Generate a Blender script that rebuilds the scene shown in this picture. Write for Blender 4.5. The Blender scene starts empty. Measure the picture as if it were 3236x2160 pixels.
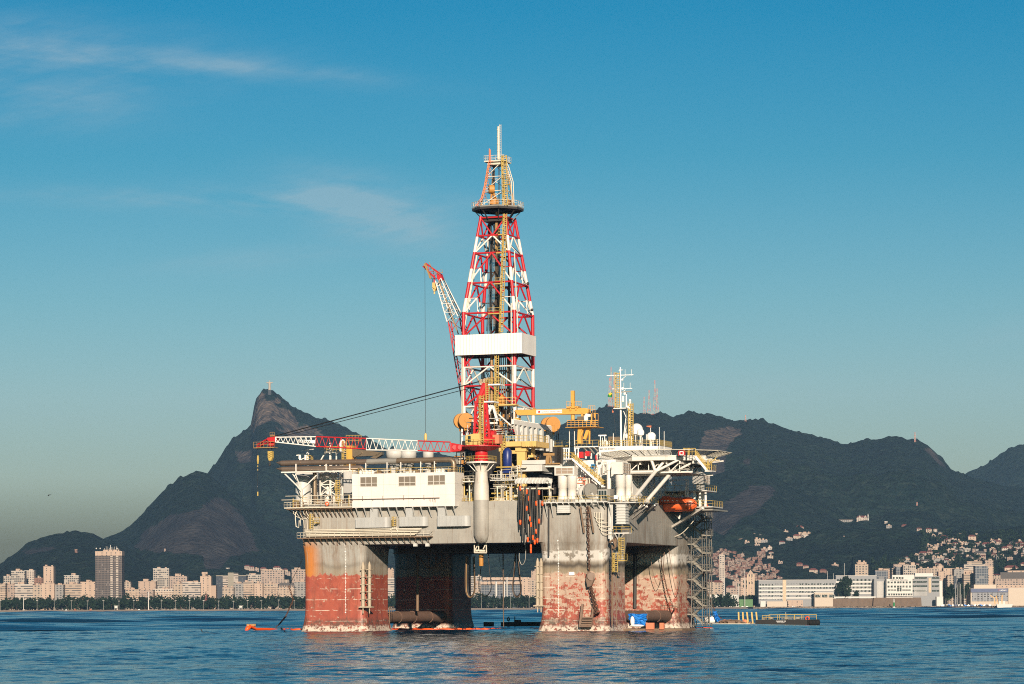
import bpy, math, random
import numpy as np
from mathutils import Vector, Matrix
random.seed(7)
R = math.radians
C = bpy.context.scene.collection
# ---------------------------------------------------------------- camera
CAM_H, FOC, ROLL = 5.3, 6470.0, 0.0044      # metres, focal length in photo units (picture 2349 wide), roll
PCX, PCY = 1174.5, 1391.0                   # where the level line of sight meets the picture
cd = bpy.data.cameras.new('camera'); cam = bpy.data.objects.new('camera', cd); C.objects.link(cam)
cd.sensor_width = 36.0; cd.lens = 36.0*FOC/2349.0; cd.shift_y = (PCY-784.0)/2349.0
cd.clip_start = 1.0; cd.clip_end = 60000.0
cam.matrix_world = Matrix.Translation((0, 0, CAM_H)) @ Matrix.Rotation(R(90), 4, 'X') @ Matrix.Rotation(-ROLL, 4, 'Z')
S = bpy.context.scene; S.camera = cam
# ---------------------------------------------------------------- sky, sun, exposure
SUN_EL, SUN_AZ = 17.0, 6.0                 # elevation; degrees to the right of straight behind the camera
sd = Vector((math.sin(R(SUN_AZ))*math.cos(R(SUN_EL)), -math.cos(R(SUN_AZ))*math.cos(R(SUN_EL)), math.sin(R(SUN_EL))))
w = bpy.data.worlds.new('World'); S.world = w; w.use_nodes = True
nt = w.node_tree; nt.nodes.clear()
sky = nt.nodes.new('ShaderNodeTexSky'); sky.sky_type = 'NISHITA'; sky.sun_disc = False
sky.sun_elevation = R(SUN_EL); sky.sun_rotation = R(180-SUN_AZ)
sky.air_density = 1.15; sky.dust_density = 1.0; sky.ozone_density = 2.0; sky.altitude = 0
tint = nt.nodes.new('ShaderNodeMix'); tint.data_type = 'RGBA'; tint.blend_type = 'MULTIPLY'; tint.inputs[0].default_value = 1.0
nt.links.new(sky.outputs[0], tint.inputs[6])
# cirrus wisps: soft streaks fixed in the sky, given by direction
def wm(op, a, b=None, c=None):
    n = nt.nodes.new('ShaderNodeMath'); n.operation = op
    for i, v in enumerate((a, b, c)):
        if v is None: continue
        if isinstance(v, (int, float)): n.inputs[i].default_value = v
        else: nt.links.new(v, n.inputs[i])
    return n.outputs[0]
tc = nt.nodes.new('ShaderNodeTexCoord'); sx = nt.nodes.new('ShaderNodeSeparateXYZ'); nt.links.new(tc.outputs['Generated'], sx.inputs[0])
dy = wm('MAXIMUM', wm('ABSOLUTE', sx.outputs[1]), 0.02)
uu, vv = wm('DIVIDE', sx.outputs[0], dy), wm('DIVIDE', sx.outputs[2], dy)
rp = nt.nodes.new('ShaderNodeValToRGB')    # the air's own colour by height: grey-brown at the skyline, teal, deep blue
SKYC = [(0.0, (.36, .40, .37)), (.0238, (.42, .46, .45)), (.045, (.77, .91, 1.05)), (.075, (.72, .95, 1.13)), (.109, (.50, .88, 1.06)), (.16, (.19, .74, .97)), (.2127, (.04, .64, .93)), (.4, (.14, .44, .66)), (1.0, (.22, .36, .46))]
while len(rp.color_ramp.elements) < len(SKYC): rp.color_ramp.elements.new(.5)
for e, (p_, c_) in zip(rp.color_ramp.elements, SKYC): e.position = p_; e.color = (*c_, 1)
nt.links.new(wm('MINIMUM', vv, 1.0), rp.inputs[0]); nt.links.new(rp.outputs[0], tint.inputs[7])
def wnoise(su, sv, tilt, detail, off):
    cb = nt.nodes.new('ShaderNodeCombineXYZ')
    nt.links.new(wm('MULTIPLY', uu, su), cb.inputs[0])
    nt.links.new(wm('MULTIPLY', wm('ADD', vv, wm('MULTIPLY', uu, tilt)), sv), cb.inputs[1]); cb.inputs[2].default_value = off
    n = nt.nodes.new('ShaderNodeTexNoise'); n.inputs['Scale'].default_value = 1.0; n.inputs['Detail'].default_value = detail
    n.inputs['Roughness'].default_value = 0.62; nt.links.new(cb.outputs[0], n.inputs[0]); return n.outputs[0]
def wgauss(px, py, ru, rv, tilt, amp):      # soft window about a direction
    u0, v0 = (px-PCX)/FOC, (PCY-py)/FOC
    a = wm('SUBTRACT', uu, u0); b = wm('SUBTRACT', wm('SUBTRACT', vv, v0), wm('MULTIPLY', a, tilt))
    q = wm('ADD', wm('POWER', wm('MULTIPLY', a, FOC/ru), 2.0), wm('POWER', wm('MULTIPLY', b, FOC/rv), 2.0))
    return wm('MULTIPLY', wm('EXPONENT', wm('MULTIPLY', q, -1.0)), amp)
n1, n2 = wnoise(9, 50, .12, 9, 3.1), wnoise(30, 170, -.22, 10, 7.7)
win = None
for g in ((60, 110, 420, 75, -.09, .62), (420, 140, 420, 26, -.09, .55), (850, 478, 160, 62, -.22, 1.7), (560, 455, 420, 28, -.03, 1.0),
          (620, 590, 300, 30, .1, .3), (120, 230, 260, 60, 0, .35), (300, 945, 900, 50, 0, .22), (1500, 890, 900, 40, 0, .16), (2330, 760, 120, 60, .2, .25)):
    o = wgauss(*g); win = o if win is None else wm('ADD', win, o)
cl = wm('MULTIPLY', win, wm('MULTIPLY', wm('MULTIPLY_ADD', n1, 2.6, -.85), wm('MULTIPLY_ADD', n2, 2.0, -.35)))
cl = wm('MINIMUM', wm('MAXIMUM', cl, 0.0), 0.42)
cm = nt.nodes.new('ShaderNodeMix'); cm.data_type = 'RGBA'; nt.links.new(cl, cm.inputs[0])
nt.links.new(tint.outputs[2], cm.inputs[6]); cm.inputs[7].default_value = (5.2, 6.4, 6.9, 1)
bg = nt.nodes.new('ShaderNodeBackground'); bg.inputs[1].default_value = 0.062
nt.links.new(cm.outputs[2], bg.inputs[0])
wo = nt.nodes.new('ShaderNodeOutputWorld'); nt.links.new(bg.outputs[0], wo.inputs[0])
sl = bpy.data.lights.new('sun', 'SUN'); so = bpy.data.objects.new('sun', sl); C.objects.link(so)
sl.energy = 5.0; sl.angle = R(0.5); sl.color = (1.0, 0.835, 0.665)
so.rotation_euler = sd.to_track_quat('Z', 'Y').to_euler(); so.location = sd*400
S.view_settings.view_transform = 'Standard'; S.view_settings.look = 'None'; S.view_settings.exposure = 0.45; S.view_settings.gamma = 1.0
S.cycles.max_bounces = 5; S.cycles.diffuse_bounces = 2; S.cycles.glossy_bounces = 3; S.cycles.transmission_bounces = 3
S.cycles.volume_bounces = 0; S.cycles.transparent_max_bounces = 6; S.cycles.use_denoising = False
S.cycles.caustics_reflective = False; S.cycles.caustics_refractive = False
S.cycles.filter_width = 1.05
# ---------------------------------------------------------------- survey: from picture measurements to metres
def unroll(px, py):
    u, v = px-PCX, PCY-py
    return u+v*ROLL, v-u*ROLL
def P(px, py, Y):                           # world point seen at (px, py) standing Y metres away
    u, v = unroll(px, py); return Vector((u*Y/FOC, Y, CAM_H+v*Y/FOC))
def crop(x0, y0, x1, W):                    # measuring frame of an enlarged piece of the photo
    s = (x1-x0)/W/1.3776
    return lambda x, y: (x0/1.3776+s*x, y0/1.3776+s*y)
r1 = crop(760, 1340, 1560, 1845); r2 = crop(1440, 1340, 2340, 2075); r3 = crop(1400, 380, 1760, 830); r4 = crop(1300, 1000, 1800, 1633)
r5 = crop(1740, 1140, 2300, 1689); rL = crop(0, 1640, 960, 2349); rM = crop(2200, 1600, 2720, 2265); rR = crop(2700, 1600, 3236, 2335)
rA = crop(0, 1150, 1200, 2349); rB = crop(1740, 1150, 3236, 2349); q3 = crop(880, 1340, 1300, 2195); q4 = crop(1480, 1180, 1800, 1568)
q5 = crop(1320, 800, 1500, 1008); p1 = crop(1740, 1480, 1960, 2156); p2 = crop(1940, 1480, 2280, 1666); p3 = crop(1600, 1280, 1960, 2349)
p4 = crop(2160, 1580, 2300, 535); p5 = crop(1950, 1180, 2320, 2231); w1 = crop(2120, 1860, 2620, 2349); w2 = crop(760, 1880, 1260, 2349)
rG = crop(1480, 1680, 1760, 1372)
# rig frame: x along its front, y away from the camera, z up; turned 20 degrees, front left corner at RX, RY
RX, RY, RA = -45.9, 620.0, R(-20)
cA, sA = math.cos(RA), math.sin(RA)
def L2W(x, y, z): return Vector((RX+x*cA-y*sA, RY+x*sA+y*cA, z))
def V(r, x, y, d):                          # rig point on the plane y = d
    u, v = unroll(*r(x, y)); k = u/FOC
    # RX + x cA - d sA = k (RY + x sA + d cA)
    X = (k*(RY+d*cA)-RX+d*sA)/(cA-k*sA); Y = RY+X*sA+d*cA
    return Vector((X, d, CAM_H+v*Y/FOC))
def G(r, x, y, X):                          # rig point on the plane x = X
    u, v = unroll(*r(x, y)); k = u/FOC
    d = (k*(RY+X*sA)-RX-X*cA)/(-sA-k*cA); Y = RY+X*sA+d*cA
    return Vector((X, d, CAM_H+v*Y/FOC))
def Z(r, x, y, X, d):                       # height of a picture row over a rig point
    Y = RY+X*sA+d*cA; u, v = unroll(*r(x, y)); return CAM_H+v*Y/FOC
# ---------------------------------------------------------------- objects
ORG = {}
def tag(o, label=None, cat=None, group=None, kind=None):
    for k, v in (('label', label), ('category', cat), ('group', group), ('kind', kind)):
        if v: o[k] = v
    return o
def thing(name, label, cat, base=(0, 0, 0), rig=True, group=None):
    o = bpy.data.objects.new(name, None); C.objects.link(o); b = Vector(base)
    o.empty_display_size = 1.0
    o.location = L2W(*b) if rig else b
    if rig: o.rotation_euler = (0, 0, RA)
    ORG[o.name] = b
    return tag(o, label, cat, group)
class MB:
    def __init__(s): s.v = []; s.f = []; s.sm = []
    def add(s, vs, fs, smooth=False):
        n = len(s.v); s.v.extend([tuple(p) for p in vs]); s.f.extend([tuple(i+n for i in f) for f in fs]); s.sm.extend([smooth]*len(fs)); return s
    def box(s, a, b):
        x0, y0, z0 = (min(a[i], b[i]) for i in range(3)); x1, y1, z1 = (max(a[i], b[i]) for i in range(3))
        return s.add([(x0,y0,z0),(x1,y0,z0),(x1,y1,z0),(x0,y1,z0),(x0,y0,z1),(x1,y0,z1),(x1,y1,z1),(x0,y1,z1)],
                     [(3,2,1,0),(4,5,6,7),(0,1,5,4),(1,2,6,5),(2,3,7,6),(3,0,4,7)])
    def bar(s, p, q, w, h=None):
        p, q = Vector(p), Vector(q); h = h or w; d = q-p
        if d.length < 1e-6: return s
        d.normalize(); up = Vector((0, 0, 1)) if abs(d.z) < .95 else Vector((0, 1, 0))
        a = d.cross(up).normalized()*(w/2); b = a.cross(d).normalized()*(h/2)
        vs = [p-a-b, p+a-b, p+a+b, p-a+b, q-a-b, q+a-b, q+a+b, q-a+b]
        return s.add(vs, [(0,1,2,3),(7,6,5,4),(4,5,1,0),(5,6,2,1),(6,7,3,2),(7,4,0,3)])
    def tube(s, p, q, r, r2=None, n=8, cap=True):
        p, q = Vector(p), Vector(q); d = (q-p)
        if d.length < 1e-6: return s
        d.normalize(); r2 = r if r2 is None else r2
        a = d.orthogonal().normalized(); b = d.cross(a)
        vs = []
        for c, rr in ((p, r), (q, r2)):
            for i in range(n):
                t = 2*math.pi*i/n; vs.append(c+(a*math.cos(t)+b*math.sin(t))*rr)
        s.add(vs, [(i, (i+1) % n, n+(i+1) % n, n+i) for i in range(n)], True)
        if cap: s.add(vs, [tuple(range(n))[::-1], tuple(range(n, 2*n))])
        return s
    def pipe(s, pts, r, n=8, cap=True):
        pts = [Vector(p) for p in pts]; ref = None; vs = []; m = len(pts)
        for k, p in enumerate(pts):
            t = ((pts[min(k+1, m-1)]-p).normalized()+(p-pts[max(k-1, 0)]).normalized())
            t = t.normalized() if t.length > 1e-6 else Vector((0, 0, 1))
            a = (t.orthogonal() if ref is None else ref-t*ref.dot(t)).normalized(); ref = a; b = t.cross(a)
            rr = r[k] if isinstance(r, (list, tuple)) else r
            for i in range(n):
                u = 2*math.pi*i/n; vs.append(p+(a*math.cos(u)+b*math.sin(u))*rr)
        fs = [(k*n+i, k*n+(i+1) % n, (k+1)*n+(i+1) % n, (k+1)*n+i) for k in range(m-1) for i in range(n)]
        s.add(vs, fs, True)
        if cap: s.add(vs[:n], [tuple(range(n))[::-1]]); s.add(vs[-n:], [tuple(range(n))])
        return s
    def lathe(s, prof, c=(0, 0), n=24, z0=0, smooth=True):
        vs = []
        for r, z in prof:
            for i in range(n):
                t = 2*math.pi*i/n; vs.append((c[0]+r*math.cos(t), c[1]+r*math.sin(t), z+z0))
        s.add(vs, [(k*n+i, k*n+(i+1) % n, (k+1)*n+(i+1) % n, (k+1)*n+i) for k in range(len(prof)-1) for i in range(n)], smooth)
        if prof[0][0] > .01: s.add(vs[:n], [tuple(range(n))[::-1]])
        if prof[-1][0] > .01: s.add(vs[-n:], [tuple(range(n))])
        return s
    def prism(s, poly, d):                  # 3d polygon swept along vector d
        poly = [Vector(p) for p in poly]; d = Vector(d); n = len(poly)
        nrm = Vector((0, 0, 0))
        for i in range(n): nrm += (poly[i]-poly[0]).cross(poly[(i+1) % n]-poly[0])
        if nrm.dot(d) > 0: poly.reverse()
        vs = poly+[p+d for p in poly]
        return s.add(vs, [tuple(range(n)), tuple(range(2*n-1, n-1, -1))]+[((i+1) % n, i, n+i, n+(i+1) % n) for i in range(n)])
    def ball(s, c, rx, ry=None, rz=None, n=14, m=8, lo=-1.0):
        ry = ry or rx; rz = rz or rx; vs = []
        for k in range(m+1):
            ph = math.asin(lo)+(math.pi/2-math.asin(lo))*k/m
            for i in range(n):
                t = 2*math.pi*i/n; vs.append((c[0]+rx*math.cos(ph)*math.cos(t), c[1]+ry*math.cos(ph)*math.sin(t), c[2]+rz*math.sin(ph)))
        return s.add(vs, [(k*n+i, k*n+(i+1) % n, (k+1)*n+(i+1) % n, (k+1)*n+i) for k in range(m) for i in range(n)], True)
    def rail(s, pts, h=1.1, step=1.5, r=.05, mids=(.5,)):
        pts = [Vector(p) for p in pts]; up = Vector((0, 0, h))
        for a, b in zip(pts[:-1], pts[1:]):
            k = max(1, round((b-a).length/step))
            for i in range(k+1): q = a.lerp(b, i/k); s.bar(q, q+up, r*1.2)
            s.bar(a+up, b+up, r*1.5); [s.bar(a+up*m, b+up*m, r*1.1) for m in mids]
        return s
    def ladder(s, p, q, w=.6, r=.06, step=.6, cage=0, side=(1, 0, 0), out=(0, -1, 0)):
        p, q = Vector(p), Vector(q); sd_ = Vector(side).normalized()*w/2; o = Vector(out)
        s.bar(p-sd_, q-sd_, r*2); s.bar(p+sd_, q+sd_, r*2)
        k = max(1, int((q-p).length/step))
        for i in range(k): c = p.lerp(q, (i+.5)/k); s.bar(c-sd_, c+sd_, r*1.2)
        if cage:
            for sx_ in (-1, 0, 1): s.bar(p+sd_*1.3*sx_+o*cage*(1.0 if sx_ == 0 else .6), q+sd_*1.3*sx_+o*cage*(1.0 if sx_ == 0 else .6), r*1.3)
            for i in range(0, k, 2):
                c = p.lerp(q, (i+.5)/k); a = [c-sd_*1.3, c-sd_*1.3+o*cage*.6, c+o*cage, c+sd_*1.3+o*cage*.6, c+sd_*1.3]
                [s.bar(a[j], a[j+1], r*1.2) for j in range(4)]
        return s
    def lattice(s, p, q, u, v, n, r, w0=1, w1=1, rd=None):   # four-chord truss, half sizes are vectors u and v
        p, q, u, v = Vector(p), Vector(q), Vector(u), Vector(v); rd = rd or r*.55
        c = lambda t, i: p.lerp(q, t)+(u*(1 if i in (0, 3) else -1)+v*(1 if i in (0, 1) else -1))*(w0+(w1-w0)*t)
        for i in range(4):
            s.tube(c(0, i), c(1, i), r, n=5)
            for k in range(n):
                j = (i+1) % 4
                s.tube(c(k/n, i if k % 2 else j), c((k+1)/n, j if k % 2 else i), rd, n=4, cap=False)
        return s
    def build(s, name, mat, parent=None, smooth=None, rig=True, base=None, label=None):
        me = bpy.data.meshes.new(name); o = bpy.data.objects.new(name, me); C.objects.link(o)
        b = ORG[parent.name] if parent is not None else Vector(base if base is not None else (0, 0, 0))
        vs = np.array(s.v, dtype=np.float64)-np.array(b)
        me.from_pydata(vs.tolist(), [], s.f)
        if smooth is None: me.polygons.foreach_set('use_smooth', s.sm)
        elif smooth: me.polygons.foreach_set('use_smooth', [True]*len(s.f))
        me.validate(); me.update()
        me.materials.append(MT[mat] if isinstance(mat, str) else mat)
        ORG[o.name] = b
        if parent is not None: o.parent = parent
        else:
            o.location = L2W(*b) if rig else b
            if rig: o.rotation_euler = (0, 0, RA)
        if label: o['label'] = label
        return o
def copy_tree(o, parent=None):
    c = o.copy(); C.objects.link(c); c.parent = parent; ORG[c.name] = ORG[o.name]
    for ch in [x for x in list(C.objects) if x.parent == o]: copy_tree(ch, c)
    return c
def lettering(text, name, mat, parent, a, right, up, height, width=None, bold=0.0, rig=True):
    """flat letters starting at a, running along right"""
    cu = bpy.data.curves.new('letters', 'FONT'); cu.body = text; cu.size = 1.0; cu.extrude = .015; cu.offset = bold; cu.resolution_u = 2
    tmp = bpy.data.objects.new('letters', cu); C.objects.link(tmp)
    dg = bpy.context.evaluated_depsgraph_get(); me = bpy.data.meshes.new_from_object(tmp.evaluated_get(dg))
    bpy.data.objects.remove(tmp); bpy.data.curves.remove(cu)
    co = np.array([v.co[:] for v in me.vertices]); mn, mx = co.min(0), co.max(0)
    right, up = Vector(right).normalized(), Vector(up).normalized(); nr = right.cross(up)
    ky = height/(mx[1]-mn[1]); kx = width/(mx[0]-mn[0]) if width else ky
    b = ORG[parent.name]
    for v in me.vertices:
        v.co = Vector(a)-b+right*((v.co.x-mn[0])*kx)+up*((v.co.y-mn[1])*ky)+nr*(v.co.z*ky+.02)
    o = bpy.data.objects.new(name, me); C.objects.link(o); me.materials.clear(); me.materials.append(MT[mat]); ORG[o.name] = b
    o.parent = parent; return o
# ---------------------------------------------------------------- materials
MT = {}
class NT:
    def __init__(s, name):
        s.m = bpy.data.materials.new(name); s.m.use_nodes = True; s.t = s.m.node_tree; s.b = s.t.nodes['Principled BSDF']; MT[name] = s.m
        s.tc = s.t.nodes.new('ShaderNodeTexCoord'); s.obj = s.tc.outputs['Object']
    def n(s, kind, ins=(), **kw):
        nd = s.t.nodes.new(kind)
        for k, v in kw.items(): setattr(nd, k, v)
        for k, v in (ins.items() if isinstance(ins, dict) else enumerate(ins)):
            if v is None: continue
            if hasattr(v, 'links') or isinstance(v, bpy.types.NodeSocket): s.t.links.new(v, nd.inputs[k])
            else:
                if isinstance(v, (tuple, list)) and len(v) == 3 and nd.inputs[k].type == 'RGBA': v = (*v, 1)
                nd.inputs[k].default_value = v
        return nd
    def ma(s, op, a, b=None, c=None): return s.n('ShaderNodeMath', (a, b, c), operation=op).outputs[0]
    def noise(s, scale=1, stretch=(1, 1, 1), detail=4, rough=.6, vec=None, off=0):
        mp = s.n('ShaderNodeMapping', {0: vec or s.obj, 'Scale': tuple(x*scale for x in stretch), 'Location': (off, off*.7, off*1.3)})
        return s.n('ShaderNodeTexNoise', {0: mp.outputs[0], 'Scale': 1.0, 'Detail': detail, 'Roughness': rough}).outputs[0]
    def step(s, v, lo, hi): return s.n('ShaderNodeMapRange', {0: v, 1: lo, 2: hi, 3: 0.0, 4: 1.0}, clamp=True).outputs[0]
    def mix(s, f, a, b, mode='MIX'): return s.n('ShaderNodeMix', {0: f, 6: a, 7: b}, data_type='RGBA', blend_type=mode).outputs[2]
    def xyz(s, vec=None): return s.n('ShaderNodeSeparateXYZ', (vec or s.obj,)).outputs
    def out(s, col=None, rough=.5, metal=0.0, bump=None, bs=.3, bd=.1, spec=None):
        if col is not None:
            if isinstance(col, tuple): s.b.inputs['Base Color'].default_value = (*col[:3], 1)
            else: s.t.links.new(col, s.b.inputs['Base Color'])
        s.b.inputs['Roughness'].default_value = rough; s.b.inputs['Metallic'].default_value = metal
        if spec is not None: s.b.inputs['Specular IOR Level'].default_value = spec
        if bump is not None:
            bn = s.n('ShaderNodeBump', {'Strength': bs, 'Distance': bd, 'Height': bump}); s.t.links.new(bn.outputs[0], s.b.inputs['Normal'])
        return s.m
def paint(name, col, rough=.5, rust=.25, dirt=.35, metal=0.0, rcol=(.16, .065, .025), sc=1.0):
    """weathered paint: dull blotches, vertical rust runs"""
    t = NT(name); a = t.noise(.5*sc, (1, 1, .6), 5); c = t.mix(t.ma('MULTIPLY', t.step(a, .4, .75), dirt), col, tuple(x*.55 for x in col))
    c = t.mix(t.ma('MULTIPLY', t.step(t.noise(3*sc, detail=3, off=4), .45, .7), dirt*.5), c, tuple(x*.7 for x in col))
    if rust:
        b = t.ma('MULTIPLY', t.step(t.noise(1.0*sc, (1.4, 1.4, .12), 6, off=9), .58, .74), t.step(t.noise(.35*sc, detail=3, off=2), .42, .62))
        c = t.mix(t.ma('MULTIPLY', b, rust), c, rcol)
        s = t.step(t.noise(2.4*sc, detail=6, rough=.7, off=21), .66, .72)
        c = t.mix(t.ma('MULTIPLY', s, rust), c, rcol)
    return t.out(c, rough, metal)
paint('white_paint', (.72, .68, .61), .5, .5, .28); paint('pedestal_white', (.62, .56, .48), .5, 1.0, .5); paint('clean_white', (.78, .75, .69), .45, .35, .25)
paint('grey_paint', (.42, .42, .40), .5, .5, .35); paint('light_grey', (.56, .55, .51), .5, .4, .3)
paint('red_paint', (.52, .018, .022), .45, .15, .3, rcol=(.1, .03, .02)); paint('rail_yellow', (.50, .35, .09), .5, .3, .3)
paint('cream_yellow', (.66, .44, .15), .5, .3, .2); paint('crane_yellow', (.68, .35, .07), .45, .2, .25)
paint('drum_orange', (.50, .23, .05), .5, .3, .3); paint('orange_hull', (.80, .13, .03), .38, .08, .22, rcol=(.3, .05, .02))
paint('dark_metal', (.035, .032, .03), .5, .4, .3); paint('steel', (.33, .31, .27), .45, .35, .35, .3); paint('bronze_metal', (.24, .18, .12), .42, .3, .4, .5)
paint('rusty_steel', (.20, .13, .09), .55, .7, .5); paint('burnt_pipe', (.27, .20, .15), .36, .6, .5, .55); paint('rack_tan', (.44, .36, .26), .6, .9, .5, rcol=(.13, .05, .02)); paint('rail_white', (.66, .60, .48), .5, .45, .3); paint('louvre', (.34, .25, .18), .6, .2, .3)
paint('tan_post', (.36, .21, .08), .5, .4, .3); paint('blue_paint', (.012, .03, .16), .4, .1, .3); paint('door_blue', (.02, .17, .36), .4, 0, .1)
paint('tarp_blue', (.015, .20, .62), .5, 0, .25); paint('black_hose', (.012, .012, .012), .45, 0, .2); paint('brown_hose', (.10, .06, .035), .5, .2, .3)
paint('float_orange', (.85, .10, .01), .5, 0, .15); paint('chain_rust', (.10, .045, .025), .75, .4, .4); paint('text_black', (.03, .03, .035), .6, 0, 0)
paint('text_red', (.45, .03, .03), .6, 0, 0); paint('text_white', (.75, .74, .72), .6, 0, 0); paint('scaffold', (.17, .16, .14), .5, .3, .4, .2); paint('scaffold_pale', (.27, .25, .21), .55, .3, .4, .1)
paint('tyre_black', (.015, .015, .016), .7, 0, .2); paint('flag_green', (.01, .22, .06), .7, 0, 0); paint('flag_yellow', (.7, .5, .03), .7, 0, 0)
paint('salmon', (.62, .20, .10), .6, .1, .2); paint('fibre_white', (.82, .80, .75), .4, .04, .06); paint('brown_dirty', (.20, .13, .08), .7, .5, .5)
t = NT('glass_dark'); t.out((.02, .035, .035), .12)
# ================================================================ materials of the setting and the hull
def hull_material():
    t = NT('hull_paint'); x, y, z = t.xyz()
    M, W = t.ma, t.mix
    big = t.noise(.22, detail=4); fine = t.noise(1.3, detail=6, rough=.65, off=3)
    wob = M('MULTIPLY_ADD', t.noise(.35, (1, 1, .3), 4, off=11), 1.6, -.8)
    zz = M('ADD', z, wob)
    right = t.step(x, 30, 45)
    g = W(t.step(big, .35, .7), (.315, .30, .265), (.375, .355, .31)); g = W(M('MULTIPLY', t.step(fine, .5, .75), .35), g, (.23, .215, .19))
    # welded plate lines
    for v, p in ((z, 2.4), (M('ADD', x, y), 3.6)):
        f = M('FRACT', M('DIVIDE', v, p)); g = W(M('MULTIPLY', t.step(f, .975, .99), .35), g, (.20, .19, .17))
    run = t.step(t.noise(.8, (1.5, 1.5, .035), 7, .75, off=31), .46, .68); low = t.step(z, 27, 13)
    g = W(M('MULTIPLY', run, M('MULTIPLY', M('MULTIPLY_ADD', low, .48, .36), M('MULTIPLY_ADD', M('MAXIMUM', t.step(x, 19, 13), t.step(x, 52, 57)), .75, .3))), g, (.185, .105, .055)); dk = M('MULTIPLY', t.step(t.noise(2.2, (1.3, 1.3, .05), 6, .7, off=35), .57, .66), t.step(t.noise(.25, detail=3, off=36), .42, .6)); g = W(M('MULTIPLY', dk, .9), g, (.12, .05, .02))
    # soot blotch and bare primer above the boot topping
    soot = M('MULTIPLY', t.step(t.noise(.3, (1, 1, .35), 7, .7, off=17), .44, .62), M('MULTIPLY', t.step(zz, 24.5, 18.5), right)); g = W(M('MULTIPLY', soot, .7), g, (.13, .10, .07))
    prim = M('MULTIPLY', M('MULTIPLY', M('MULTIPLY', t.step(zz, 17.3, 17.0), t.step(zz, 14.6, 15.2)), t.step(t.noise(.9, detail=7, off=5), .40, .46)), right); g = W(M('MULTIPLY', prim, .85), g, (.58, .55, .50))
    tanz = M('MULTIPLY', M('MULTIPLY', t.step(zz, 15.6, 13.2), M('MULTIPLY_ADD', right, .2, .6)), M('MULTIPLY_ADD', fine, .8, .35)); g = W(tanz, g, (.25, .185, .105))
    zl = M('SUBTRACT', zz, M('MULTIPLY_ADD', t.noise(.16, (1, 1, 0), 2, off=8), 5.0, 11.9))
    line = M('MULTIPLY', M('EXPONENT', M('MULTIPLY', M('POWER', M('DIVIDE', zl, .55), 2.0), -1.0)), M('MULTIPLY_ADD', right, .55, .3)); g = W(line, g, (.05, .04, .03))
    org = M('MULTIPLY', t.step(x, 4.6, 2.0), M('MULTIPLY', t.step(y, 20, 14), t.step(z, 20.5, 18.0)))
    org = M('MULTIPLY', org, t.step(t.noise(.9, (1.3, 1.3, .05), 5, off=41), .26, .46)); g = W(M('MULTIPLY', org, .95), g, (.50, .165, .022))
    # boot topping
    rd = W(t.step(t.noise(.5, (1, 1, .5), 5, off=13), .35, .7), (.40, .095, .055), (.26, .052, .033))
    rd = W(M('MULTIPLY', t.step(t.noise(.42, (1, 1, .4), 4, .65, off=77), .54, .66), .6), rd, (.12, .028, .02))
    f1 = M('ADD', M('MULTIPLY', t.noise(.40, (1, 1, 2.0), 8, .72, off=23), .60), M('MULTIPLY', t.noise(2.3, (1, 1, .5), 6, .72, off=87), .40)); th = M('MULTIPLY_ADD', right, -.08, .575)
    grad = M('MULTIPLY_ADD', t.step(z, 2, 12), .085, -.03); pale = t.step(M('SUBTRACT', f1, M('SUBTRACT', th, M('MULTIPLY', grad, right))), -.01, .02)
    rd = W(M('MULTIPLY', pale, .92), rd, W(fine, (.56, .43, .33), (.33, .23, .16)))
    blot = M('MULTIPLY', t.step(t.noise(1.3, (1, 1, .3), 7, .75, off=97), .58, .64), .55); rd = W(blot, rd, (.14, .06, .04))
    for p, wd in ((2.35, .93),):
        f = M('FRACT', M('DIVIDE', M('ADD', z, M('MULTIPLY', wob, .12)), p)); ln = M('MULTIPLY', t.step(f, wd, wd+.03), t.step(t.noise(.5, (1, 1, 4), 5, off=51), .48, .55)); rd = W(ln, rd, (.60, .50, .40))
    rv = t.step(t.noise(1.1, (1.2, 1.2, .06), 5, off=61), .55, .72); rd = W(M('MULTIPLY', rv, .4), rd, (.13, .05, .03))
    weed = M('MULTIPLY', t.step(zz, 3.2, 2.3), t.step(fine, .36, .6)); rd = W(M('MULTIPLY', weed, .8), rd, (.06, .055, .04))
    crust = M('MULTIPLY', t.step(M('ADD', z, M('MULTIPLY', fine, 2.2)), 2.6, 2.0), t.step(t.noise(1.6, detail=6, off=7), .42, .5)); rd = W(crust, rd, (.56, .47, .38))
    mk = t.step(M('ADD', z, M('MULTIPLY', M('SUBTRACT', t.noise(1.1, (1, 1, .4), 5, off=71), .5), 3.0)), 12.6, 12.3)
    c = W(mk, g, rd)
    t.out(c, .55, 0, t.noise(.5, detail=3), .12, .15)
hull_material()
def water_material():
    t = NT('sea_water'); geo = t.n('ShaderNodeNewGeometry').outputs['Position']
    patch = t.noise(.004, (.35, 1.6, 1), 4, .55, geo); patch = t.step(patch, .40, .62)
    b1 = t.noise(1.5, (.6, 1.0, 1), 3, .6, geo); b2 = t.noise(.4, (.5, 1.0, 1), 3, .55, geo, 5)
    hgt = t.ma('ADD', t.ma('MULTIPLY', b1, .10), t.ma('MULTIPLY', b2, .22))
    bn = t.n('ShaderNodeBump', {'Strength': t.ma('MULTIPLY_ADD', patch, .45, .55), 'Distance': 1.0, 'Height': hgt})
    t.t.links.new(bn.outputs[0], t.b.inputs['Normal'])
    t.out(t.mix(patch, (.004, .034, .066), (.002, .018, .042)), .08); t.b.inputs['IOR'].default_value = 1.333
water_material()
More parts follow.
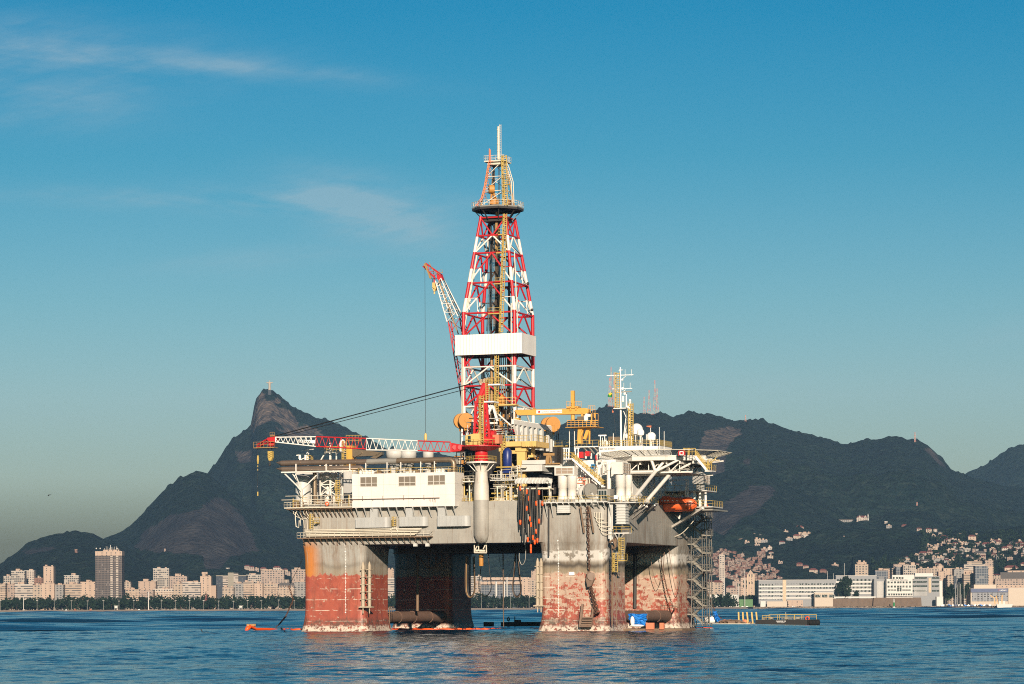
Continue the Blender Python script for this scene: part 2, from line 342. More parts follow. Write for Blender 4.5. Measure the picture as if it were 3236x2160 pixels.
def forest_material():
    t = NT('forest_hill'); geo = t.n('ShaderNodeNewGeometry').outputs['Position']
    at = t.n('ShaderNodeAttribute', attribute_name='rock').outputs['Fac']
    n1 = t.noise(.006, detail=6, rough=.7, vec=geo); n2 = t.noise(.045, detail=4, rough=.75, vec=geo, off=4)
    f = t.mix(t.step(n1, .38, .65), (.006, .015, .013), (.011, .022, .015)); f = t.mix(t.ma('MULTIPLY', t.step(n2, .50, .62), .85), f, (.021, .031, .022))
    f = t.mix(t.ma('MULTIPLY', t.step(t.noise(.06, detail=3, rough=.7, vec=geo, off=9), .53, .60), .8), f, (.003, .007, .006))
    st = t.noise(.018, (1, .35, .16), 6, .68, geo, 2)
    rk = t.mix(t.step(st, .35, .65), (.025, .024, .028), (.054, .048, .047)); rk = t.mix(t.step(t.noise(.03, (1, .5, .12), 5, .7, geo, 8), .55, .7), rk, (.024, .021, .021))
    hi = t.step(t.xyz(geo)[2], 430, 520); rk = t.mix(t.ma('MULTIPLY', hi, t.step(t.noise(.03, (1, 1, .3), 6, .75, geo, 12), .42, .62)), rk, (.17, .125, .095))
    ed = t.ma('ADD', at, t.ma('MULTIPLY', t.ma('SUBTRACT', t.noise(.022, (1, 1, .5), 6, .7, geo, 6), .5), 1.7))
    c = t.mix(t.step(ed, .42, .58), f, rk)
    t.out(c, .9, 0, t.n('ShaderNodeTexVoronoi', {0: geo, 'Scale': .07}).outputs[0], .9, 6, spec=.1)
forest_material()
def ground_mat(name, a, b, sc, bump=.3):
    t = NT(name); geo = t.n('ShaderNodeNewGeometry').outputs['Position']
    n = t.noise(sc, detail=6, vec=geo); t.out(t.mix(t.step(n, .35, .65), a, b), .9, 0, n, bump, 1.0)
ground_mat('sand', (.42, .31, .22), (.52, .40, .29), .05); ground_mat('town_ground', (.07, .07, .06), (.12, .11, .09), .02); ground_mat('boulders', (.10, .075, .055), (.34, .26, .19), .25, 1)
# ================================================================ noise and terrain
def vnoise(x, y, seed):
    rs = np.random.RandomState(seed); T = rs.rand(256, 256)
    xi, yi = np.floor(x).astype(int), np.floor(y).astype(int); fx, fy = x-xi, y-yi
    fx, fy = fx*fx*(3-2*fx), fy*fy*(3-2*fy); g = lambda i, j: T[(xi+i) % 256, (yi+j) % 256]
    return (g(0, 0)*(1-fx)+g(1, 0)*fx)*(1-fy)+(g(0, 1)*(1-fx)+g(1, 1)*fx)*fy
def fbm(x, y, seed, o=4, lac=2.1):
    s = 0; a = 1; t = 0
    for k in range(o): s = s+a*vnoise(x, y, seed+k); t += a; a *= .5; x = x*lac+17.3; y = y*lac+9.1
    return s/t
def grid_mesh(name, X, Y, Zz, mat, kind='structure', attr=None, smooth=True):
    ny, nx = X.shape; co = np.stack([X, Y, Zz], -1).reshape(-1, 3)
    i = np.arange(nx-1)[None, :]+np.arange(ny-1)[:, None]*nx
    q = np.stack([i, i+1, i+nx+1, i+nx], -1).reshape(-1, 4)
    me = bpy.data.meshes.new(name); me.vertices.add(len(co)); me.vertices.foreach_set('co', co.ravel())
    me.loops.add(q.size); me.loops.foreach_set('vertex_index', q.ravel().astype(np.int32)); me.polygons.add(len(q))
    me.polygons.foreach_set('loop_start', np.arange(0, q.size, 4, dtype=np.int32)); me.polygons.foreach_set('loop_total', np.full(len(q), 4, dtype=np.int32))
    me.update(calc_edges=True); me.polygons.foreach_set('use_smooth', np.full(len(q), smooth))
    if attr is not None: a = me.attributes.new('rock', 'FLOAT', 'POINT'); a.data.foreach_set('value', attr.ravel().astype(np.float32))
    me.materials.append(MT[mat]); o = bpy.data.objects.new(name, me); C.objects.link(o)
    if kind: o['kind'] = kind
    return o
def inside(px, py, poly):                   # soft membership of a polygon: 1 inside, falling to 0 outside over ~12 units
    r = np.zeros(px.shape, bool); d = np.full(px.shape, 1e9); n = len(poly)
    for k in range(n):
        (xa, ya), (xb, yb) = poly[k], poly[(k+1) % n]
        c = ((ya > py) != (yb > py)) & (px < (xb-xa)*(py-ya)/((yb-ya) if yb != ya else 1e-9)+xa); r ^= c
        t = np.clip(((px-xa)*(xb-xa)+(py-ya)*(yb-ya))/((xb-xa)**2+(yb-ya)**2+1e-9), 0, 1)
        d = np.minimum(d, np.hypot(px-xa-t*(xb-xa), py-ya-t*(yb-ya)))
    return np.clip(.5+np.where(r, d, -d)/16, 0, 1)
HILLS = []
def hill(r, pts, D, front, back, p, seed, rocks=(), cell=7.0, relief=90, canopy=7.0, xpad=0):
    pr = [unroll(*r(*q)) for q in pts]; hx = np.array([u*D/FOC for u, v in pr]); hz = np.array([CAM_H+v*D/FOC for u, v in pr])
    o = np.argsort(hx, kind='stable'); hx, hz = hx[o], hz[o]
    xs = np.arange(hx[0], hx[-1]+cell, cell); ts = np.concatenate([np.linspace(1, 0, int(front/14)), -np.linspace(0, 1, 14)[1:]])
    X0, T = np.meshgrid(xs, ts); Yd = np.where(T >= 0, D-T*front, D-T*back); X = X0*Yd/D
    zr = np.interp(xs, hx, hz)[None, :]+(6 if rocks else 3)*(fbm(xs/55, xs*0+seed, seed+9, 4)-.5)[None, :]
    shp = np.where(T >= 0, np.clip(1-T, 0, 1)**p, 1-T*T)
    rel = (fbm(X/420, Yd/420, seed, 4)-.5)*2
    Zz = zr*shp+relief*rel*np.clip(T*3, 0, 1)*np.clip((1-T)*2.2, 0, 1)*np.where(T >= 0, 1, 0)*np.clip(zr/400, .25, 1)
    PX = PCX+(X/Yd)*FOC-(Zz-CAM_H)/Yd*FOC*ROLL; PY = PCY-((Zz-CAM_H)/Yd*FOC+X/Yd*FOC*ROLL)
    rk = np.zeros(X.shape)
    for rr, poly in rocks: rk = np.maximum(rk, inside(PX, PY, [rr(*q) for q in poly]))
    can = (vnoise(X/11, Yd/15, seed+50)*.55+vnoise(X/23, Yd/26, seed+51)*.65)**1.5+.35*fbm(X/60, Yd/60, seed+60, 2)
    can = can+np.exp(-(T/.02)**2)*(vnoise(X/8, Yd/40, seed+71)**6*1.2+vnoise(X/31, Yd/60, seed+72)*.35)
    Zz = Zz+can*canopy*np.clip(1.25-rk*1.2, .12, 1)*np.clip(Zz/25, 0, 1)-4
    HILLS.append((xs, ts, D, front, back, Zz)); return grid_mesh('hills', X, Yd, Zz, 'forest_hill', attr=rk)
def hill_z(x0, y):
    best = 2.0
    for xs, ts, D, front, back, Zz in HILLS:
        x = x0*D/y
        if not (xs[0] <= x <= xs[-1]): continue
        t = (D-y)/front if y <= D else (D-y)/back
        if t > 1 or t < -1: continue
        j = min(int((x-xs[0])/(xs[1]-xs[0])), len(xs)-1); k = int(np.argmin(np.abs(ts-t))); best = max(best, float(Zz[k, j]))
    return best
def on_hill(px, py, y0=4700, y1=9000):      # where the line of sight first meets the ground
    for Y in np.arange(y0, y1, 12.0):
        q = P(px, py, Y)
        if hill_z(q.x, Y) >= q.z: return q
    return P(px, py, y1)
cliff = [(1556, 410), (1560, 330), (1575, 262), (1592, 225), (1640, 215), (1690, 235), (1740, 262), (1790, 290), (1830, 330), (1850, 380), (1830, 412), (1780, 395), (1720, 360), (1680, 352), (1620, 375)]
slab = [(1340, 820), (1420, 860), (1500, 940), (1560, 1060), (1610, 1150), (1420, 1190), (1360, 1270), (1270, 1260), (1250, 1180), (1000, 1160), (830, 1140), (900, 1020), (1080, 930), (1250, 880)]
hill(rA, [(1100, 1000), (1200, 800), (1290, 690), (1310, 658), (1345, 607), (1380, 558), (1420, 498), (1465, 448), (1500, 428), (1545, 412), (1557, 395), (1562, 330), (1574, 262), (1584, 225), (1600, 196), (1622, 174), (1640, 168), (1672, 166), (1692, 170),
    (1705, 184), (1720, 197), (1760, 225), (1795, 255), (1830, 280), (1870, 300), (1900, 310), (1930, 328), (1960, 337), (2020, 352), (2080, 377), (2150, 412), (2220, 442), (2250, 462), (2400, 530), (2700, 560), (2900, 590), (3100, 640), (3300, 760), (3500, 900)],
    9000, 2300, 900, 1.45, 3, [(rA, cliff), (rA, [(1590, 215), (1610, 185), (1640, 190), (1630, 230)]), (rA, [(1640, 235), (1690, 215), (1740, 225), (1720, 250)]), (rA, [(1700, 400), (1880, 380), (1980, 410), (2000, 450), (1800, 450)]), (rA, [(1460, 545), (1560, 540), (1590, 600), (1480, 615)])], cell=6, canopy=10)
hill(rA, [(300, 1330), (500, 1200), (650, 1085), (690, 1068), (740, 1048), (800, 1008), (850, 963), (900, 908), (960, 848), (1000, 798), (1050, 758), (1100, 718), (1180, 680), (1220, 669), (1250, 668), (1275, 680), (1292, 692), (1400, 770), (1550, 900), (1700, 1010), (1900, 1120), (2200, 1200)],
    7600, 2000, 700, 1.3, 13, [(rA, slab)], canopy=8)
hill(rA, [(-260, 1300), (-120, 1270), (0, 1252), (50, 1210), (110, 1165), (170, 1122), (240, 1090), (290, 1075), (330, 1064), (400, 1050), (440, 1041), (480, 1047), (510, 1051), (540, 1046), (575, 1052), (620, 1072), (640, 1084), (720, 1110), (900, 1200), (1150, 1290), (1400, 1340), (2100, 1345)],
    6700, 1600, 600, 1.2, 23, [(rA, [(130, 1150), (330, 1120), (360, 1140), (150, 1175)])], canopy=8)
rk1 = [(770, 330), (900, 310), (950, 340), (890, 390), (870, 440), (860, 560), (800, 600), (780, 500), (730, 430)]
rk2 = [(850, 700), (940, 640), (1040, 598), (1110, 603), (1112, 640), (1010, 740), (940, 770), (860, 850), (790, 890), (780, 740)]
hill(rB, [(-420, 460), (-200, 420), (0, 332), (45, 310), (100, 283), (160, 260), (225, 240), (262, 222), (300, 214), (340, 228), (400, 240), (440, 256), (480, 245), (510, 255), (545, 240), (570, 246), (600, 262), (640, 255), (690, 243), (715, 246), (740, 258), (800, 255), (850, 268),
    (920, 290), (970, 280), (1060, 288), (1130, 312), (1200, 335), (1280, 355), (1350, 370), (1420, 395), (1480, 405), (1530, 390), (1600, 385), (1680, 368), (1740, 372), (1800, 385), (1850, 395), (1880, 410), (1910, 440), (1950, 480), (1985, 525), (2020, 545), (2055, 555), (2200, 600), (2500, 640), (2700, 660)],
    8800, 3900, 900, 1.55, 33, [(rB, rk1), (rB, [(1850, 420), (1890, 425), (1960, 520), (1930, 500)]), (rB, [(960, 480), (990, 478), (990, 500), (960, 500)])], cell=8, relief=120, canopy=10)
hill(rB, [(500, 640), (650, 590), (780, 560), (880, 532), (960, 525), (1050, 536), (1110, 560), (1160, 600), (1250, 640), (1400, 720), (1550, 800), (1700, 880), (1900, 960)], 7200, 2000, 900, 1.35, 43, [(rB, rk2), (rB, [(980, 600), (1040, 598), (1030, 625), (985, 625)])], canopy=8)
hill(rB, [(1500, 900), (1700, 860), (1900, 850), (2040, 835), (2150, 840), (2250, 825), (2349, 800), (2480, 780), (2700, 800)], 6300, 1400, 700, 1.15, 53, canopy=8, relief=50)
hill(rB, [(1900, 640), (2000, 590), (2055, 555), (2100, 530), (2160, 500), (2220, 460), (2280, 420), (2320, 402), (2360, 400), (2450, 410), (2600, 440), (2800, 520)], 10800, 1800, 900, 1.5, 63, canopy=9)
# ================================================================ sea, shore
def make_water():
    xs = np.arange(-170, 170.1, .62); ys = np.arange(150, 660.1, .62); X, Y = np.meshgrid(xs, ys); rs = np.random.RandomState(5); Zz = np.zeros(X.shape)
    pat = fbm(X/90, Y/34, 90, 3); amp = .8+.8*np.clip((pat-.35)*2.4, 0, 1)
    for k in range(26):
        L = 1.7*1.11**k; a = rs.normal(1.45, .55); q = 2*math.pi/L; ph = rs.rand()*6.28
        Zz += .0115*L**.22*np.sin(q*(X*math.cos(a)+Y*math.sin(a))+ph+1.4*vnoise(X/(L*2.2), Y/(L*2.2), 100+k)*3)
    Zz *= amp; e = np.minimum(np.minimum(X+170, 170-X), Y-150); Zz *= np.clip(e/25, 0, 1)
    o = grid_mesh('water', X, Y, Zz, 'sea_water')
    x2 = np.arange(-1150, 1150.1, 13.0); y2 = np.concatenate([np.arange(656, 1600, 2.0), np.arange(1600, 4175, 3.4)]); XX, YY = np.meshgrid(x2, y2); Z2 = np.zeros(XX.shape); pt = np.clip((fbm(XX/260, YY/110, 190, 3)-.35)*2.4, 0, 1)
    for k in range(18):
        L = 8.0*1.13**k; a = rs.normal(1.52, .16); q = 2*math.pi/L; Z2 += .036*L/6.28*np.sin(q*(XX*math.cos(a)+YY*math.sin(a))+rs.rand()*6.28+4*vnoise(XX/(L*3), YY/(L*3), 140+k))
    far = grid_mesh('water', XX, YY, Z2*(.6+.9*pt)*np.clip((1150-abs(XX))/60, 0, 1)*np.clip((4172-YY)/40, 0, 1)-.12, 'sea_water')
    x0, x1, y0, y1 = xs[0], xs[-1], ys[0], ys[-1]; B = 5500; f = MB(); A = (-B, -150); E = (B, 4700)
    for a, b in (((A[0], A[1]), (E[0], y0)), ((A[0], y1), (-1150, E[1])), ((1150, y1), E), ((-1150, 4170), (1150, E[1])), ((A[0], y0), (x0, y1)), ((x1, y0), (E[0], y1))):
        f.add([(a[0], a[1], 0), (b[0], a[1], 0), (b[0], b[1], 0), (a[0], b[1], 0)], [(0, 1, 2, 3)])
    w2_ = f.build('water', 'sea_water', rig=False)
    import bmesh
    bm = bmesh.new(); bm.from_mesh(o.data); bm.from_mesh(w2_.data); bm.from_mesh(far.data); me = o.data; bm.to_mesh(me); bm.free()
    bpy.data.objects.remove(w2_); bpy.data.objects.remove(far)
make_water()
DB, DQ = 4180.0, 4330.0                     # distance of the beach on the left and of the quay on the right
XS = P(1640, 1391, DQ).x                    # where beach gives way to quay
m = MB(); m.add([(-5400, DB+60, 2.6), (XS+60, DB+60, 2.6), (XS+60, DQ+14, 3.2), (5400, DQ+14, 3.2), (5400, 6500, 3.2), (-5400, 6500, 3.2)], [(0, 1, 2, 3, 4, 5)])
tag(m.build('ground', 'town_ground', rig=False), kind='structure')
xs = np.linspace(-1300, XS+40, 160); ts = np.linspace(0, 1, 8); X, T = np.meshgrid(xs, ts)
grid_mesh('beach', X, DB-12+9*np.sin(X/130)+T*80, -.5+3.6*T**.8+.3*vnoise(X/9, T*9, 3), 'sand')
# stone bank along the quay: loose boulders nobody could count
m = MB(); rs = random.Random(4); xa, xb = P(1590, 1391, DQ).x, P(2420, 1391, DQ).x
m.prism([(xa, DQ, -.8), (xa, DQ+14, 2.6), (xa, DQ+18, 2.6), (xa, DQ+18, -.8)], (xb-xa, 0, 0))
for k in range(2600):
    t = rs.random(); x = xa+(xb-xa)*rs.random(); s = rs.uniform(.5, 1.25); c = (x, DQ-.6+14*t, -.4+3.2*t)
    m.ball(c, s*rs.uniform(.8, 1.5), s, s*rs.uniform(.6, 1), 6, 4)
tag(m.build('rock_bank', 'boulders', smooth=False, rig=False), 'bank of loose tan boulders along the quay on the right', 'rocks', kind='stuff')
# ================================================================ haze
hz = MB(); hz.box((-9000, -400, -9), (9000, 12600, 900)); ho = hz.build('haze', 'clean_white', rig=False); ho.data.materials.clear()
hm = bpy.data.materials.new('haze_air'); hm.use_nodes = True; hn = hm.node_tree; hn.nodes.clear()
pv = hn.nodes.new('ShaderNodeVolumePrincipled'); pv.inputs['Color'].default_value = (.33, .60, .96, 1); pv.inputs['Density'].default_value = HAZE = 2.4e-5; pv.inputs['Anisotropy'].default_value = 0.0
ho_ = hn.nodes.new('ShaderNodeOutputMaterial'); hn.links.new(pv.outputs[0], ho_.inputs['Volume']); ho.data.materials.append(hm); ho['kind'] = 'stuff'
# ================================================================ the drilling rig
t = NT('banded_paint'); zc = t.xyz()[2]; f = None       # red and white bands by height over the derrick's foot (z = 44)
for a, b in ((44.0, 45.0), (50.6, 55.3), (59.4, 71.8), (74.9, 78.6), (81.6, 85.4), (88.9, 94.0)):
    k = t.ma('MULTIPLY', t.step(zc, a-44-.01, a-44+.01), t.step(zc, b-44+.01, b-44-.01)); f = k if f is None else t.ma('ADD', f, k)
dn = t.noise(.8, (1, 1, .5), 5); c = t.mix(f, t.mix(t.ma('MULTIPLY', t.step(dn, .4, .7), .35), (.76, .73, .66), (.50, .42, .33)), t.mix(t.ma('MULTIPLY', t.step(dn, .4, .7), .45), (.50, .014, .022), (.30, .02, .02)))
t.out(c, .45)
t = NT('ribbed_white'); x, y, z = t.xyz(); wv = t.ma('ABSOLUTE', t.ma('SUBTRACT', t.ma('FRACT', t.ma('DIVIDE', t.ma('ADD', x, y), .75)), .5))
rs_ = t.ma('MULTIPLY', t.step(t.noise(1.0, (1.3, 1.3, .1), 5, off=3), .60, .75), .25)
t.out(t.mix(rs_, t.mix(t.step(wv, .44, .5), (.80, .77, .72), (.62, .59, .54)), (.45, .35, .25)), .5, 0, t.step(wv, .38, .5), .6, .12)
t = NT('grille'); x, y, z = t.xyz(); a = t.step(t.ma('FRACT', t.ma('DIVIDE', z, .22)), .5, .6)
t.out(t.mix(a, (.12, .095, .07), (.26, .22, .17)), .6)

paint('rust_brown', (.17, .10, .07), .7, .8, .6, rcol=(.30, .16, .08)); rig = thing('drilling_rig', 'huge rusty grey drilling rig on four red columns in the bay', 'oil rig', (0, 0, 0))
def rounded(x0, y0, w, r, off, z, k=5):
    x0, y0, x1, y1 = x0-off, y0-off, x0+w+off, y0+w+off; r = max(.3, r+off*.5); out = []
    for cx, cy, a0 in ((x1-r, y0+r, -90), (x1-r, y1-r, 0), (x0+r, y1-r, 90), (x0+r, y0+r, 180)):
        for i in range(k+1): a = R(a0+90*i/k); out.append((cx+r*math.cos(a), cy+r*math.sin(a), z))
    return out
CW = 14.6
PROF = [(-4, 1.5), (-1, 1.05), (0, .85), (.8, .6), (2, .3), (3.5, .08), (5, 0), (14, 0), (15.5, .03), (17, .12), (18.2, .27), (19, .42), (28, .42)]
def column(x0, y0):
    m = MB(); rings = [rounded(x0, y0, CW, 1.5, o, z) for z, o in PROF]; n = len(rings[0]); vs = [p for q in rings for p in q]
    m.add(vs, [(k*n+i, k*n+(i+1) % n, (k+1)*n+(i+1) % n, (k+1)*n+i) for k in range(len(PROF)-1) for i in range(n)])
    m.add(rings[-1], [tuple(range(n))]); o = m.build('column', 'hull_paint', rig); return o
X2, Y2 = 55.3, 52.0
c1 = column(0, 0); c2 = column(X2, 0); c3 = column(0, Y2); c4 = column(X2, Y2)
c1['label'] = 'left front column with orange rust and red boot topping'; c2['label'] = 'right front column with flaking red and cream paint'
m = MB(); m.box((9.4, -.40, 19), (60.5, 67.0, 27.95)); m.box((-.40, 9.4, 19.06), (70.30, 57.2, 27.9)); m.build('deck_box', 'hull_paint', rig)
for bx in (12.3, 67.6):
    m = MB(); m.tube((bx, 14, 3.0), (bx, 52.6, 3.0), 1.32, n=20); [m.tube((bx, yy, 3.0), (bx, yy+.35, 3.0), 1.42, n=20) for yy in (24, 33, 43)]; m.build('brace_tube', 'rust_brown', rig)
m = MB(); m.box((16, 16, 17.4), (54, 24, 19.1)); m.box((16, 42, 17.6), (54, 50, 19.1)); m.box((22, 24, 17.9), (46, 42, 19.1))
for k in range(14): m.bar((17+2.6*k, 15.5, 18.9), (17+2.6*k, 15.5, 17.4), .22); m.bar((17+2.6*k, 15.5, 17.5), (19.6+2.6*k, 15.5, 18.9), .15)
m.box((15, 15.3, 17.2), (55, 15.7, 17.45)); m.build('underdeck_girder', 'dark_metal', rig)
m = MB()
for px, py in ((1272, 880), (1360, 880)): q = V(r1, px, py, -.7); m.box((q.x-.4, -.75, q.z-.3), (q.x+.4, 0, q.z+.35))
m.build('lifting_lug', 'light_grey', rig)
# draft marks on both front columns
for r, x, ya, yb, n in ((r1, 765, 872, 1372, 46), (r2, 748, 846, 1400, 50)):
    m = MB()
    for k in range(n):
        q = V(r, x, ya+(yb-ya)*k/(n-1), -.1); off = np.interp(q.z, [p[0] for p in PROF], [p[1] for p in PROF]); wd = .30 if k % 5 == 0 else .11
        m.box((q.x-wd/2, -off-.04, q.z-.1), (q.x+wd/2, -off+.02, q.z+.1))
    m.build('draft_marks', 'fibre_white', rig)
# fairlead racks on the inner corners
def rack(r, xs, y0, y1, d):
    m = MB()
    for x in xs:
        a, b = V(r, x, y0, d), V(r, x, y1, d); m.tube(b, a, .42, n=8); m.tube(a, a+Vector((0, 0, 1.0)), .42, .12, n=8)
        for k in range(6): c = b.lerp(a, k/5.5); m.box((c.x-.5, d-.5, c.z), (c.x+.5, d+.9, c.z+.18))
        m.tube(b, b-Vector((0, 0, 1.4)), .14, n=6)
    a, b = V(r, xs[0], y1, d), V(r, xs[-1], y1, d); m.box((a.x-.8, d-.6, a.z-.15), (b.x+.7, d+1.0, a.z+.1)); return m
rack(r1, (893, 940), 1035, 1332, -.55).build('fairlead_rack', 'rack_tan', rig)
rack(r2, (597, 622), 1010, 1322, .5).build('fairlead_rack', 'rack_tan', rig)
# ---------------------------------------------------------------- walkways and pipe racks on the front of the hull
def platform(r, pts, d0, d1, y, mat='steel', rmat='rail_yellow', h=1.1, th=.22, sides=True, name='walkway', parent=None):
    """deck plate following picture columns pts at picture row y, reaching from d0 out to d1, with a railing"""
    parent = parent or rig
    a, b = V(r, pts[0], y, d1), V(r, pts[1], y, d1); m = MB(); m.box((a.x, d1, a.z-th), (b.x, d0, a.z)); o = m.build(name, mat, parent)
    if rmat:
        m = MB(); z = Vector((0, 0, 0)); P4 = [Vector((a.x, d0, a.z)), Vector((a.x, d1, a.z)), Vector((b.x, d1, a.z)), Vector((b.x, d0, a.z))]
        m.rail(P4 if sides else P4[1:3], h); rl = m.build('railing', rmat, parent)
    return a, b, o
a, b, o = platform(r1, (412, 1380), -.6, -2.4, 828, 'brown_dirty', 'rail_white', 1.1)
m = MB()
for k, py in enumerate((772, 782, 794, 806, 816)):
    p, q = V(r1, 470+k*3, py, -1.9+.12*k), V(r1, 1320-k*12, py, -1.9+.12*k); m.tube(p, Vector((q.x, q.y, p.z)), (.13, .1, .16, .12, .14)[k], n=6)
p = V(r1, 1090, 772, -1.9); m.pipe([p, p+Vector((.8, 0, .6)), p+Vector((1.4, 0, .6)), p+Vector((1.8, 0, -.4))], .14, 6); m.build('pipe_bundle', 'rail_white', rig)
m = MB()
for k in range(22): x = a.x+1.2+(b.x-a.x-2)*k/21; m.bar((x, -2.3, a.z-.2), (x, -.72, a.z-1.5), .12); m.bar((x, -2.3, a.z-.25), (x, -.7, a.z-.25), .16)
m.build('bracket_row', 'brown_dirty', rig)
for px, ya, yb in ((518, 652, 765), (1122, 672, 745)):
    m = MB(); q = V(r1, px, ya, -2.2); q2 = V(r1, px, yb, -2.2); m.ladder(q2, q, .7, .06, .4, .5); m.build('caged_ladder', 'rail_yellow', rig)
m = MB(); m.box(V(r1, 535, 722, -2.2), V(r1, 578, 716, -.6)); m.rail([V(r1, 535, 718, -2.2), V(r1, 578, 718, -2.2)], 1.1, .7); m.build('landing', 'rail_yellow', rig)
# left cantilevered pipe deck
a, b, o = platform(r1, (318, 812), 10, -2.6, 607, 'rail_white', 'rail_white', 1.15)
ZP = a.z; XL, XRt = a.x, b.x
m = MB()
for k in range(16): x = XL+.6+(XRt-XL-1)*k/15; m.bar((x, -2.5, ZP-.3), (x+.0, -.75 if x > .2 else 6, ZP-2.2), .14); m.bar((x, -2.4, ZP-.35), (x, 8, ZP-.35), .2)
for k in range(5): m.bar((XL+.3, -2+3*k, ZP-.4), (XRt, -2+3*k, ZP-.4), .22)
m.build('bracket_row', 'brown_dirty', rig)
rs = random.Random(11); m = MB(); m2 = MB(); m3 = MB()
for k in range(34):                                     # standing pipes and valves behind the railing
    x = rs.uniform(XL+.4, XRt-.4); y = rs.uniform(-2.2, 3); h = rs.uniform(1.2, 2.7); mm = (m, m, m2, m3)[k % 4]
    mm.tube((x, y, ZP), (x, y, ZP+h), rs.uniform(.05, .12), n=6)
    if k % 3 == 0: mm.tube((x, y, ZP+h*.8), (min(x+rs.uniform(.6, 2.2), XRt-.3), y, ZP+h*.8), .07, n=6)
    if k % 5 == 0: mm.ball((x, y, ZP+h*.6), .22, n=8, m=5)
for k in range(10): x = rs.uniform(XL+1, XRt-1); w_ = rs.uniform(.3, .6); mm = (m3, m2)[k % 2]; mm.box((x-w_, .5+k*.3, ZP), (x+w_, 1.4+k*.3, ZP+rs.uniform(.8, 1.8)))
m.tube((XL+.2, -2.3, ZP+2.5), (XRt, -2.3, ZP+2.5), .07, n=6); m.tube((XL-.6, -2.62, ZP+1.65), (XRt, -2.62, ZP+1.65), .08, n=6)
m.build('standing_pipework', 'rail_white', rig); m2.build('standing_pipework', 'rail_yellow', rig); m3.box((XL+.5, -2.3, ZP), (XRt-.5, 5, ZP+.06)); m3.build('valve_gear', 'brown_dirty', rig)
m = MB()
for k in range(5): x = XL+1.6+k*.8; m.pipe([(x, -1.2, ZP-.3), (x, -1.3, ZP-1.2), (x+.5, -.9, ZP-1.9-.3*(k % 3)), (x+1.4, -.7, ZP-2.4-.4*(k % 2)), (x+1.5, -.6, ZP-4-k*.5)], .07, 6)
m.pipe([V(r1, 400, 640, -1.5), V(r1, 400, 690, -1.5), V(r1, 405, 745, -1.5), V(r1, 425, 755, -1.2), V(r1, 428, 700, -1.2)], .12, 6); m.build('drop_piping', 'rail_white', rig)
# ---------------------------------------------------------------- white engine module with louvres
D0 = -2.5
ZB, ZT = V(r1, 813, 609, D0).z, V(r1, 813, 363, D0).z; MX0, MX1 = V(r1, 814, 500, D0).x, V(r1, 1562, 500, D0).x
m = MB(); m.box((MX0, D0, ZB), (MX1, 3.0, ZT)); ms = V(r1, 1342, 500, D0).x; m.box((ms-.12, D0-.03, ZB+.05), (ms+.12, D0+.02, ZT-.05))
t = NT('module_white'); x, y, z = t.xyz(); jt = t.ma('MAXIMUM', t.step(t.ma('FRACT', t.ma('DIVIDE', x, 2.9)), .975, .985), t.step(t.ma('FRACT', t.ma('DIVIDE', z, 2.45)), .97, .985)); c = t.mix(t.ma('MULTIPLY', t.step(t.noise(.4, (1, 1, .5), 5), .4, .7), .3), (.72, .68, .63), (.55, .50, .44)); c = t.mix(t.ma('MULTIPLY', jt, .55), c, (.34, .30, .25))
ru = t.ma('MULTIPLY', t.step(t.noise(1.3, (1.4, 1.4, .06), 6, .7, off=5), .60, .70), t.step(t.noise(.3, detail=3, off=8), .45, .62)); t.out(t.mix(t.ma('MULTIPLY', ru, .7), c, (.30, .16, .08)), .5)
mod = m.build('engine_module', 'module_white', rig)
for x0, x1 in ((874, 997), (1153, 1278), (1366, 1492)):
    p, q = V(r1, x0, 455 if x0 < 1000 else 450 if x0 < 1300 else 442, D0), V(r1, x1, 383 if x0 < 1000 else 378 if x0 < 1300 else 370, D0)
    m = MB(); m.box((p.x, D0-.06, p.z), (q.x, D0+.05, q.z)); g = m.build('louvre_panel', 'grille', mod)
    m = MB()
    for k in range(4): x = p.x+(q.x-p.x)*k/3; m.bar((x, D0-.09, p.z), (x, D0-.09, q.z), .09, .08)
    for k in range(3): z = p.z+(q.z-p.z)*(0, .34, 1)[k]; m.bar((p.x, D0-.09, z), (q.x, D0-.09, z), .08, .08)
    m.build('louvre_frame', 'white_paint', mod)
m = MB(); p, q = V(r1, 815, 548, D0-.25), V(r1, 1450, 533, D0-.25); m.tube(p, Vector((q.x, q.y, p.z)), .09, n=6)
for k in range(9): x = p.x+(q.x-p.x)*k/8.5; m.bar((x, D0-.25, p.z-.25), (x, D0, p.z-.25), .1); m.bar((x, D0-.25, p.z), (x, D0-.25, p.z+.7*(k % 2)), .07)
m.build('service_pipe', 'rusty_steel', mod)
m = MB(); rr = random.Random(3)
for k in range(5): x = V(r1, 1375+k*12, 540, D0).x; h = rr.uniform(.5, 1.3); m.box((x-.04, D0-.012, p.z-h), (x+.05, D0, p.z))
m.build('rust_stain', 'float_orange' if False else 'rusty_steel', mod)
m = MB(); m.rail([(MX0, D0+.1, ZT), (MX1, D0+.1, ZT), (MX1, 3, ZT)], 1.1); m.build('railing', 'rail_yellow', mod)
m = MB()
for k in range(13): x = MX0+.8+(MX1-MX0-1.2)*k/12; m.bar((x, D0+.15, ZB-.05), (x, -.72, ZB-2.2), .18); m.bar((x, D0+.1, ZB-.12), (x, -.7, ZB-.12), .2)
m.build('bracket_row', 'light_grey', rig)
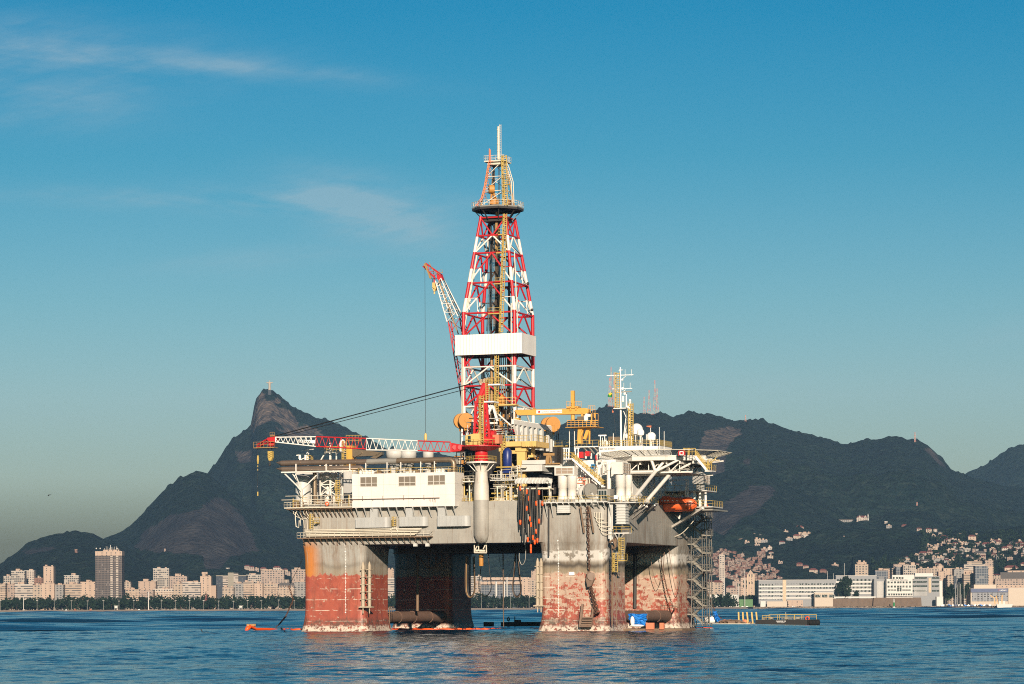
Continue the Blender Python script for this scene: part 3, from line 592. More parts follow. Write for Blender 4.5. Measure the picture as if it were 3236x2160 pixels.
for bx in ((838, 1080, 677, 755, 945, 1000), (1157, 1355, 672, 745, 1205, 1255), (1435, 1665, 665, 745, 1437, 1490)):   # ribbed air ducts under it
    x0, x1, y0, y1, u0, u1 = bx; p, q = V(r1, x0, y1, -1.9), V(r1, x1, y0, -1.9); m = MB(); n = 8; r_ = min(1.1, (q.x-p.x)*.2)
    prof = [(p.x, -.7), (p.x, -1.9)]+[(q.x-r_+r_*math.sin(R(90*k/n)), -1.9+1.2*(1-math.cos(R(90*k/n)))) for k in range(n+1)]
    m.prism([(x, y, p.z) for x, y in prof], (0, 0, q.z-p.z)); u, v = V(r1, u0, 660, -1.7), V(r1, u1, 660, -1.7); m.box((u.x, -1.75, q.z-.1), (v.x, -.7, ZB-.02))
    k = p.x+.5
    while k < q.x-r_: m.box((k-.05, -1.98, p.z-.04), (k+.05, -.75, q.z+.05)); k += .85
    m.build('air_duct', 'grey_paint', rig)
# ---------------------------------------------------------------- exhaust pipes above the module
def arc(c, r, a0, a1, e1, e2, n=6): c, e1, e2 = Vector(c), Vector(e1), Vector(e2); return [c+(e1*math.cos(R(a0+(a1-a0)*k/n))+e2*math.sin(R(a0+(a1-a0)*k/n)))*r for k in range(n+1)]
ex, ez = (1, 0, 0), (0, 0, 1)
d = -1.2; p = V(r1, 300, 284, d); q = V(r1, 1520, 258, d); zt = q.z; top = [(p.x, d, p.z), (p.x+.2*(q.x-p.x), d, p.z+.0), (q.x-7, d, zt)]
m = MB(); m.pipe(top[:2]+[(V(r1, 925, 262, d).x, d, zt-.05)], .60, 12); m.tube((p.x, d, p.z), (V(r1, 262, 280, d).x, d, p.z+.2), .60, .05, n=12)
for x in (440, 600, 840): c = V(r1, x, 270, d); m.tube((c.x, d, p.z), (c.x+.15, d, p.z), .67, n=12)
m.build('exhaust_pipe', 'burnt_pipe', rig)
m = MB(); x0 = V(r1, 925, 262, d).x; x1 = V(r1, 1142, 262, d).x; m.tube((x0, d, zt-.04), (x1, d, zt), .63, n=14); m.build('exhaust_lagging', 'steel', rig)
m = MB(); c = (q.x, d, zt-1.1); pts = [(x1, d, zt)]+arc(c, 1.1, 90, 0, ex, ez)+[(q.x+1.1, d, ZT)]; m.pipe(pts, .60, 12)
c2_ = V(r1, 1380, 262, d+1.4); m.pipe([(x1+2, d+1.4, c2_.z)]+arc((c2_.x, d+1.4, c2_.z-.9), .9, 90, 0, ex, ez)+[(c2_.x+.9, d+1.4, ZT)], .55, 12); m.build('exhaust_pipe', 'bronze_metal', rig)
p = V(r1, 305, 327, d); q = V(r1, 860, 318, d); m = MB(); m.pipe([(p.x, d, p.z), (q.x, d, p.z)]+arc((q.x, d, p.z-1), 1.0, 90, 10, ex, ez), .52, 12); m.tube((p.x, d, p.z), (V(r1, 262, 325, d).x, d, p.z+.15), .52, .05, n=12); m.build('exhaust_pipe', 'burnt_pipe', rig)
zb = V(r1, 500, 347, d).z; xa = V(r1, 305, 345, d).x; m = MB()
m.bar((xa, d-.5, zb), (MX0+.5, d-.5, zb), .28); m.bar((xa, d+.6, zb), (MX0+.5, d+.6, zb), .25); m.bar((xa, d-.5, zb), (xa, d+.6, zb), .2)
for x in (405, 625, 797): c = V(r1, x, 300, d-.6); m.bar((c.x, d-.6, zb), (c.x, d-.6, V(r1, x, 290, d).z), .25); m.bar((c.x, d-.6, zb+.35), (c.x, d+.8, zb+.35), .2)
foot = V(r1, 445, 480, d); m.bar((xa+.3, d, zb), (foot.x, d, foot.z), .24); m.bar(foot, (foot.x, d, ZP), .32); m.bar(V(r1, 555, 372, d), foot, .24); m.bar(V(r1, 400, 360, d), foot, .18); m.bar(V(r1, 372, 352, d), V(r1, 442, 455, d+1.5), .16)
for x in (920, 1075, 1175, 1320, 1420): c = V(r1, x, 300, d); m.bar((c.x, d-.5, ZT), (c.x, d-.5, zt-.3), .2); m.bar((c.x, d-.5, zt-.75), (c.x, d+.8, zt-.75), .18)
m.build('pipe_support', 'white_paint', rig)
m = MB(); p = V(r1, 541, 360, 1); m.tube((p.x, 1, ZP), (p.x, 1, p.z), .45, n=12); m.pipe(arc((p.x-.8, 1, p.z), .8, 0, 80, ex, ez), .45, 12); m.build('exhaust_riser', 'bronze_metal', rig)
rs = random.Random(8); m = MB(); m2 = MB()              # clutter on the module roof
for k in range(16):
    x = rs.uniform(MX0+1, MX1-1); y = rs.uniform(D0+.8, 2.5); s = rs.uniform(.3, .8); (m if k % 2 else m2).box((x-s, y-.4, ZT), (x+s, y+.5, ZT+rs.uniform(.4, 1.2)))
    (m2 if k % 2 else m).tube((x, y, ZT+.7), (x+rs.uniform(1, 3), y, ZT+.7), .16, n=6)
m.build('roof_machinery', 'brown_dirty', rig); m2.build('roof_machinery', 'light_grey', rig)
m = MB(); rr = random.Random(2)
for x in (895, 945, 1450): c = V(r1, x, 345, D0+.9); [m.ball((c.x+rr.uniform(-.7, .7), D0+.9, ZT+.35), rr.uniform(.45, .8), .5, .5, 8, 5) for _ in range(4)]
m.build('sack_pile', 'fibre_white', rig)
# ---------------------------------------------------------------- upper left: towers and pipe handling
m = MB(); p, q = V(r1, 400, 520, 7), V(r1, 528, 352, 7); m.box((p.x, 7, ZP-.3), (q.x, 13, q.z)); m.box((p.x-.8, 8, q.z-4), (p.x, 12, q.z-.4)); m.build('utility_house', 'light_grey', rig)
m = MB(); c = V(r1, 470, 450, 6); m.lathe([(1.7, 0), (1.7, 6.5), (1.3, 7.2), (.4, 7.6), (0, 7.7)], (c.x, 5), 18, ZP); m.build('storage_tank', 'light_grey', rig)
def cage(m, r, x0, x1, ys, d, dep, w=.16, split=True):    # braced frame between picture columns
    a, b = V(r, x0, ys[0], d).x, V(r, x1, ys[0], d).x; zs = [V(r, x0, y, d).z for y in ys]
    for y in (d, d+dep):
        for x in (a, b): m.bar((x, y, zs[0]), (x, y, zs[-1]), w*1.3)
        for z0, z1 in zip(zs[:-1], zs[1:]): m.bar((a, y, z0), (b, y, z1), w); m.bar((b, y, z0), (a, y, z1), w); m.bar((a, y, z1), (b, y, z1), w)
    for x in (a, b):
        for z0, z1 in zip(zs[:-1], zs[1:]): m.bar((x, d, z1), (x, d+dep, z1), w); m.bar((x, d, z0), (x, d+dep, z1), w)
    return a, b, zs
m = MB(); a, b, zs = cage(m, r1, 582, 700, (520, 440, 375, 270), 3, 3.5, .2)
u, v = V(r1, 620, 205, 3), V(r1, 700, 205, 3); m.bar((a, 3, zs[-1]), (u.x, 3, u.z), .25); m.bar((u.x, 3, u.z), (v.x, 3, u.z), .3); m.bar((b, 3, zs[-1]), (v.x, 3, u.z), .25); m.bar((a, 3, zs[-1]), (b, 3, zs[-1]), .25)
c = V(r1, 655, 135, 3); m.bar((c.x, 3, zs[0]), (c.x, 3, c.z), .38); m.box((u.x, 2.6, u.z), (v.x+1, 5, u.z+.15)); m.build('lattice_tower', 'white_paint', rig)
m = MB(); m.rail([(u.x, 2.6, u.z+.1), (v.x+1, 2.6, u.z+.1)], 1.1, .8); m.build('railing', 'rail_yellow', rig); m = MB(); q = V(r1, 712, 405, 2.5); m.ladder((q.x, 2.5, ZP), q, .8, .07, .4, .6); q = V(r1, 690, 405, 2.5); m.box((q.x, 2, q.z-2.2), (q.x+1.3, 3, q.z-2.1)); m.rail([(q.x, 2, q.z-2.1), (q.x+1.3, 2, q.z-2.1)], 1.1, .6); m.build('caged_ladder', 'rail_yellow', rig)
m = MB(); c = V(r1, 640, 380, 7); m.ball((c.x, 7, c.z), 1.9, n=16, m=10, lo=-.9); m.tube((c.x, 7, ZP), (c.x, 7, c.z), .9, n=12); c = V(r1, 695, 480, 4.5); m.lathe([(.8, 0), (.8, 2.3), (.5, 2.8), (0, 2.9)], (c.x, 4.5), 14, ZP); m.build('storage_tank', 'white_paint', rig)
# mess of pipes between module and crane column, and beyond it
def pipe_mess(r, x0, x1, y0, y1, d, dep, n, seed, mats, ground=28.0):
    rs = random.Random(seed); xa, xb = V(r, x0, y0, d).x, V(r, x1, y0, d).x; za, zb_ = V(r, x0, y1, d).z, V(r, x0, y0, d).z
    for k in range(n):
        mm = MB(); x = rs.uniform(xa, xb); y = d+rs.random()*dep; z = rs.uniform(za, zb_); w_ = rs.uniform(.06, .17)
        if k % 4 == 0: mm.tube((x, y, za), (x, y, z), w_, n=6)
        elif k % 4 == 1: l = rs.uniform(1, 4); mm.tube((max(xa, x-l), y, z), (min(xb, x+l), y, z), w_, n=6)
        elif k % 4 == 2: s = rs.uniform(.25, .8); h = rs.uniform(.5, 2); mm.box((x-s, y, za), (x+s, y+.8, min(za+h, zb_)))
        else: l = rs.uniform(.6, 1.5); mm.pipe([(x, y, za), (x, y, z), (min(x+l, xb), y, z), (min(x+l, xb), y, max(za, z-l*1.4))], w_, 6)
        mm.build(('standing_pipe', 'service_pipe', 'equipment_box', 'pipe_bend')[k % 4], mats[(k//4+k) % len(mats)], rig)
pipe_mess(r1, 1622, 1700, 330, 575, 2, 6, 50, 21, ('rail_white', 'light_grey', 'steel', 'rail_yellow'))
pipe_mess(r2, 248, 455, 300, 572, 2, 7, 110, 22, ('rail_white', 'light_grey', 'steel', 'rail_yellow'))
for r, x0, x1, y in ((r1, 1618, 1702, 415), (r2, 250, 450, 405), (r1, 1618, 1702, 576), (r2, 250, 452, 573)):
    platform(r, (x0, x1), 3, 0.2, y, 'light_grey', 'rail_yellow' if y > 500 else 'rail_white')
for k, (px, w_) in enumerate(((1125, 1.95), (1225, 1.75), (1368, 1.2))):     # mushroom ventilators behind the boom
    c = V(r1, px, 240, 14); zt_ = V(r1, px, 182 + 4*k, 14).z; m = MB(); m.lathe([(w_*.68, 0), (w_*.68, zt_-28-2.0), (w_, zt_-28-1.9), (w_, zt_-28-.35), (w_*.8, zt_-28), (0, zt_-28+.05)], (c.x, 14), 20, 28); m.build('mushroom_vent', 'light_grey', rig)
# blocks behind, closing off the view across the main deck
m = MB(); m.box((18, 31, 28), (52, 49, 33)); m.build('deck_shade_block', 'tyre_black', rig); m = MB(); m.box((16, 10, 33.0), (52, 49, 33.4)); [m.bar((x, y, 28), (x, y, 33), .5) for x in (17, 29, 41, 51) for y in (11, 22)]; m.build('added_shade_slab', 'dark_metal', rig)  # black block's colour stands in for shade; slab above added to shade it
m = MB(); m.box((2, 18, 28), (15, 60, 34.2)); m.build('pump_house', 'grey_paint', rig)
m = MB(); m.box((28, 25, 33), (43, 46, 42.6)); m.build('drill_floor_shade_block', 'tyre_black', rig)  # dark backing: near-black colour stands in for the shade in the gaps
pipe_mess(r4, 380, 545, 1385, 1520, 13, 6, 34, 61, ('rail_white', 'drum_orange', 'steel', 'dark_metal'))
pipe_mess(r4, 560, 1060, 1040, 1300, 21, 3, 60, 62, ('steel', 'drum_orange', 'light_grey', 'dark_metal'))
pipe_mess(r4, 1150, 1290, 1380, 1470, 14, 4, 24, 63, ('drum_orange', 'light_grey', 'dark_metal'))
# ================================================================ derrick
DX, DY = 33.8, 33.1
ZF = 44.0
der = thing('derrick', 'tall red and white drilling derrick with white wind wall', 'derrick', (DX, DY, ZF))
def half(z): return 6.1 if z <= 71.4 else 6.1-3.05*(z-71.4)/21.8
def dc(z, i): h = half(z); return Vector((DX+(-h, h, h, -h)[i], DY+(-h, -h, h, h)[i], z))
for i in range(4):
    m = MB(); m.pipe([dc(ZF, i), dc(71.4, i), dc(93.6, i)], [.42, .41, .32], 10); m.build('leg', 'banded_paint', der)
LV = [93.2, 89.1, 85.1, 78.3, 71.4, 66.2, 59.3, 55.0, 50.4, 45.0]
for z in LV[:5]+LV[6:]:
    for i in range(4): m = MB(); m.tube(dc(z, i), dc(z, (i+1) % 4), .19 if z > 90 else .21, n=8); m.build('girt', 'banded_paint', der)
def mid(z, i): return (dc(z, i)+dc(z, (i+1) % 4))/2
for k in range(len(LV)-1):
    zt_, zb_ = LV[k], LV[k+1]
    for i in range(4):
        m = MB(); j = (i+1) % 4
        if k == 0: m.tube(dc(zt_, i), mid(zb_, i), .18, n=8); m.tube(dc(zt_, j), mid(zb_, i), .18, n=8)
        else: m.tube(mid(zt_, i), dc(zb_, i), .20, n=8); m.tube(mid(zt_, i), dc(zb_, j), .20, n=8)
        if k in (2, 3):
            zm = (zt_+zb_)/2; e = mid(zt_, i)
            for c in (i, j): f_ = e.lerp(dc(zb_, c), .5); m.tube(dc(zm, c), f_, .12, n=6); m.tube(f_, (dc(zb_, c)*.72+dc(zb_, j if c == i else i)*.28), .1, n=6)
        m.build('cross_brace', 'banded_paint', der)
# wind wall
fy = DY-8.2
wx0, wx1 = V(r4, 453, 300, fy).x, V(r4, 1140, 300, fy).x; wy1 = G(r4, 1288, 300, wx1).y; wz0, wz1 = V(r4, 800, 388, fy).z, V(r4, 800, 178, fy).z
m = MB(); T_ = .3
m.box((wx0, fy, wz0), (wx1, fy+T_, wz1)); m.box((wx1-T_, fy+T_, wz0), (wx1, wy1, wz1)); m.box((wx0, fy+T_, wz0), (wx0+T_, wy1, wz1)); m.box((wx0+T_, wy1-T_, wz0), (wx1-T_, wy1, wz1)); m.build('wind_wall', 'ribbed_white', der)
m = MB()
for z in (wz0+.2, wz1-.6): [m.bar((wx0+.4, y, z), (wx1-.4, y, z), .3) for y in (fy+.6, wy1-.6)]
m.box((wx0+.4, fy+.5, wz0+.4), (wx0+4.5, wy1-.5, wz0+.55)); m.box((wx1-4.0, fy+.5, wz0+.4), (wx1-.4, wy1-.5, wz0+.55)); m.build('monkey_board', 'dark_metal', der)
# crown deck, railing, upper mast
zr0, zr1 = 94.0, 95.7; RR = 5.9
m = MB(); oct_ = lambda r_, z: [(DX+r_*math.cos(R(22.5+45*k)), DY+r_*math.sin(R(22.5+45*k)), z) for k in range(8)]
m.prism(oct_(RR, zr1-.28), (0, 0, .28)); m.build('crown_deck', 'steel', der)
m = MB(); pts = [Vector(p) for p in oct_(RR, zr1)]; m.rail(pts+[pts[0]], 1.15, 1.2, .06); m.build('railing', 'rail_white', der)
m = MB()
for k in range(8): a = R(22.5+45*k); m.bar((DX+RR*.96*math.cos(a), DY+RR*.96*math.sin(a), zr1-.3), (DX+3.2*math.cos(a), DY+3.2*math.sin(a), zr0-1.2), .2); m.bar((DX, DY, zr1-.45), (DX+RR*.97*math.cos(a), DY+RR*.97*math.sin(a), zr1-.45), .4)
for p, q in zip(oct_(RR*.97, zr1-.5), oct_(RR*.97, zr1-.5)[1:]+oct_(RR*.97, zr1-.5)[:1]): m.bar(p, q, .3, .5)
m.box((DX-2.6, DY-2.6, zr0-1.6), (DX+2.6, DY+2.6, zr0-.4)); m.build('deck_support', 'dark_metal', der)
zc0, zc1 = 105.9, 107.0
def uc(z, i): h = 3.0-1.55*(z-zr1)/(zc0-zr1); return Vector((DX+(-h, h, h, -h)[i], DY+(-h, -h, h, h)[i], z))
for i in range(4): m = MB(); m.tube(uc(zr1, i), uc(zc0, i), .22, .18, n=8); m.build('upper_leg', 'tan_post', der)
m = MB()
for k in range(3):
    a, b = zr1+.3+3.3*k, zr1+.3+3.3*(k+1)
    for i in range(4): m.bar(uc(a, i), uc(b, (i+1) % 4), .13); m.bar(uc(b, i), uc(b, (i+1) % 4), .14)
m.build('upper_lattice', 'rail_white', der)
m = MB(); m.box((DX-2.4, DY-2.4, zc0), (DX+2.4, DY+2.4, zc0+.3)); m.box((DX-1.8, DY-1.8, zc0-.6), (DX+1.8, DY+1.8, zc0)); m.rail([(DX-2.4, DY-2.4, zc0+.3), (DX+2.4, DY-2.4, zc0+.3), (DX+2.4, DY+2.4, zc0+.3), (DX-2.4, DY+2.4, zc0+.3), (DX-2.4, DY-2.4, zc0+.3)], 1.1, 1.0); m.build('crown_platform', 'rail_white', der)
m = MB(); c = Vector((DX+.3, DY-.2, zc0)); m.tube(c, c+Vector((0, 0, 8.2)), .33, .28, n=8); m.ladder(c+Vector((.55, -.3, .3)), c+Vector((.55, -.3, 8.6)), .4, .05, .5)
for k in range(5): m.tube(c+Vector((0, 0, 1+1.6*k)), c+Vector((0, 0, 1.15+1.6*k)), .4, n=8)
m.build('top_mast', 'rail_white', der)
m = MB()
for a, b in (((337, 205), (337, 300)), ((345, 212), (343, 300))): m.tube(V(r3, *b, DY-2.5), V(r3, *a, DY-2.5), .12, n=6)
for sx_ in (0, 12): m.pipe([V(r3, 334+sx_, 300, DY-2.5), V(r3, 322+sx_, 350, DY-2.5), V(r3, 300+sx_, 480, DY-3), V(r3, 278+sx_, 565, DY-4), V(r3, 236+sx_, 625, DY-5)], .11, 6)
for k in range(14): f_ = k/13; p = V(r3, 334-55*f_, 300+265*f_, DY-3); m.bar(p, p+Vector((1.2*.9, 0, 0)), .08)
m.build('vent_pipe', 'salmon', der)
m = MB()
for sx_ in (0, -14): m.pipe([V(r3, 466+sx_, 310, DY-2), V(r3, 480+sx_, 340, DY-2), V(r3, 512+sx_, 450, DY-3), V(r3, 517+sx_, 600, DY-4)], .1, 6)
for k in range(10): f_ = k/9; p = V(r3, 476+38*f_, 330+140*f_, DY-2.5); m.bar(p, p-Vector((1.0, 0, 0)), .08)
m.build('escape_ladder', 'rail_white', der)
m = MB(); c = V(r3, 352, 500, DY-2.4)
m.tube(c-Vector((.5, .3, 0)), c+Vector((.5, .3, 0)), .95, n=20); m.bar(c, V(r3, 398, 605, DY-1), .42); m.bar(V(r3, 355, 520, DY-2), V(r3, 350, 610, DY-2), .35); m.box(V(r3, 345, 612, DY-2), V(r3, 410, 575, DY)); m.box(V(r3, 470, 612, DY-2.2), V(r3, 500, 580, DY)); m.build('crown_sheave', 'drum_orange', der)
m = MB()
for px in (372, 408): q, p = V(r3, px, 310, DY), V(r3, px, 620, DY); m.tube(p, q, .2 if px < 400 else .13, n=8)
m.build('upper_guide', 'dark_metal', der)
# yellow caged ladder running down the front, with rest balconies
m = MB(); m.ladder(V(r3, 455, 620, DY-4.2), V(r3, 447, 255, DY-2.8), .95, .09, .5, .5); m.ladder(V(r3, 425, 1545, DY-6.8), V(r3, 455, 680, DY-4.0), .7, .08, .5, .45); m.ladder(V(r4, 880, 1010, DY-7), V(r4, 885, 395, DY-7), .7, .08, .5, .45); m.build('caged_ladder', 'rail_yellow', der)
for x0, x1, y, d_ in ((385, 432, 962, 5.2), (372, 425, 1187, 6.2), (328, 412, 1405, 7.0), (402, 442, 828, 4.6), (435, 475, 462, 3.6)):
    platform(r3, (x0, x1), DY-d_+1.2, DY-d_, y, 'rail_yellow', 'rail_yellow', 1.2, name='rest_balcony', parent=der)
m = MB()                                                # guide rails, racked pipe and hoses inside
for px, w_, y0, y1, dd in ((393, .85, 720, 1550, 2.2), (481, .42, 900, 1550, 1.0), (345, .3, 720, 1300, 0)): p, q = V(r3, px, y1, DY+dd), V(r3, px+(4 if px < 400 else 0), y0, DY+dd); m.bar(Vector((p.x, p.y, 44)), q, w_)
m.bar(V(r3, 385, 1000, DY+2), V(r3, 378, 760, DY-1), .4); m.build('guide_rail', 'dark_metal', der)
m = MB(); p, q = V(r3, 388, 935, DY-1.5), V(r3, 393, 665, DY-1.5); m.bar(p, q, .5); p, q = V(r3, 466, 960, DY-1), V(r3, 470, 800, DY-1); m.bar(p, q, .5); p, q = V(r4, 830, 900, DY-5), V(r4, 828, 400, DY-5); m.tube(p, q, .3, n=8); m.build('standpipe', 'tan_post', der)
m = MB()
for k in range(12): x = DX+.5*(k-6); m.tube((x, DY+3.2, 46), (x, DY+3.2, 66+k % 3), .12, n=5)
for k in range(10): x = DX-3.4+.32*k; m.tube((x, DY+1.5, 68), (x*.6+DX*.4, DY+.8, 90), .07, n=5)
for k in range(7): x = V(r4, 990+k*8, 700, DY-2).x; m.tube((x, DY-2-.3*(k % 3), 44), (x, DY-2-.3*(k % 3), 64+(k % 3)*.4), .10, n=6)
m.build('racked_pipe', 'bronze_metal', der)
m = MB(); p, q = V(r4, 1040, 900, DY-6.4), V(r4, 1040, 380, DY-6.4); m.tube(p, q, .12, n=6); m.tube(V(r3, 497, 1550, DY-6.4), V(r3, 497, 1330, DY-6.4), .14, n=6); m.tube(V(r3, 545, 1545, DY-5), V(r3, 520, 950, DY-4), .14, n=6)
for px in (522, 536): m.tube(V(r4, px, 1010, DY-6.6), V(r4, px, 405, DY-6.6), .14, n=6)
for px, dx_ in ((140, 60), (128, 60)): m.tube(V(r3, px+10, 1550, DY-6.3), V(r3, 205+px*.18+18, 980, DY-4.6), .12, n=6)
m.build('riser_pipe', 'rail_white', der)
rs = random.Random(31); m = MB()
for k in range(9): x = DX+rs.uniform(-3.5, 3); y = DY+rs.uniform(-2.5, 4); m.tube((x, y, 46), (DX+(x-DX)*.25, DY+(y-DY)*.3, 93), .045, n=4)
m.build('drill_line', 'black_hose', der)
for px, py in ((1300, 465), (622, 0), (655, 0)): pass
for x, y in ((618, 1188), (648, 1380)): m = MB(); p = V(r3, x, y, DY+3); m.ball(p, .35, n=8, m=5, lo=-.9); m.bar(p, p-Vector((1.2, 0, .2)), .12); m.build('flood_lamp', 'dark_metal', der)
# ================================================================ drill floor around the derrick's foot
m = MB(); p = V(r4, 893, 905, DY-7.5); q = V(r4, 1075, 905, DY-7.5); m.box((p.x, DY-7.5, p.z-.3), (q.x, DY-5.5, p.z)); m.rail([(p.x, DY-7.5, p.z), (q.x, DY-7.5, p.z)], 1.5, 1.0, .07); m.build('casing_balcony', 'cream_yellow', der)
m = MB(); a, b = V(r4, 895, 905, DY-6.5), V(r4, 960, 800, DY-6.5); m.prism([(a.x, DY-6.6, a.z), (b.x, DY-6.6, a.z), (b.x, DY-6.6, b.z-.8), (b.x-.6, DY-6.6, b.z), (a.x, DY-6.6, b.z-1)], (0, 1.2, 0)); m.build('control_cabin', 'drum_orange', der)
m = MB()
for a, b, w_ in (((800, 1010), (815, 925), .4), ((815, 925), (845, 925), .4), ((845, 925), (890, 1080), .5), ((800, 1000), (835, 925), .3), ((800, 1100), (890, 1100), .45)): m.bar(V(r4, *a, DY-8), V(r4, *b, DY-8), w_)
m.build('pipe_handler_frame', 'clean_white', der)
rs = random.Random(44); m = MB(); m2 = MB(); m3 = MB()
for k in range(46):
    px = rs.uniform(800, 1075); py = rs.uniform(940, 1230); c = V(r4, px, py, DY-rs.uniform(0, 6)); s = rs.uniform(.2, .55); h = rs.uniform(.5, 2.4); mm = (m, m2, m3)[k % 3]
    if k % 2: mm.box((c.x-s, c.y, c.z-h/2), (c.x+s, c.y+.8, c.z+h/2))
    else: mm.tube((c.x, c.y, c.z-h), (c.x, c.y, c.z+h), s*.45, n=6)
m.build('iron_roughneck', 'drum_orange', der); m2.build('draw_works', 'bronze_metal', der); m3.build('draw_works', 'dark_metal', der)
for px, py in ((570, 1072), (1470, 1110)):              # riser tensioner sheaves
    d_ = DY-8 if px < 1000 else DY+7; c = V(r4, px, py, d_); t_ = thing('tensioner_sheave', 'orange riser tensioner drum pair '+('left of the red crane tower' if px < 1000 else 'at the end of the white gantry'), 'pulley', (c.x, d_, 44), group='riser tensioner drums')
    for k, (ox, oy) in enumerate(((-.2, 0), (-1.9, 1.4))):
        m = MB(); cc = Vector((c.x+ox, c.y+oy, c.z)); ax = Vector((.62, -.75, 0)); m.tube(cc-ax*.32, cc+ax*.32, 1.72, n=28); m.tube(cc-ax*.45, cc+ax*.45, .4, n=12); m.bar(cc, cc-Vector((0, 0, 2.3)), .7, .5); m.build('sheave', 'drum_orange', t_)
    m = MB(); [m.tube((c.x+ox, c.y+.5, 36), (c.x+ox, c.y+.5, c.z-1.6), .2, n=8) for ox in (-1.3, -.3)]; m.build('piston_rod', 'fibre_white', t_)
    m = MB(); [m.tube((c.x+ox, c.y+.9, 36), (c.x+ox, c.y+.9, c.z), .1, n=6) for ox in (.4, .8, -1.9)]; m.build('wire', 'black_hose', t_)
# white gantry on the right side of the drill floor
gx = 44.0; m = MB(); A_ = G(r4, 1045, 1085, gx); B_ = G(r4, 1462, 1165, gx)
m.bar(A_, Vector((gx, B_.y, A_.z)), .5, 1.0)
for k in range(26): y = A_.y+(B_.y-A_.y)*k/25; m.box((gx-.3, y-.06, A_.z+.5), (gx+.3, y+.06, A_.z+.62))
m.build('gantry_beam', 'clean_white', rig)
for k, px in enumerate((1095, 1142, 1190, 1243, 1290, 1345, 1410, 1445)):
    q = G(r4, px, 1180, gx); m = MB(); m.box((gx-.35, q.y-.55, 40.5), (gx+.35, q.y+.55, A_.z-.5)); m.build('gantry_post', 'light_grey', rig)
m = MB(); a = G(r4, 1055, 1115, gx); b = G(r4, 1095, 1240, gx); m.bar(a, b, .4); m.bar(G(r4, 1150, 1150, gx), G(r4, 1100, 1230, gx), .35); m.build('gantry_strut', 'clean_white', rig)
m = MB(); a = G(r4, 1300, 1290, gx-.6); b = G(r4, 1450, 1500, gx-.6); m.box((gx-4, a.y, 35.5), (gx-.4, b.y+3, 38.0)); m.build('mud_pump_house', 'light_grey', rig)
m = MB(); q = G(r4, 1470, 1335, gx); m.box((gx-1, q.y-1, q.z-.2), (gx+4, q.y+2.5, q.z)); m.rail([(gx-1, q.y-1, q.z), (gx+4, q.y-1, q.z), (gx+4, q.y+2.5, q.z)], 1.2); m.build('end_landing', 'rail_yellow', rig)
# yellow pipe deck frame in front of the drill floor
d_ = 9.0; F = lambda x, y, dd=0: V(q4, x, y, d_+dd)
m = MB(); a, b = F(495, 1090), F(830, 1040); c_ = F(1060, 1060, 0); m.box((a.x, d_, a.z-.6), (b.x, d_+6, a.z+.5)); e = V(q4, 840, 1085, d_); m.box((e.x, d_-.5, F(840, 1135).z), (F(1060, 1110).x, d_+8, F(840, 1050).z))
for k in range(6): x = e.x+.3+(F(1060, 1110).x-e.x-.6)*k/5; m.box((x-.12, d_-.65, F(840, 1130).z), (x+.12, d_-.5, F(840, 1055).z))
m.build('pipe_deck', 'cream_yellow', rig)
m = MB(); z0 = F(840, 1045).z; m.rail([(a.x, d_, a.z+.5), (b.x, d_, a.z+.5), (F(1060, 1110).x, d_-.4, z0), (F(1060, 1110).x, d_+7, z0)], 1.25, 1.1, .07); m.build('railing', 'rail_yellow', rig)
for px, w_ in ((527, .75), (800, .95)): m = MB(); q = F(px, 1180); m.box((q.x-w_, d_+.6, 28), (q.x+w_, d_+1.8, q.z)); m.box((q.x-w_*1.3, d_+.4, q.z-.3), (q.x+w_*1.3, d_+2, q.z+.5)); m.build('deck_leg', 'cream_yellow', rig)
m = MB(); m.bar(F(560, 1215, 1), F(770, 1215, 1), .7); m.bar(F(560, 1260, 1), F(700, 1450, 1), .75, .5); m.bar(F(830, 1500, 1), F(835, 1180, 1), .5); m.box(F(975, 1290, 3), F(1035, 1130, 5)); m.box(F(925, 1260, 2.5), F(1040, 1300, 4)); m.build('deck_brace', 'cream_yellow', rig)
m = MB(); m.ladder(F(545, 1560, -.3), F(555, 1040, -.3), .7, .08, .5, .5); m.build('caged_ladder', 'rail_yellow', rig)
m = MB(); q = F(605, 1400, -1.5); m.lathe([(.35, 0), (1.0, .4), (1.0, 4.6), (.5, 5.3), (0, 5.4)], (q.x, d_-1.5), 16, F(605, 1530, -1.5).z); m.box((q.x-1.2, d_-2.3, F(605, 1530, -1.5).z-1), (q.x+1.3, d_-.7, F(605, 1530, -1.5).z+.3)); m.build('cement_silo', 'blue_paint', rig)
m = MB(); q = F(640, 1550, -2.5); m.ball((q.x, d_-2.5, 29.2), 1.3, 1, 1.2, 10, 6, lo=-.8); m.build('covered_pump', 'fibre_white', rig)
# grey mud-pit boxes right of the yellow frame, with the black shadow gap beneath
m = MB(); p, q = V(q4, 822, 1515, 8), V(q4, 1143, 1405, 8); m.box((p.x, 8, p.z), (q.x, 16, q.z)); p2, q2 = V(q4, 830, 1405, 9), V(q4, 1190, 1335, 9); m.box((p2.x, 9, p2.z), (q2.x, 15, q2.z)); m.build('mud_pit', 'light_grey', rig)
m = MB(); p, q = V(q4, 1145, 1450, 10), V(q4, 1500, 1395, 10); m.box((p.x, 10, p.z), (q.x, 18, q.z)); m.build('mud_pit', 'white_paint', rig)
m = MB(); [m.bar(V(q4, *a_, 9.5), V(q4, *b_, 9.5), w_) for a_, b_, w_ in (((1235, 1400), (1250, 1250), .5), ((1170, 1250), (1335, 1250), .55), ((1200, 1390), (1225, 1260), .3), ((1290, 1390), (1270, 1260), .3), ((1180, 1395), (1420, 1392), .3))]; m.build('davit_frame', 'tan_post', rig)
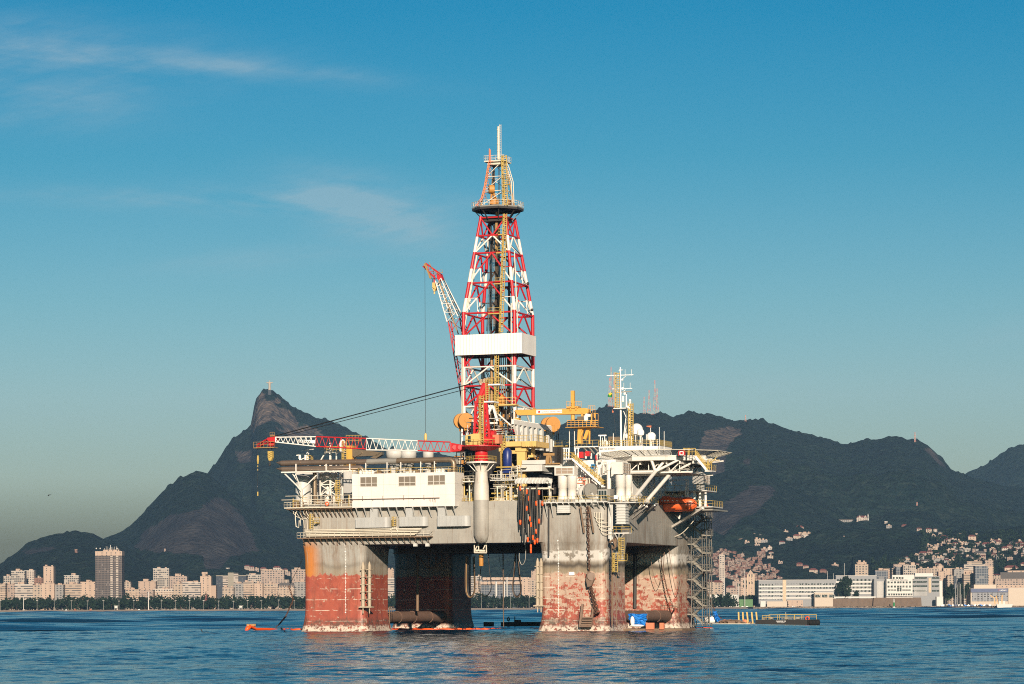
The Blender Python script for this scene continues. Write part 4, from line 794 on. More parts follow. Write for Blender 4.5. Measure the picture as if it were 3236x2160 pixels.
m = MB(); [m.box((V(q4, px, 1300, 20).x-.8, 20, 30), (V(q4, px, 1300, 20).x+.6, 22, 40.5)) for px in (1360, 1395, 1430)]; m.build('riser_rack', 'dark_metal', rig)
# ================================================================ right half of the rig
def W2L(p): x, y = p.x-RX, p.y-RY; return Vector((x*cA+y*sA, -x*sA+y*cA, p.z))
def onwater(r, x, y, z=0.0):                # rig-frame point of the water surface seen at a picture position
    u, v = unroll(*r(x, y)); Y = FOC*(CAM_H-z)/(-v); return W2L(Vector((u*Y/FOC, Y, z)))
def vbox(m, r, x0, x1, y0, y1, d, dep):
    p, q = V(r, x0, y1, d), V(r, x1, y0, d); m.box((p.x, d, p.z), (q.x, d+dep, q.z)); return p, q
# ---- top of the right front column: walkway, twin-duct ventilators, winch, cabin
a, b, o = platform(r2, (640, 1105), 2, -2.2, 568, 'light_grey', 'rail_yellow', 1.2)
ZW = a.z
a2, b2, o = platform(r2, (1105, 1312), 2, -1.6, 568, 'light_grey', 'rail_yellow', 1.25)
m = MB()
for k in range(12): x = a.x+.4+(b.x-a.x)*k/11; m.bar((x, -2.1, ZW-.3), (x, -.76, ZW-(3.2 if k in (0, 1, 11) else 1.4)), .16); m.bar((x, -2.2, ZW-.32), (x, -.7, ZW-.32), .22)
m.build('bracket_row', 'light_grey', rig)
def ventilator(rect, louvre_side, ducts, d, dep, floor):
    r = r2; m = MB(); p, q = V(r, rect[0], rect[3], d), V(r, rect[1], rect[2], d)
    if louvre_side: n = 6; rr = (q.x-p.x)*.32; pts = [(q.x, d, p.z), (q.x, d, q.z)]+[(p.x+rr-rr*math.sin(R(90*k/n)), d, q.z-rr+rr*math.cos(R(90*k/n))) for k in range(n+1)]+[(p.x, d, p.z)]; m.prism(pts, (0, dep, 0))
    else: m.box((p.x, d, p.z), (q.x, d+dep, q.z))
    v = m.build('ventilator_hood', 'white_paint', rig); m = MB(); g = MB()
    if louvre_side:
        m.box((q.x-.02, d+.25, p.z+.2), (q.x+.06, d+dep-.2, q.z-.2)); m.build('louvre_panel', 'louvre', v)
        for k in range(5): y = d+.25+(dep-.45)*k/4; g.bar((q.x+.08, y, p.z+.2), (q.x+.08, y, q.z-.2), .1)
        for k in range(4): z = p.z+.2+(q.z-p.z-.4)*k/3; g.bar((q.x+.08, d+.2, z), (q.x+.08, d+dep-.2, z), .1)
    else:
        m.box((p.x+.35, d-.06, p.z+.3), (q.x-.3, d+.02, q.z-.3)); m.build('louvre_panel', 'louvre', v)
        for k in range(4): x = p.x+.35+(q.x-p.x-.65)*k/3; g.bar((x, d-.09, p.z+.3), (x, d-.09, q.z-.3), .09)
        for k in range(3): z = p.z+.3+(q.z-p.z-.6)*k/2; g.bar((p.x+.35, d-.09, z), (q.x-.3, d-.09, z), .09)
    g.build('louvre_frame', 'light_grey', v)
    for x0, x1, dd in ducts:
        e, f_ = V(r, x0, 450, d), V(r, x1, 450, d); rad = (f_.x-e.x)/2; cx = (e.x+f_.x)/2; cy = d+dd; h = p.z-floor; m = MB()
        m.lathe([(rad*1.12, 0), (rad*1.12, h*.12), (rad*.92, h*.24), (rad*.92, h*.53), (rad*1.03, h*.54), (rad*1.03, h*.99)], (cx, cy), 22, floor); m.build('air_duct', 'white_paint', rig)
ventilator((720, 864, 306, 373), False, ((735, 800, 1.1), (803, 870, 1.1)), .6, 2.3, ZW)
ventilator((1135, 1216, 275, 364), True, ((1152, 1221, 1.4), (1190, 1243, 4.0)), .6, 5.4, ZW)
ventilator((1726, 1804, 360, 436), True, ((1740, 1800, 1.4),), 50, 5.2, 28)
for x0, x1, y0, y1 in ((740, 830, 592, 645),):
    m = MB(); p, q = vbox(m, r2, x0, x1, y0, y1, -1.7, 1.0); [m.box((p.x-.05, -1.76, p.z+(q.z-p.z)*k/4-.05), (q.x+.05, -.75, p.z+(q.z-p.z)*k/4+.05)) for k in range(5)]; m.build('air_duct', 'light_grey', rig)
m = MB(); p, q = vbox(m, r2, 1172, 1236, 582, 725, -1.5, 2.2)
for k in range(8): z = p.z+(q.z-p.z)*k/7; m.box((p.x-.15, -1.65, z-.08), (q.x+.15, .8, z+.08))
m.build('air_duct', 'light_grey', rig)
m = MB(); q = V(r2, 684, 400, 1); m.tube((q.x, 1, ZW), (q.x, 1, q.z), .42, n=10); m.tube((q.x, 1, q.z-.7), (q.x, 1, q.z+.1), .62, n=10); q = V(r2, 1116, 300, 3); m.tube((q.x, 3, ZW), (q.x, 3, q.z), .48, n=12); m.tube((q.x, 3, q.z-1), (q.x, 3, q.z), .7, n=12); m.build('vent_post', 'white_paint', rig)
def wheel(c, ax, r_, w_, name, mat, par):
    m = MB(); c = Vector(c); ax = Vector(ax).normalized(); m.tube(c-ax*w_/2, c+ax*w_/2, r_, n=26); m.tube(c-ax*(w_/2+.12), c-ax*(w_/2-.02), r_*1.07, n=26); m.tube(c+ax*(w_/2-.02), c+ax*(w_/2+.12), r_*1.07, n=26); m.tube(c-ax*(w_/2+.3), c+ax*(w_/2+.3), r_*.25, n=12); return m.build(name, mat, par)
q = V(r2, 980, 487, -1.2); wl = thing('chain_winch', 'grey chain wheel and winch above the hanging anchor chain', 'winch', (q.x, -1.2, ZW)); wheel(q, (.8, -.6, 0), 1.55, .45, 'chain_wheel', 'steel', wl); wheel(V(r2, 938, 500, .4), (.8, -.6, 0), 1.5, .5, 'chain_wheel', 'light_grey', wl)
m = MB(); m.box((q.x-3.2, -1.6, ZW), (q.x+1.5, .8, ZW+.5))
for k in range(6): m.tube((q.x+.3+.25*k, -1.6+.1*k, ZW-.8), (q.x+.3+.25*k, -1.6, ZW+1.2+.2*(k % 3)), .09, n=6)
[m.bar((q.x+s_, -1.2, ZW), (q.x+s_*.2, -1.2, q.z), .3) for s_ in (-1.2, 1.2)]; m.box((q.x-2.6, -.6, ZW+.5), (q.x-1.2, .8, ZW+1.6)); m.build('winch_frame', 'light_grey', wl)
m = MB(); p, q = V(r2, 1030, 550, -1.9), V(r2, 1086, 487, -1.9); m.box((p.x, -1.3, p.z-.2), (q.x+1.0, 1.6, q.z+.5)); cab_ = m.build('winch_cabin', 'steel', rig); m = MB(); m.box((p.x+.1, -1.36, p.z), (q.x+.3, -1.2, q.z+.2)); m.build('cabin_window', 'glass_dark', cab_)
m = MB(); [m.bar((p.x+.1+(q.x-p.x+.2)*k/3, -1.4, p.z), (p.x+.1+(q.x-p.x+.2)*k/3, -1.4, q.z+.2), .1) for k in range(4)]; [m.bar((p.x+.1, -1.4, z), (q.x+.3, -1.4, z), .1) for z in (p.z, (p.z+q.z)/2, q.z+.2)]; m.build('window_bars', 'light_grey', cab_)
rs = random.Random(52); m = MB(); m2 = MB()
for k in range(40): x = rs.uniform(a.x+.5, b2.x-.5); y = rs.uniform(-1.6, 4); h = rs.uniform(.5, 2.0); (m if k % 2 else m2).tube((x, y, ZW), (x, y, ZW+h), rs.uniform(.05, .16), n=6); (m2 if k % 2 else m).box((x-.3, y, ZW), (x+.3, y+.5, ZW+h*.5))
m.build('deck_pipework', 'rail_white', rig); m2.build('deck_pipework', 'steel', rig)
pipe_mess(r2, 880, 940, 380, 560, 3, 4, 40, 77, ('rail_white', 'light_grey', 'salmon'))
m = MB(); p, q = V(r2, 1153, 545, -1.75), V(r2, 1183, 517, -1.75); m.box((p.x, -1.8, p.z), (q.x, -1.7, q.z)); m.build('notice_board', 'fibre_white', rig)
# ---- services running down the right front column
m = MB()
for k, x in enumerate((1012, 1024, 1036, 1048, 1060)): p, q = V(r2, x, 640, -.95), V(r2, x, 690+28*k, -.95); m.pipe([p, Vector((p.x, p.y, q.z+.5)), (p.x+.5, p.y, q.z), (p.x+2.2+.3*k, p.y-.1, q.z-.05)], .085, 6)
m.build('pipe_bundle', 'rail_white', rig)
m = MB()
for k, x in enumerate((1117, 1128, 1139)): p, q = V(r2, x, 585, -.6), V(r2, x, 835+15*k, -.6); m.tube(p, q, .2, n=8)
m.build('downpipe', 'light_grey', rig)
m = MB(); m.tube(V(r2, 1140, 880, .1), V(r2, 1140, 1460, -.1), .17, n=6); m.tube(V(r2, 1170, 780, -1), V(r2, 1160, 900, -.6), .3, n=8); m.pipe([V(r2, 1125, 860, -.7), V(r2, 1150, 840, -1.0), V(r2, 1165, 890, -1.0), V(r2, 1150, 905, -.6)], .28, 8); m.tube(V(r2, 1170, 1080, -.3), V(r2, 1172, 1470, -.2), .1, n=6); m.build('downpipe', 'brown_dirty', rig)
m = MB(); m.tube(V(r2, 678, 590, -.95), V(r2, 678, 962, -.95), .17, n=8); m.build('downpipe', 'black_hose', rig)
m = MB(); m.tube(V(r2, 1308, 880, 52), V(r2, 1305, 1340, 51.8), .42, n=10); m.box(V(r2, 1282, 955, 50.6), V(r2, 1330, 910, 52.2)); m.tube(V(r2, 1318, 1000, 51.4), V(r2, 1345, 965, 51.4), .15, n=6); m.build('overboard_pipe', 'dark_metal', rig)
p_, q_, o = platform(r2, (1150, 1262), -.6, -2.4, 790, 'white_paint', 'rail_yellow', 1.3, name='landing')
m = MB(); [m.bar(V(r2, x, 800, -2.2), V(r2, 1188, 850, -.7), .2) for x in (1160, 1190, 1225)]; m.build('landing_brace', 'white_paint', rig)
m = MB(); m.ladder(V(r2, 1212, 985, -1.4), V(r2, 1212, 825, -1.6), .9, .08, .45, .6); m.ladder(V(r2, 1164, 1078, -1.5), V(r2, 1164, 936, -1.6), .9, .08, .45, .6); m.build('caged_ladder', 'rail_yellow', rig)
platform(r2, (1183, 1232), -.5, -2.2, 990, 'rail_yellow', 'rail_yellow', 1.3, name='landing')
m = MB(); m.ladder(V(r2, 936, 790, -1.3), V(r2, 908, 600, -1.5), .15, .09, 3); m.ladder(V(r2, 1005, 790, -1.3), V(r2, 975, 600, -1.5), .15, .09, 3); [m.bar(V(r2, 930, y, -1.3), V(r2, 990, y+2, -1.3), .12) for y in (640, 685, 735)]; m.build('chain_guide', 'brown_dirty', rig)
m = MB(); p = V(r2, 848, 1088, -.15); m.box((p.x-.7, -.2, p.z-.35), (p.x+.5, .1, p.z+.35)); m.build('hull_plate', 'fibre_white', rig)
# ---- accommodation block
AX0, AX1, AY0, AY1 = V(r2, 782, 450, 9).x, 69.0, 9.0, 52.0
AZ = V(r2, 900, 247, 9).z
acc = thing('accommodation_block', 'white accommodation block with blue door and outside stairs under the helideck', 'deckhouse', (AX0, AY0, 28))
m = MB(); m.box((AX0, AY0, 28), (AX1-9, AY1, AZ)); m.box((AX1-9, AY0+1.2, 28), (AX1, AY1, AZ-.4)); m.build('wall', 'clean_white', acc)
def aface(x0, x1, y0, y1, mat, name, th=.1): m = MB(); vbox(m, r2, x0, x1, y0, y1, AY0-th, th+.02); return m.build(name, mat, acc)
dr = aface(985, 1015, 290, 348, 'door_blue', 'door'); m = MB(); p = V(r2, 1000, 308, AY0-.12); m.box((p.x-.25, AY0-.14, p.z-.25), (p.x+.25, AY0-.09, p.z+.25)); m.build('door_window', 'glass_dark', dr)
aface(948, 976, 405, 445, 'red_paint', 'hose_cabinet', .5); aface(900, 926, 200, 246, 'red_paint', 'deluge_drum', 1.2); aface(944, 972, 196, 232, 'red_paint', 'deluge_drum', 1.2); aface(860, 876, 206, 246, 'flag_green', 'gear_box', .6)
for x, y in ((948, 296), (958, 296), (1020, 300)): aface(x, x+7, y, y+12, 'tan_post', 'wall_vent')
for x, y, w_, h in ((1070, 310, 60, 30), (1055, 370, 40, 28), (1060, 410, 45, 30), (1020, 260, 40, 12)): aface(x, x+w_, y, y+h, 'light_grey', 'cable_box', .5)
m = MB(); rs = random.Random(6)
for k in range(12): x = V(r2, rs.uniform(885, 1150), 400, AY0-.3).x; z0 = rs.uniform(29, 34); m.tube((x, AY0-.3, z0), (x, AY0-.3, z0+rs.uniform(1.5, 4)), .1, n=6)
for x, y in ((1028, 220), (1078, 282), (1135, 290)): p = V(r2, x, y, AY0-.6); m.pipe([(p.x, p.y, p.z-2.2), (p.x, p.y, p.z), (p.x+.3, p.y, p.z+.3), (p.x+.8, p.y, p.z+.2), (p.x+.9, p.y, p.z-.3)], .22, 8)
m.build('wall_pipework', 'white_paint', acc)
m = MB(); [m.tube(V(r2, 1022, 225+20*k, AY0-.8), V(r2, 1022+6*k, 245+18*k, AY0-.8), .2, n=6) for k in range(2)]; m.build('fire_main', 'red_paint', acc); m = MB(); m.tube(V(r2, 938, 375, AY0-.5), V(r2, 938, 460, AY0-.5), .12, n=6); m.build('fire_main', 'red_paint', acc)
# outside stair
m = MB(); m2 = MB(); s0, s1 = V(r2, 845, 250, 5.5), V(r2, 1072, 452, 5.5)
for y in (5.5, 6.6): m.bar(Vector((s0.x, y, s0.z)), Vector((s1.x, y, s1.z)), .12, .4); [m2.bar(Vector((s0.x, y, s0.z+h)), Vector((s1.x, y, s1.z+h)), .12) for h in (.6, 1.2)]
for k in range(24): c = s0.lerp(s1, k/23); m.box((c.x-.3, 5.5, c.z-.05), (c.x+.3, 6.6, c.z+.05))
for k in range(9): c = s0.lerp(s1, k/8); [m2.bar(Vector((c.x, y, c.z)), Vector((c.x, y, c.z+1.2)), .1) for y in (5.5, 6.6)]
st = m.build('stair', 'fibre_white', acc); m2.build('stair_rail', 'rail_yellow', st)
platform(r2, (785, 845), 9, 4.8, 250, 'clean_white', 'rail_yellow', 1.3, name='stair_landing', parent=acc); platform(r2, (935, 1010), 9, 6.7, 352, 'clean_white', 'rail_yellow', 1.2, name='stair_landing', parent=acc); platform(r2, (1060, 1100), 9, 4.8, 452, 'clean_white', 'rail_yellow', 1.2, name='stair_landing', parent=acc)
m = MB(); m.rail([(AX0+4, AY0+.2, AZ), (AX1-9.5, AY0+.2, AZ)], 1.2, 1.2); m.build('roof_railing', 'rail_yellow', acc)
m = MB()
for k in range(9): x = AX1+.15; y = AY0+4+4.2*k; m.tube((x, y, 29), (x, y, 35.5), .1, n=6); m.box((x, y+1.5, 31+(k % 3)), (x+.2, y+2.1, 32.2+(k % 3)))
m.pipe([(AX1+.3, 14, 36), (AX1+.4, 14, 30.5), (AX1+.4, 17, 29.6)], .4, 8); m.build('wall_pipework', 'white_paint', acc)
m = MB()
for x in (790, 806, 822, 872, 893): c = V(r2, x, 250, 7); m.tube((c.x, 7, AZ-.2), (c.x, 7, V(r2, x, 175, 7).z), .14, n=6); m.tube((c.x, 7, V(r2, x, 180, 7).z), (c.x, 7, V(r2, x, 172, 7).z), .3, n=8)
m.build('lamp_post', 'fibre_white', acc)
# bridge with ship number, aerial deck and platforms
BD = 24.0; p, q = V(r5, 460, 868, BD), V(r5, 880, 806, BD)
br = thing('bridge_house', 'white bridge deck house with ship number below the radomes', 'deckhouse', (p.x, BD, AZ)); qx = G(r5, 1040, 820, q.x).y if False else BD+12
m = MB(); m.box((p.x, BD, AZ-.6), (q.x, BD+16, q.z)); m.box((q.x, BD+.8, AZ-.6), (q.x+3.6, BD+10, q.z-.1)); m.build('wall', 'clean_white', br)
m = MB(); pts = [(p.x, BD, q.z), (q.x, BD, q.z), (q.x+3.6, BD+.8, q.z), (q.x+3.6, BD+10, q.z)]; m.rail(pts, 1.2, .8, .06, (.35, .65)); m.build('railing', 'rail_yellow', br)
e = V(r5, 468, 848, BD-.02); lettering('IMO NO: 8770041', 'ship_number', 'text_black', br, (e.x, BD-.02, e.z), (1, 0, 0), (0, 0, 1), .36, V(r5, 614, 848, BD).x-e.x, .012)
BT = q.z
m = MB(); [vbox(m, r5, *c) for c in ((548, 592, 720, 768, BD+4, 2.5), (596, 660, 722, 768, BD+5, 2.5))]; m.build('equipment_cabinet', 'bronze_metal', br)
m = MB(); rs = random.Random(9); [m.tube((x, BD+1, BT), (x, BD+1, BT+rs.uniform(1, 3.2)), .07, n=6) for x in np.linspace(p.x+.5, q.x+3, 16)]; c = V(r5, 495, 710, BD+1); m.bar((c.x-.9, BD+1, c.z), (c.x+.9, BD+1, c.z), .3); [m.tube((c.x+s_, BD+1, BT), (c.x+s_, BD+1, c.z), .1, n=6) for s_ in (-.5, .5)]; m.ball((c.x-.2, BD+3, BT+.8), .9, n=10, m=6); m.build('signal_gear', 'fibre_white', br)
for px, py, rad, dd, lab in ((820, 655, 1.40, 8, 'largest white radome on the bridge roof, behind the yellow mast'), (857, 680, .82, 4, 'small white radome on a tall post in front of the largest radome'), (730, 715, .60, 5, 'smallest white radome, left of the yellow mast'), (960, 722, 1.05, 5, 'middle sized white radome right of the others below the windsock')):
    c = V(r5, px, py, BD+dd); t_ = thing('radome', lab, 'radome', (c.x, BD+dd, BT), group='white radomes on the bridge roof'); m = MB(); m.ball((c.x, BD+dd, c.z), rad, n=24, m=14, lo=0); m.lathe([(rad*.9, -rad*.75), (rad, -rad*.3), (rad, 0)], (c.x, BD+dd), 24, c.z); m.build('shell', 'fibre_white', t_)
    m = MB(); m.lathe([(.22, 0), (.22, c.z-BT-rad*1.2), (rad*.7, c.z-BT-rad*.75)], (c.x, BD+dd), 12, BT); m.build('pedestal', 'white_paint', t_)
# communication mast
d = BD+6; A = lambda x, y: V(r5, x, y, d); b0 = A(672, 790)
ms_ = thing('radio_mast', 'tall white radio mast with two cross arms on the bridge', 'mast', (b0.x, d, BT))
m = MB(); m.tube((b0.x, d, BT), (A(664, 60).x, d, A(664, 60).z), .24, .15, n=10); m.tube(Vector((A(708, 300).x, d+1, BT)), A(708, 300)+Vector((0, 1, 0)), .2, .15, n=10); m.build('pole', 'fibre_white', ms_)
m = MB(); [m.tube(A(*a_)+Vector((0, .5, 0)), A(*b_), .09, n=6) for a_, b_ in (((686, 470), (745, 600)), ((720, 470), (690, 760)), ((740, 480), (700, 740)), ((690, 750), (720, 620)))]; m.build('stay', 'fibre_white', ms_)
for ya, x0, x1 in ((140, 536, 790), (267, 588, 778)): m = MB(); m.bar(A(x0, ya), Vector((A(x1, ya).x, d, A(x0, ya).z)), .2, .16); [m.tube(A(x, ya), A(x, ya-60), .05, n=4) for x in (x1-20, x1-80)]; m.bar(A(620, ya+6), A(665, ya+45), .1); m.bar(A(715, ya+6), A(668, ya+45), .1); m.build('cross_arm', 'fibre_white', ms_)
m = MB(); m.bar(A(632, 298), A(772, 290), .22); m.build('radar_scanner', 'steel', ms_)
m = MB(); m.ladder(A(640, 450)+Vector((0, 0, 0)), A(640, 108), .9, .08, .5, .5); m.rail([A(615, 450), A(700, 450)], 1.4, .7, .05); m.build('ladder', 'rail_yellow', ms_)
m = MB(); m.box((A(612, 450).x, d-1, A(640, 458).z), (A(745, 450).x, d+1.2, A(640, 450).z)); [m.box(A(*a_), A(*b_)+Vector((0, .4, 0))) for a_, b_ in (((655, 80), (672, 95)), ((676, 170), (690, 185)), ((678, 250), (694, 275)), ((696, 300), (716, 320)), ((683, 335), (697, 390)))]; m.bar(A(650, 90), A(690, 85), .1); m.build('lamp_bracket', 'fibre_white', ms_)
ym = thing('aerial_post', 'yellow ladder post with a white lamp right of the radio mast', 'mast', (A(760, 780).x, d-2, BT)); A2 = lambda x, y: V(r5, x, y, d-2)
m = MB(); m.ladder(Vector((A2(768, 780).x, d-2, BT)), A2(768, 405), .85, .1, .4, .5); m.rail([A2(730, 460), A2(775, 460)], 1.6, .5); m.build('ladder', 'rail_yellow', ym); m = MB(); m.tube(A2(757, 790), A2(757, 385), .17, n=8); m.ball(A2(757, 375), .3, n=8, m=6); m.ball(A2(742, 440), .45, n=8, m=6); m.build('pole', 'fibre_white', ym)
fl = thing('flag', 'green flag with yellow emblem flying from the mast stay', 'flag', A(580, 320)); m = MB()
n = 8; vs = []; p0 = A(584, 294); p1 = A(542, 328)
for k in range(n+1):
    f_ = k/n; c = p0.lerp(p1, f_)+Vector((0, .25*math.sin(f_*7), 0)); hh = 1.25*(1-.75*f_); vs += [c+Vector((0, 0, 0)), c-Vector((0, 0, hh))]
m.add(vs, [(2*k, 2*k+1, 2*k+3, 2*k+2) for k in range(n)]); m.build('cloth', 'flag_green', fl); m = MB(); c = A(569, 313)+Vector((0, -.15, 0)); m.prism([c+Vector(v_) for v_ in ((-.55, 0, -.12), (0, 0, -.4), (.5, 0, .05), (0, 0, .3))], (0, .05, 0)); m.build('emblem', 'flag_yellow', fl); m = MB(); m.tube(A(586, 290), A(586, 330), .05, n=4); m.tube(A(586, 330), A(628, 760), .03, n=4); m.build('halyard', 'dark_metal', fl)
pn = tag(MB().prism([A(592, 458), A(602, 490), A(586, 492)], (0, .06, 0)).build('pennant', 'salmon', base=A(592, 490)), 'faded red pennant hanging on a line left of the mast', 'flag')
ws = thing('windsock', 'orange and white windsock on a post above the right radome', 'windsock', (A2(953, 700).x, d-2, BT)); m = MB(); m.tube(Vector((A2(953, 640).x, d-2, BT)), A2(953, 622), .06, n=6); m.build('pole', 'fibre_white', ws); m = MB(); m.tube(A2(958, 626), A2(915, 622), .28, .1, n=10); m.build('sock', 'salmon', ws)
for px, y0, y1 in ((1036, 630, 780), (1082, 670, 850)): e = V(r5, px, y1, BD); t_ = MB().tube(V(r5, px, y0, BD), (e.x, BD, BT-1.5), .06, n=5).build('whip_aerial', 'fibre_white', base=(e.x, BD, BT)); tag(t_, 'thin white whip aerial, '+('left' if px < 1050 else 'right')+' of the two beside the right radome', 'aerial', 'whip aerials')
# ---------------------------------------------------------------- helideck
HX, HY, HR = 75.0, 27.0, 11.3
HZ = Z(r2, 1550, 226, HX, HY-10)
hd = thing('helideck', 'white octagonal helicopter deck with grey safety net on struts', 'helideck', (HX, HY, HZ))
o8 = lambda rr, z, ph=22.5: [Vector((HX+rr*math.cos(R(ph+45*k)), HY+rr*math.sin(R(ph+45*k)), z)) for k in range(8)]
m = MB(); m.prism(o8(HR, HZ-1.1), (0, 0, .85)); m.prism(o8(HR+.15, HZ-.25), (0, 0, .25)); m.build('deck_slab', 'white_paint', hd)
m = MB(); i8, x8 = o8(HR+.1, HZ+.1), o8(HR+3.4, HZ+1.0); t = NT('safety_net'); gx_, gy_, gz_ = t.xyz(); al = t.ma('MAXIMUM', t.step(t.ma('FRACT', t.ma('MULTIPLY', gx_, 3.3)), .55, .6), t.step(t.ma('FRACT', t.ma('MULTIPLY', gy_, 3.3)), .55, .6)); t.out((.16, .19, .18), .7); t.t.links.new(t.ma('MULTIPLY', al, .85), t.b.inputs['Alpha'])
m.add(i8+x8, [(k, (k+1) % 8, 8+(k+1) % 8, 8+k) for k in range(8)]); m.build('safety_net', 'safety_net', hd)
m = MB()
for k in range(8):
    for j in range(7): f_ = j/6; m.bar(i8[k].lerp(i8[(k+1) % 8], f_)-Vector((0, 0, .1)), x8[k].lerp(x8[(k+1) % 8], f_), .13)
    m.bar(x8[k], x8[(k+1) % 8], .12)
m.build('net_frame', 'rail_white', hd)
m = MB(); zt_ = HZ-1.6; zl = Z(r2, 1450, 352, HX, HY-8)
for k in range(7): x = HX-9+3*k; m.bar((x, HY-9, zt_), (x, HY+9, zt_), .3, .6)
for y in (HY-8, HY, HY+8):
    m.bar((69, y, zl), (HX+8.6, y, zl), .35)
    for k in range(6): x = 69+(HX+8-69)*k/6; xn = 69+(HX+8-69)*(k+1)/6; m.bar((x, y, zl), (xn, y, zt_) if k % 2 == 0 else (xn, y, zl), .2); m.bar((x, y, zl), (x, y, zt_), .18)
for x in (70, 76, 82): m.bar((x, HY-8, zl), (x, HY+8, zl), .25); m.bar((x, HY-8, zl), (x, HY, zt_), .18); m.bar((x, HY+8, zl), (x, HY, zt_), .18)
m.build('under_truss', 'white_paint', hd)
m = MB(); rs = random.Random(71)
for k in range(34): x = rs.uniform(69.5, HX+8); y = rs.uniform(HY-9, HY+8); m.bar((x, y, zl+rs.uniform(0, .4)), (x+rs.uniform(-2, 2), y+rs.uniform(-2, 2), zt_), .1)
[m.tube((69.5, HY-8+3*k, zl+.5+.35*k), (HX+8, HY-8+3*k, zl+.5+.35*k), .12, n=6) for k in range(5)]; m.box((69.5, HY-7, zl-.1), (HX+7, HY+6, zl)); m.build('under_pipework', 'steel', hd)
nod = V(r2, 1455, 345, 17); nod2 = V(r2, 1562, 362, 21)
for (fx, fy_), n_, fd in (((1292, 548), nod, 1), ((1395, 556), nod2, 9)):
    m = MB(); m.tube(V(r2, fx, fy_, fd), n_, .42, n=10); m.tube(n_, n_+Vector((2.2, 2.0, 3.2)), .32, n=8); m.tube(n_, n_+Vector((-1.2, 0, 3.4)), .32, n=8); m.tube(n_, n_+Vector((6, 1.0, 3.0)), .28, n=8); m.tube(n_, (min(69.2, n_.x), n_.y, n_.z), .3, n=8); m.build('main_strut', 'white_paint', hd)
m = MB(); vbox(m, r2, 1622, 1668, 192, 228, HY-11.8, .6); m.build('monitor_box', 'red_paint', hd); m = MB(); vbox(m, r2, 1635, 1657, 200, 222, HY-11.9, .1); m.build('box_panel', 'red_paint', hd)
m = MB(); pts = [V(r2, 1632+22*k, 200, HY-11.85) for k in range(2)]; [m.bar(V(r2, *a_, HY-11.95), V(r2, *b_, HY-11.95), .16) for a_, b_ in (((1634, 199), (1658, 199)), ((1634, 223), (1658, 223)), ((1634, 199), (1634, 223)), ((1658, 199), (1658, 223)))]; m.build('box_frame', 'fibre_white', hd)
sd_ = HY-10.5; s0, s1 = V(r2, 1745, 232, sd_), V(r2, 1832, 338, sd_); m = MB(); m2 = MB()
for y in (sd_, sd_+1.1): m.bar((s0.x, y, s0.z), (s1.x, y, s1.z), .12, .5); [m2.bar((s0.x, y, s0.z+h), (s1.x, y, s1.z+h), .1) for h in (.6, 1.2)]
for k in range(12): c = s0.lerp(s1, k/11); m.box((c.x-.3, sd_, c.z-.05), (c.x+.3, sd_+1.1, c.z+.05)); m2.bar((c.x, sd_, c.z), (c.x, sd_, c.z+1.2), .09)
st = m.build('stair', 'fibre_white', hd); m2.build('stair_rail', 'rail_yellow', st)
p_, q_, o = platform(r2, (1815, 1868), sd_+3, sd_, 338, 'white_paint', 'rail_yellow', 1.2, name='stair_landing', parent=hd)
m = MB(); [m.bar(V(r2, *a_, sd_), V(r2, *b_, sd_), .16) for a_, b_ in (((1830, 335), (1838, 255)), ((1865, 335), (1860, 255)), ((1835, 330), (1862, 262)), ((1850, 330), (1838, 260)), ((1838, 258), (1920, 262)), ((1860, 285), (1900, 240)))]; m.rail([V(r2, 1672, 226, sd_), V(r2, 1748, 226, sd_)], 1.5, .8, .07); [m.bar(V(r2, x, 226, sd_), V(r2, x, 172, sd_), .12) for x in (1660, 1667, 1693, 1702)]; m.build('railing', 'rail_yellow', hd)
m = MB(); [m.tube((HX+9, HY-8+3*k, HZ-1.4), (HX+13, HY-8+3*k, HZ-1.0), .2, n=6) for k in range(4)]; m.build('edge_bracket', 'white_paint', hd)
# platforms on the right side of the hull
RXF = 70.7
m = MB(); m.box((69, 14.8, 27.75), (72.2, 31, 28.0)); m.build('walkway', 'light_grey', rig); m = MB(); m.rail([(72.1, 15, 28), (72.1, 31, 28)], 1.2, 1.6, .06); m.rail([V(r2, 1312, 586, 12), V(r2, 1400, 586, 12)], 1.2, .9, .06); m.build('railing', 'rail_yellow', rig)
m = MB(); [m.bar((72, 16+4*k, 27.8), (70.6, 16+4*k, 26), .2) for k in range(4)]; [m.bar(V(r2, *a_, d1), V(r2, *b_, d2), w_) for a_, d1, b_, d2, w_ in (((1262, 668), 10, (1375, 590), 4, .3), ((1285, 690), 14, (1395, 600), 8, .3), ((1388, 640), 28, (1450, 590), 20, .3))]; m.build('side_brace', 'white_paint', rig)
platform(r2, (1395, 1490), 52, 50.4, 798, 'light_grey', 'rail_yellow', 1.3, name='landing'); m = MB(); m.ladder(V(r2, 1409, 770, 50.8), V(r2, 1409, 632, 50.8), .9, .09, .45, .6); m.build('caged_ladder', 'rail_yellow', rig)
m = MB(); [m.bar(V(r2, *a_, 50.6), V(r2, *b_, 50.6), .24) for a_, b_ in (((1480, 800), (1410, 855)), ((1460, 800), (1400, 845)))]
[m.bar(V(r2, *a_, d1), V(r2, *b_, d2), w_) for a_, d1, b_, d2, w_ in (((1432, 655), 52, (1530, 762), 44, .35), ((1485, 805), 51, (1800, 612), 40, .5), ((1520, 660), 44, (1522, 760), 44, .3), ((1575, 640), 50, (1625, 680), 44, .25), ((1640, 650), 44, (1628, 690), 44, .3), ((1560, 760), 53, (1850, 600), 53, .4), ((1485, 750), 51, (1483, 840), 51, .28))]; m.build('boat_platform_truss', 'white_paint', rig)
p_, q_, o = platform(r2, (1500, 1872), 56, 43.5, 622, 'steel', None, th=.35, name='boat_platform'); LZ = p_.z
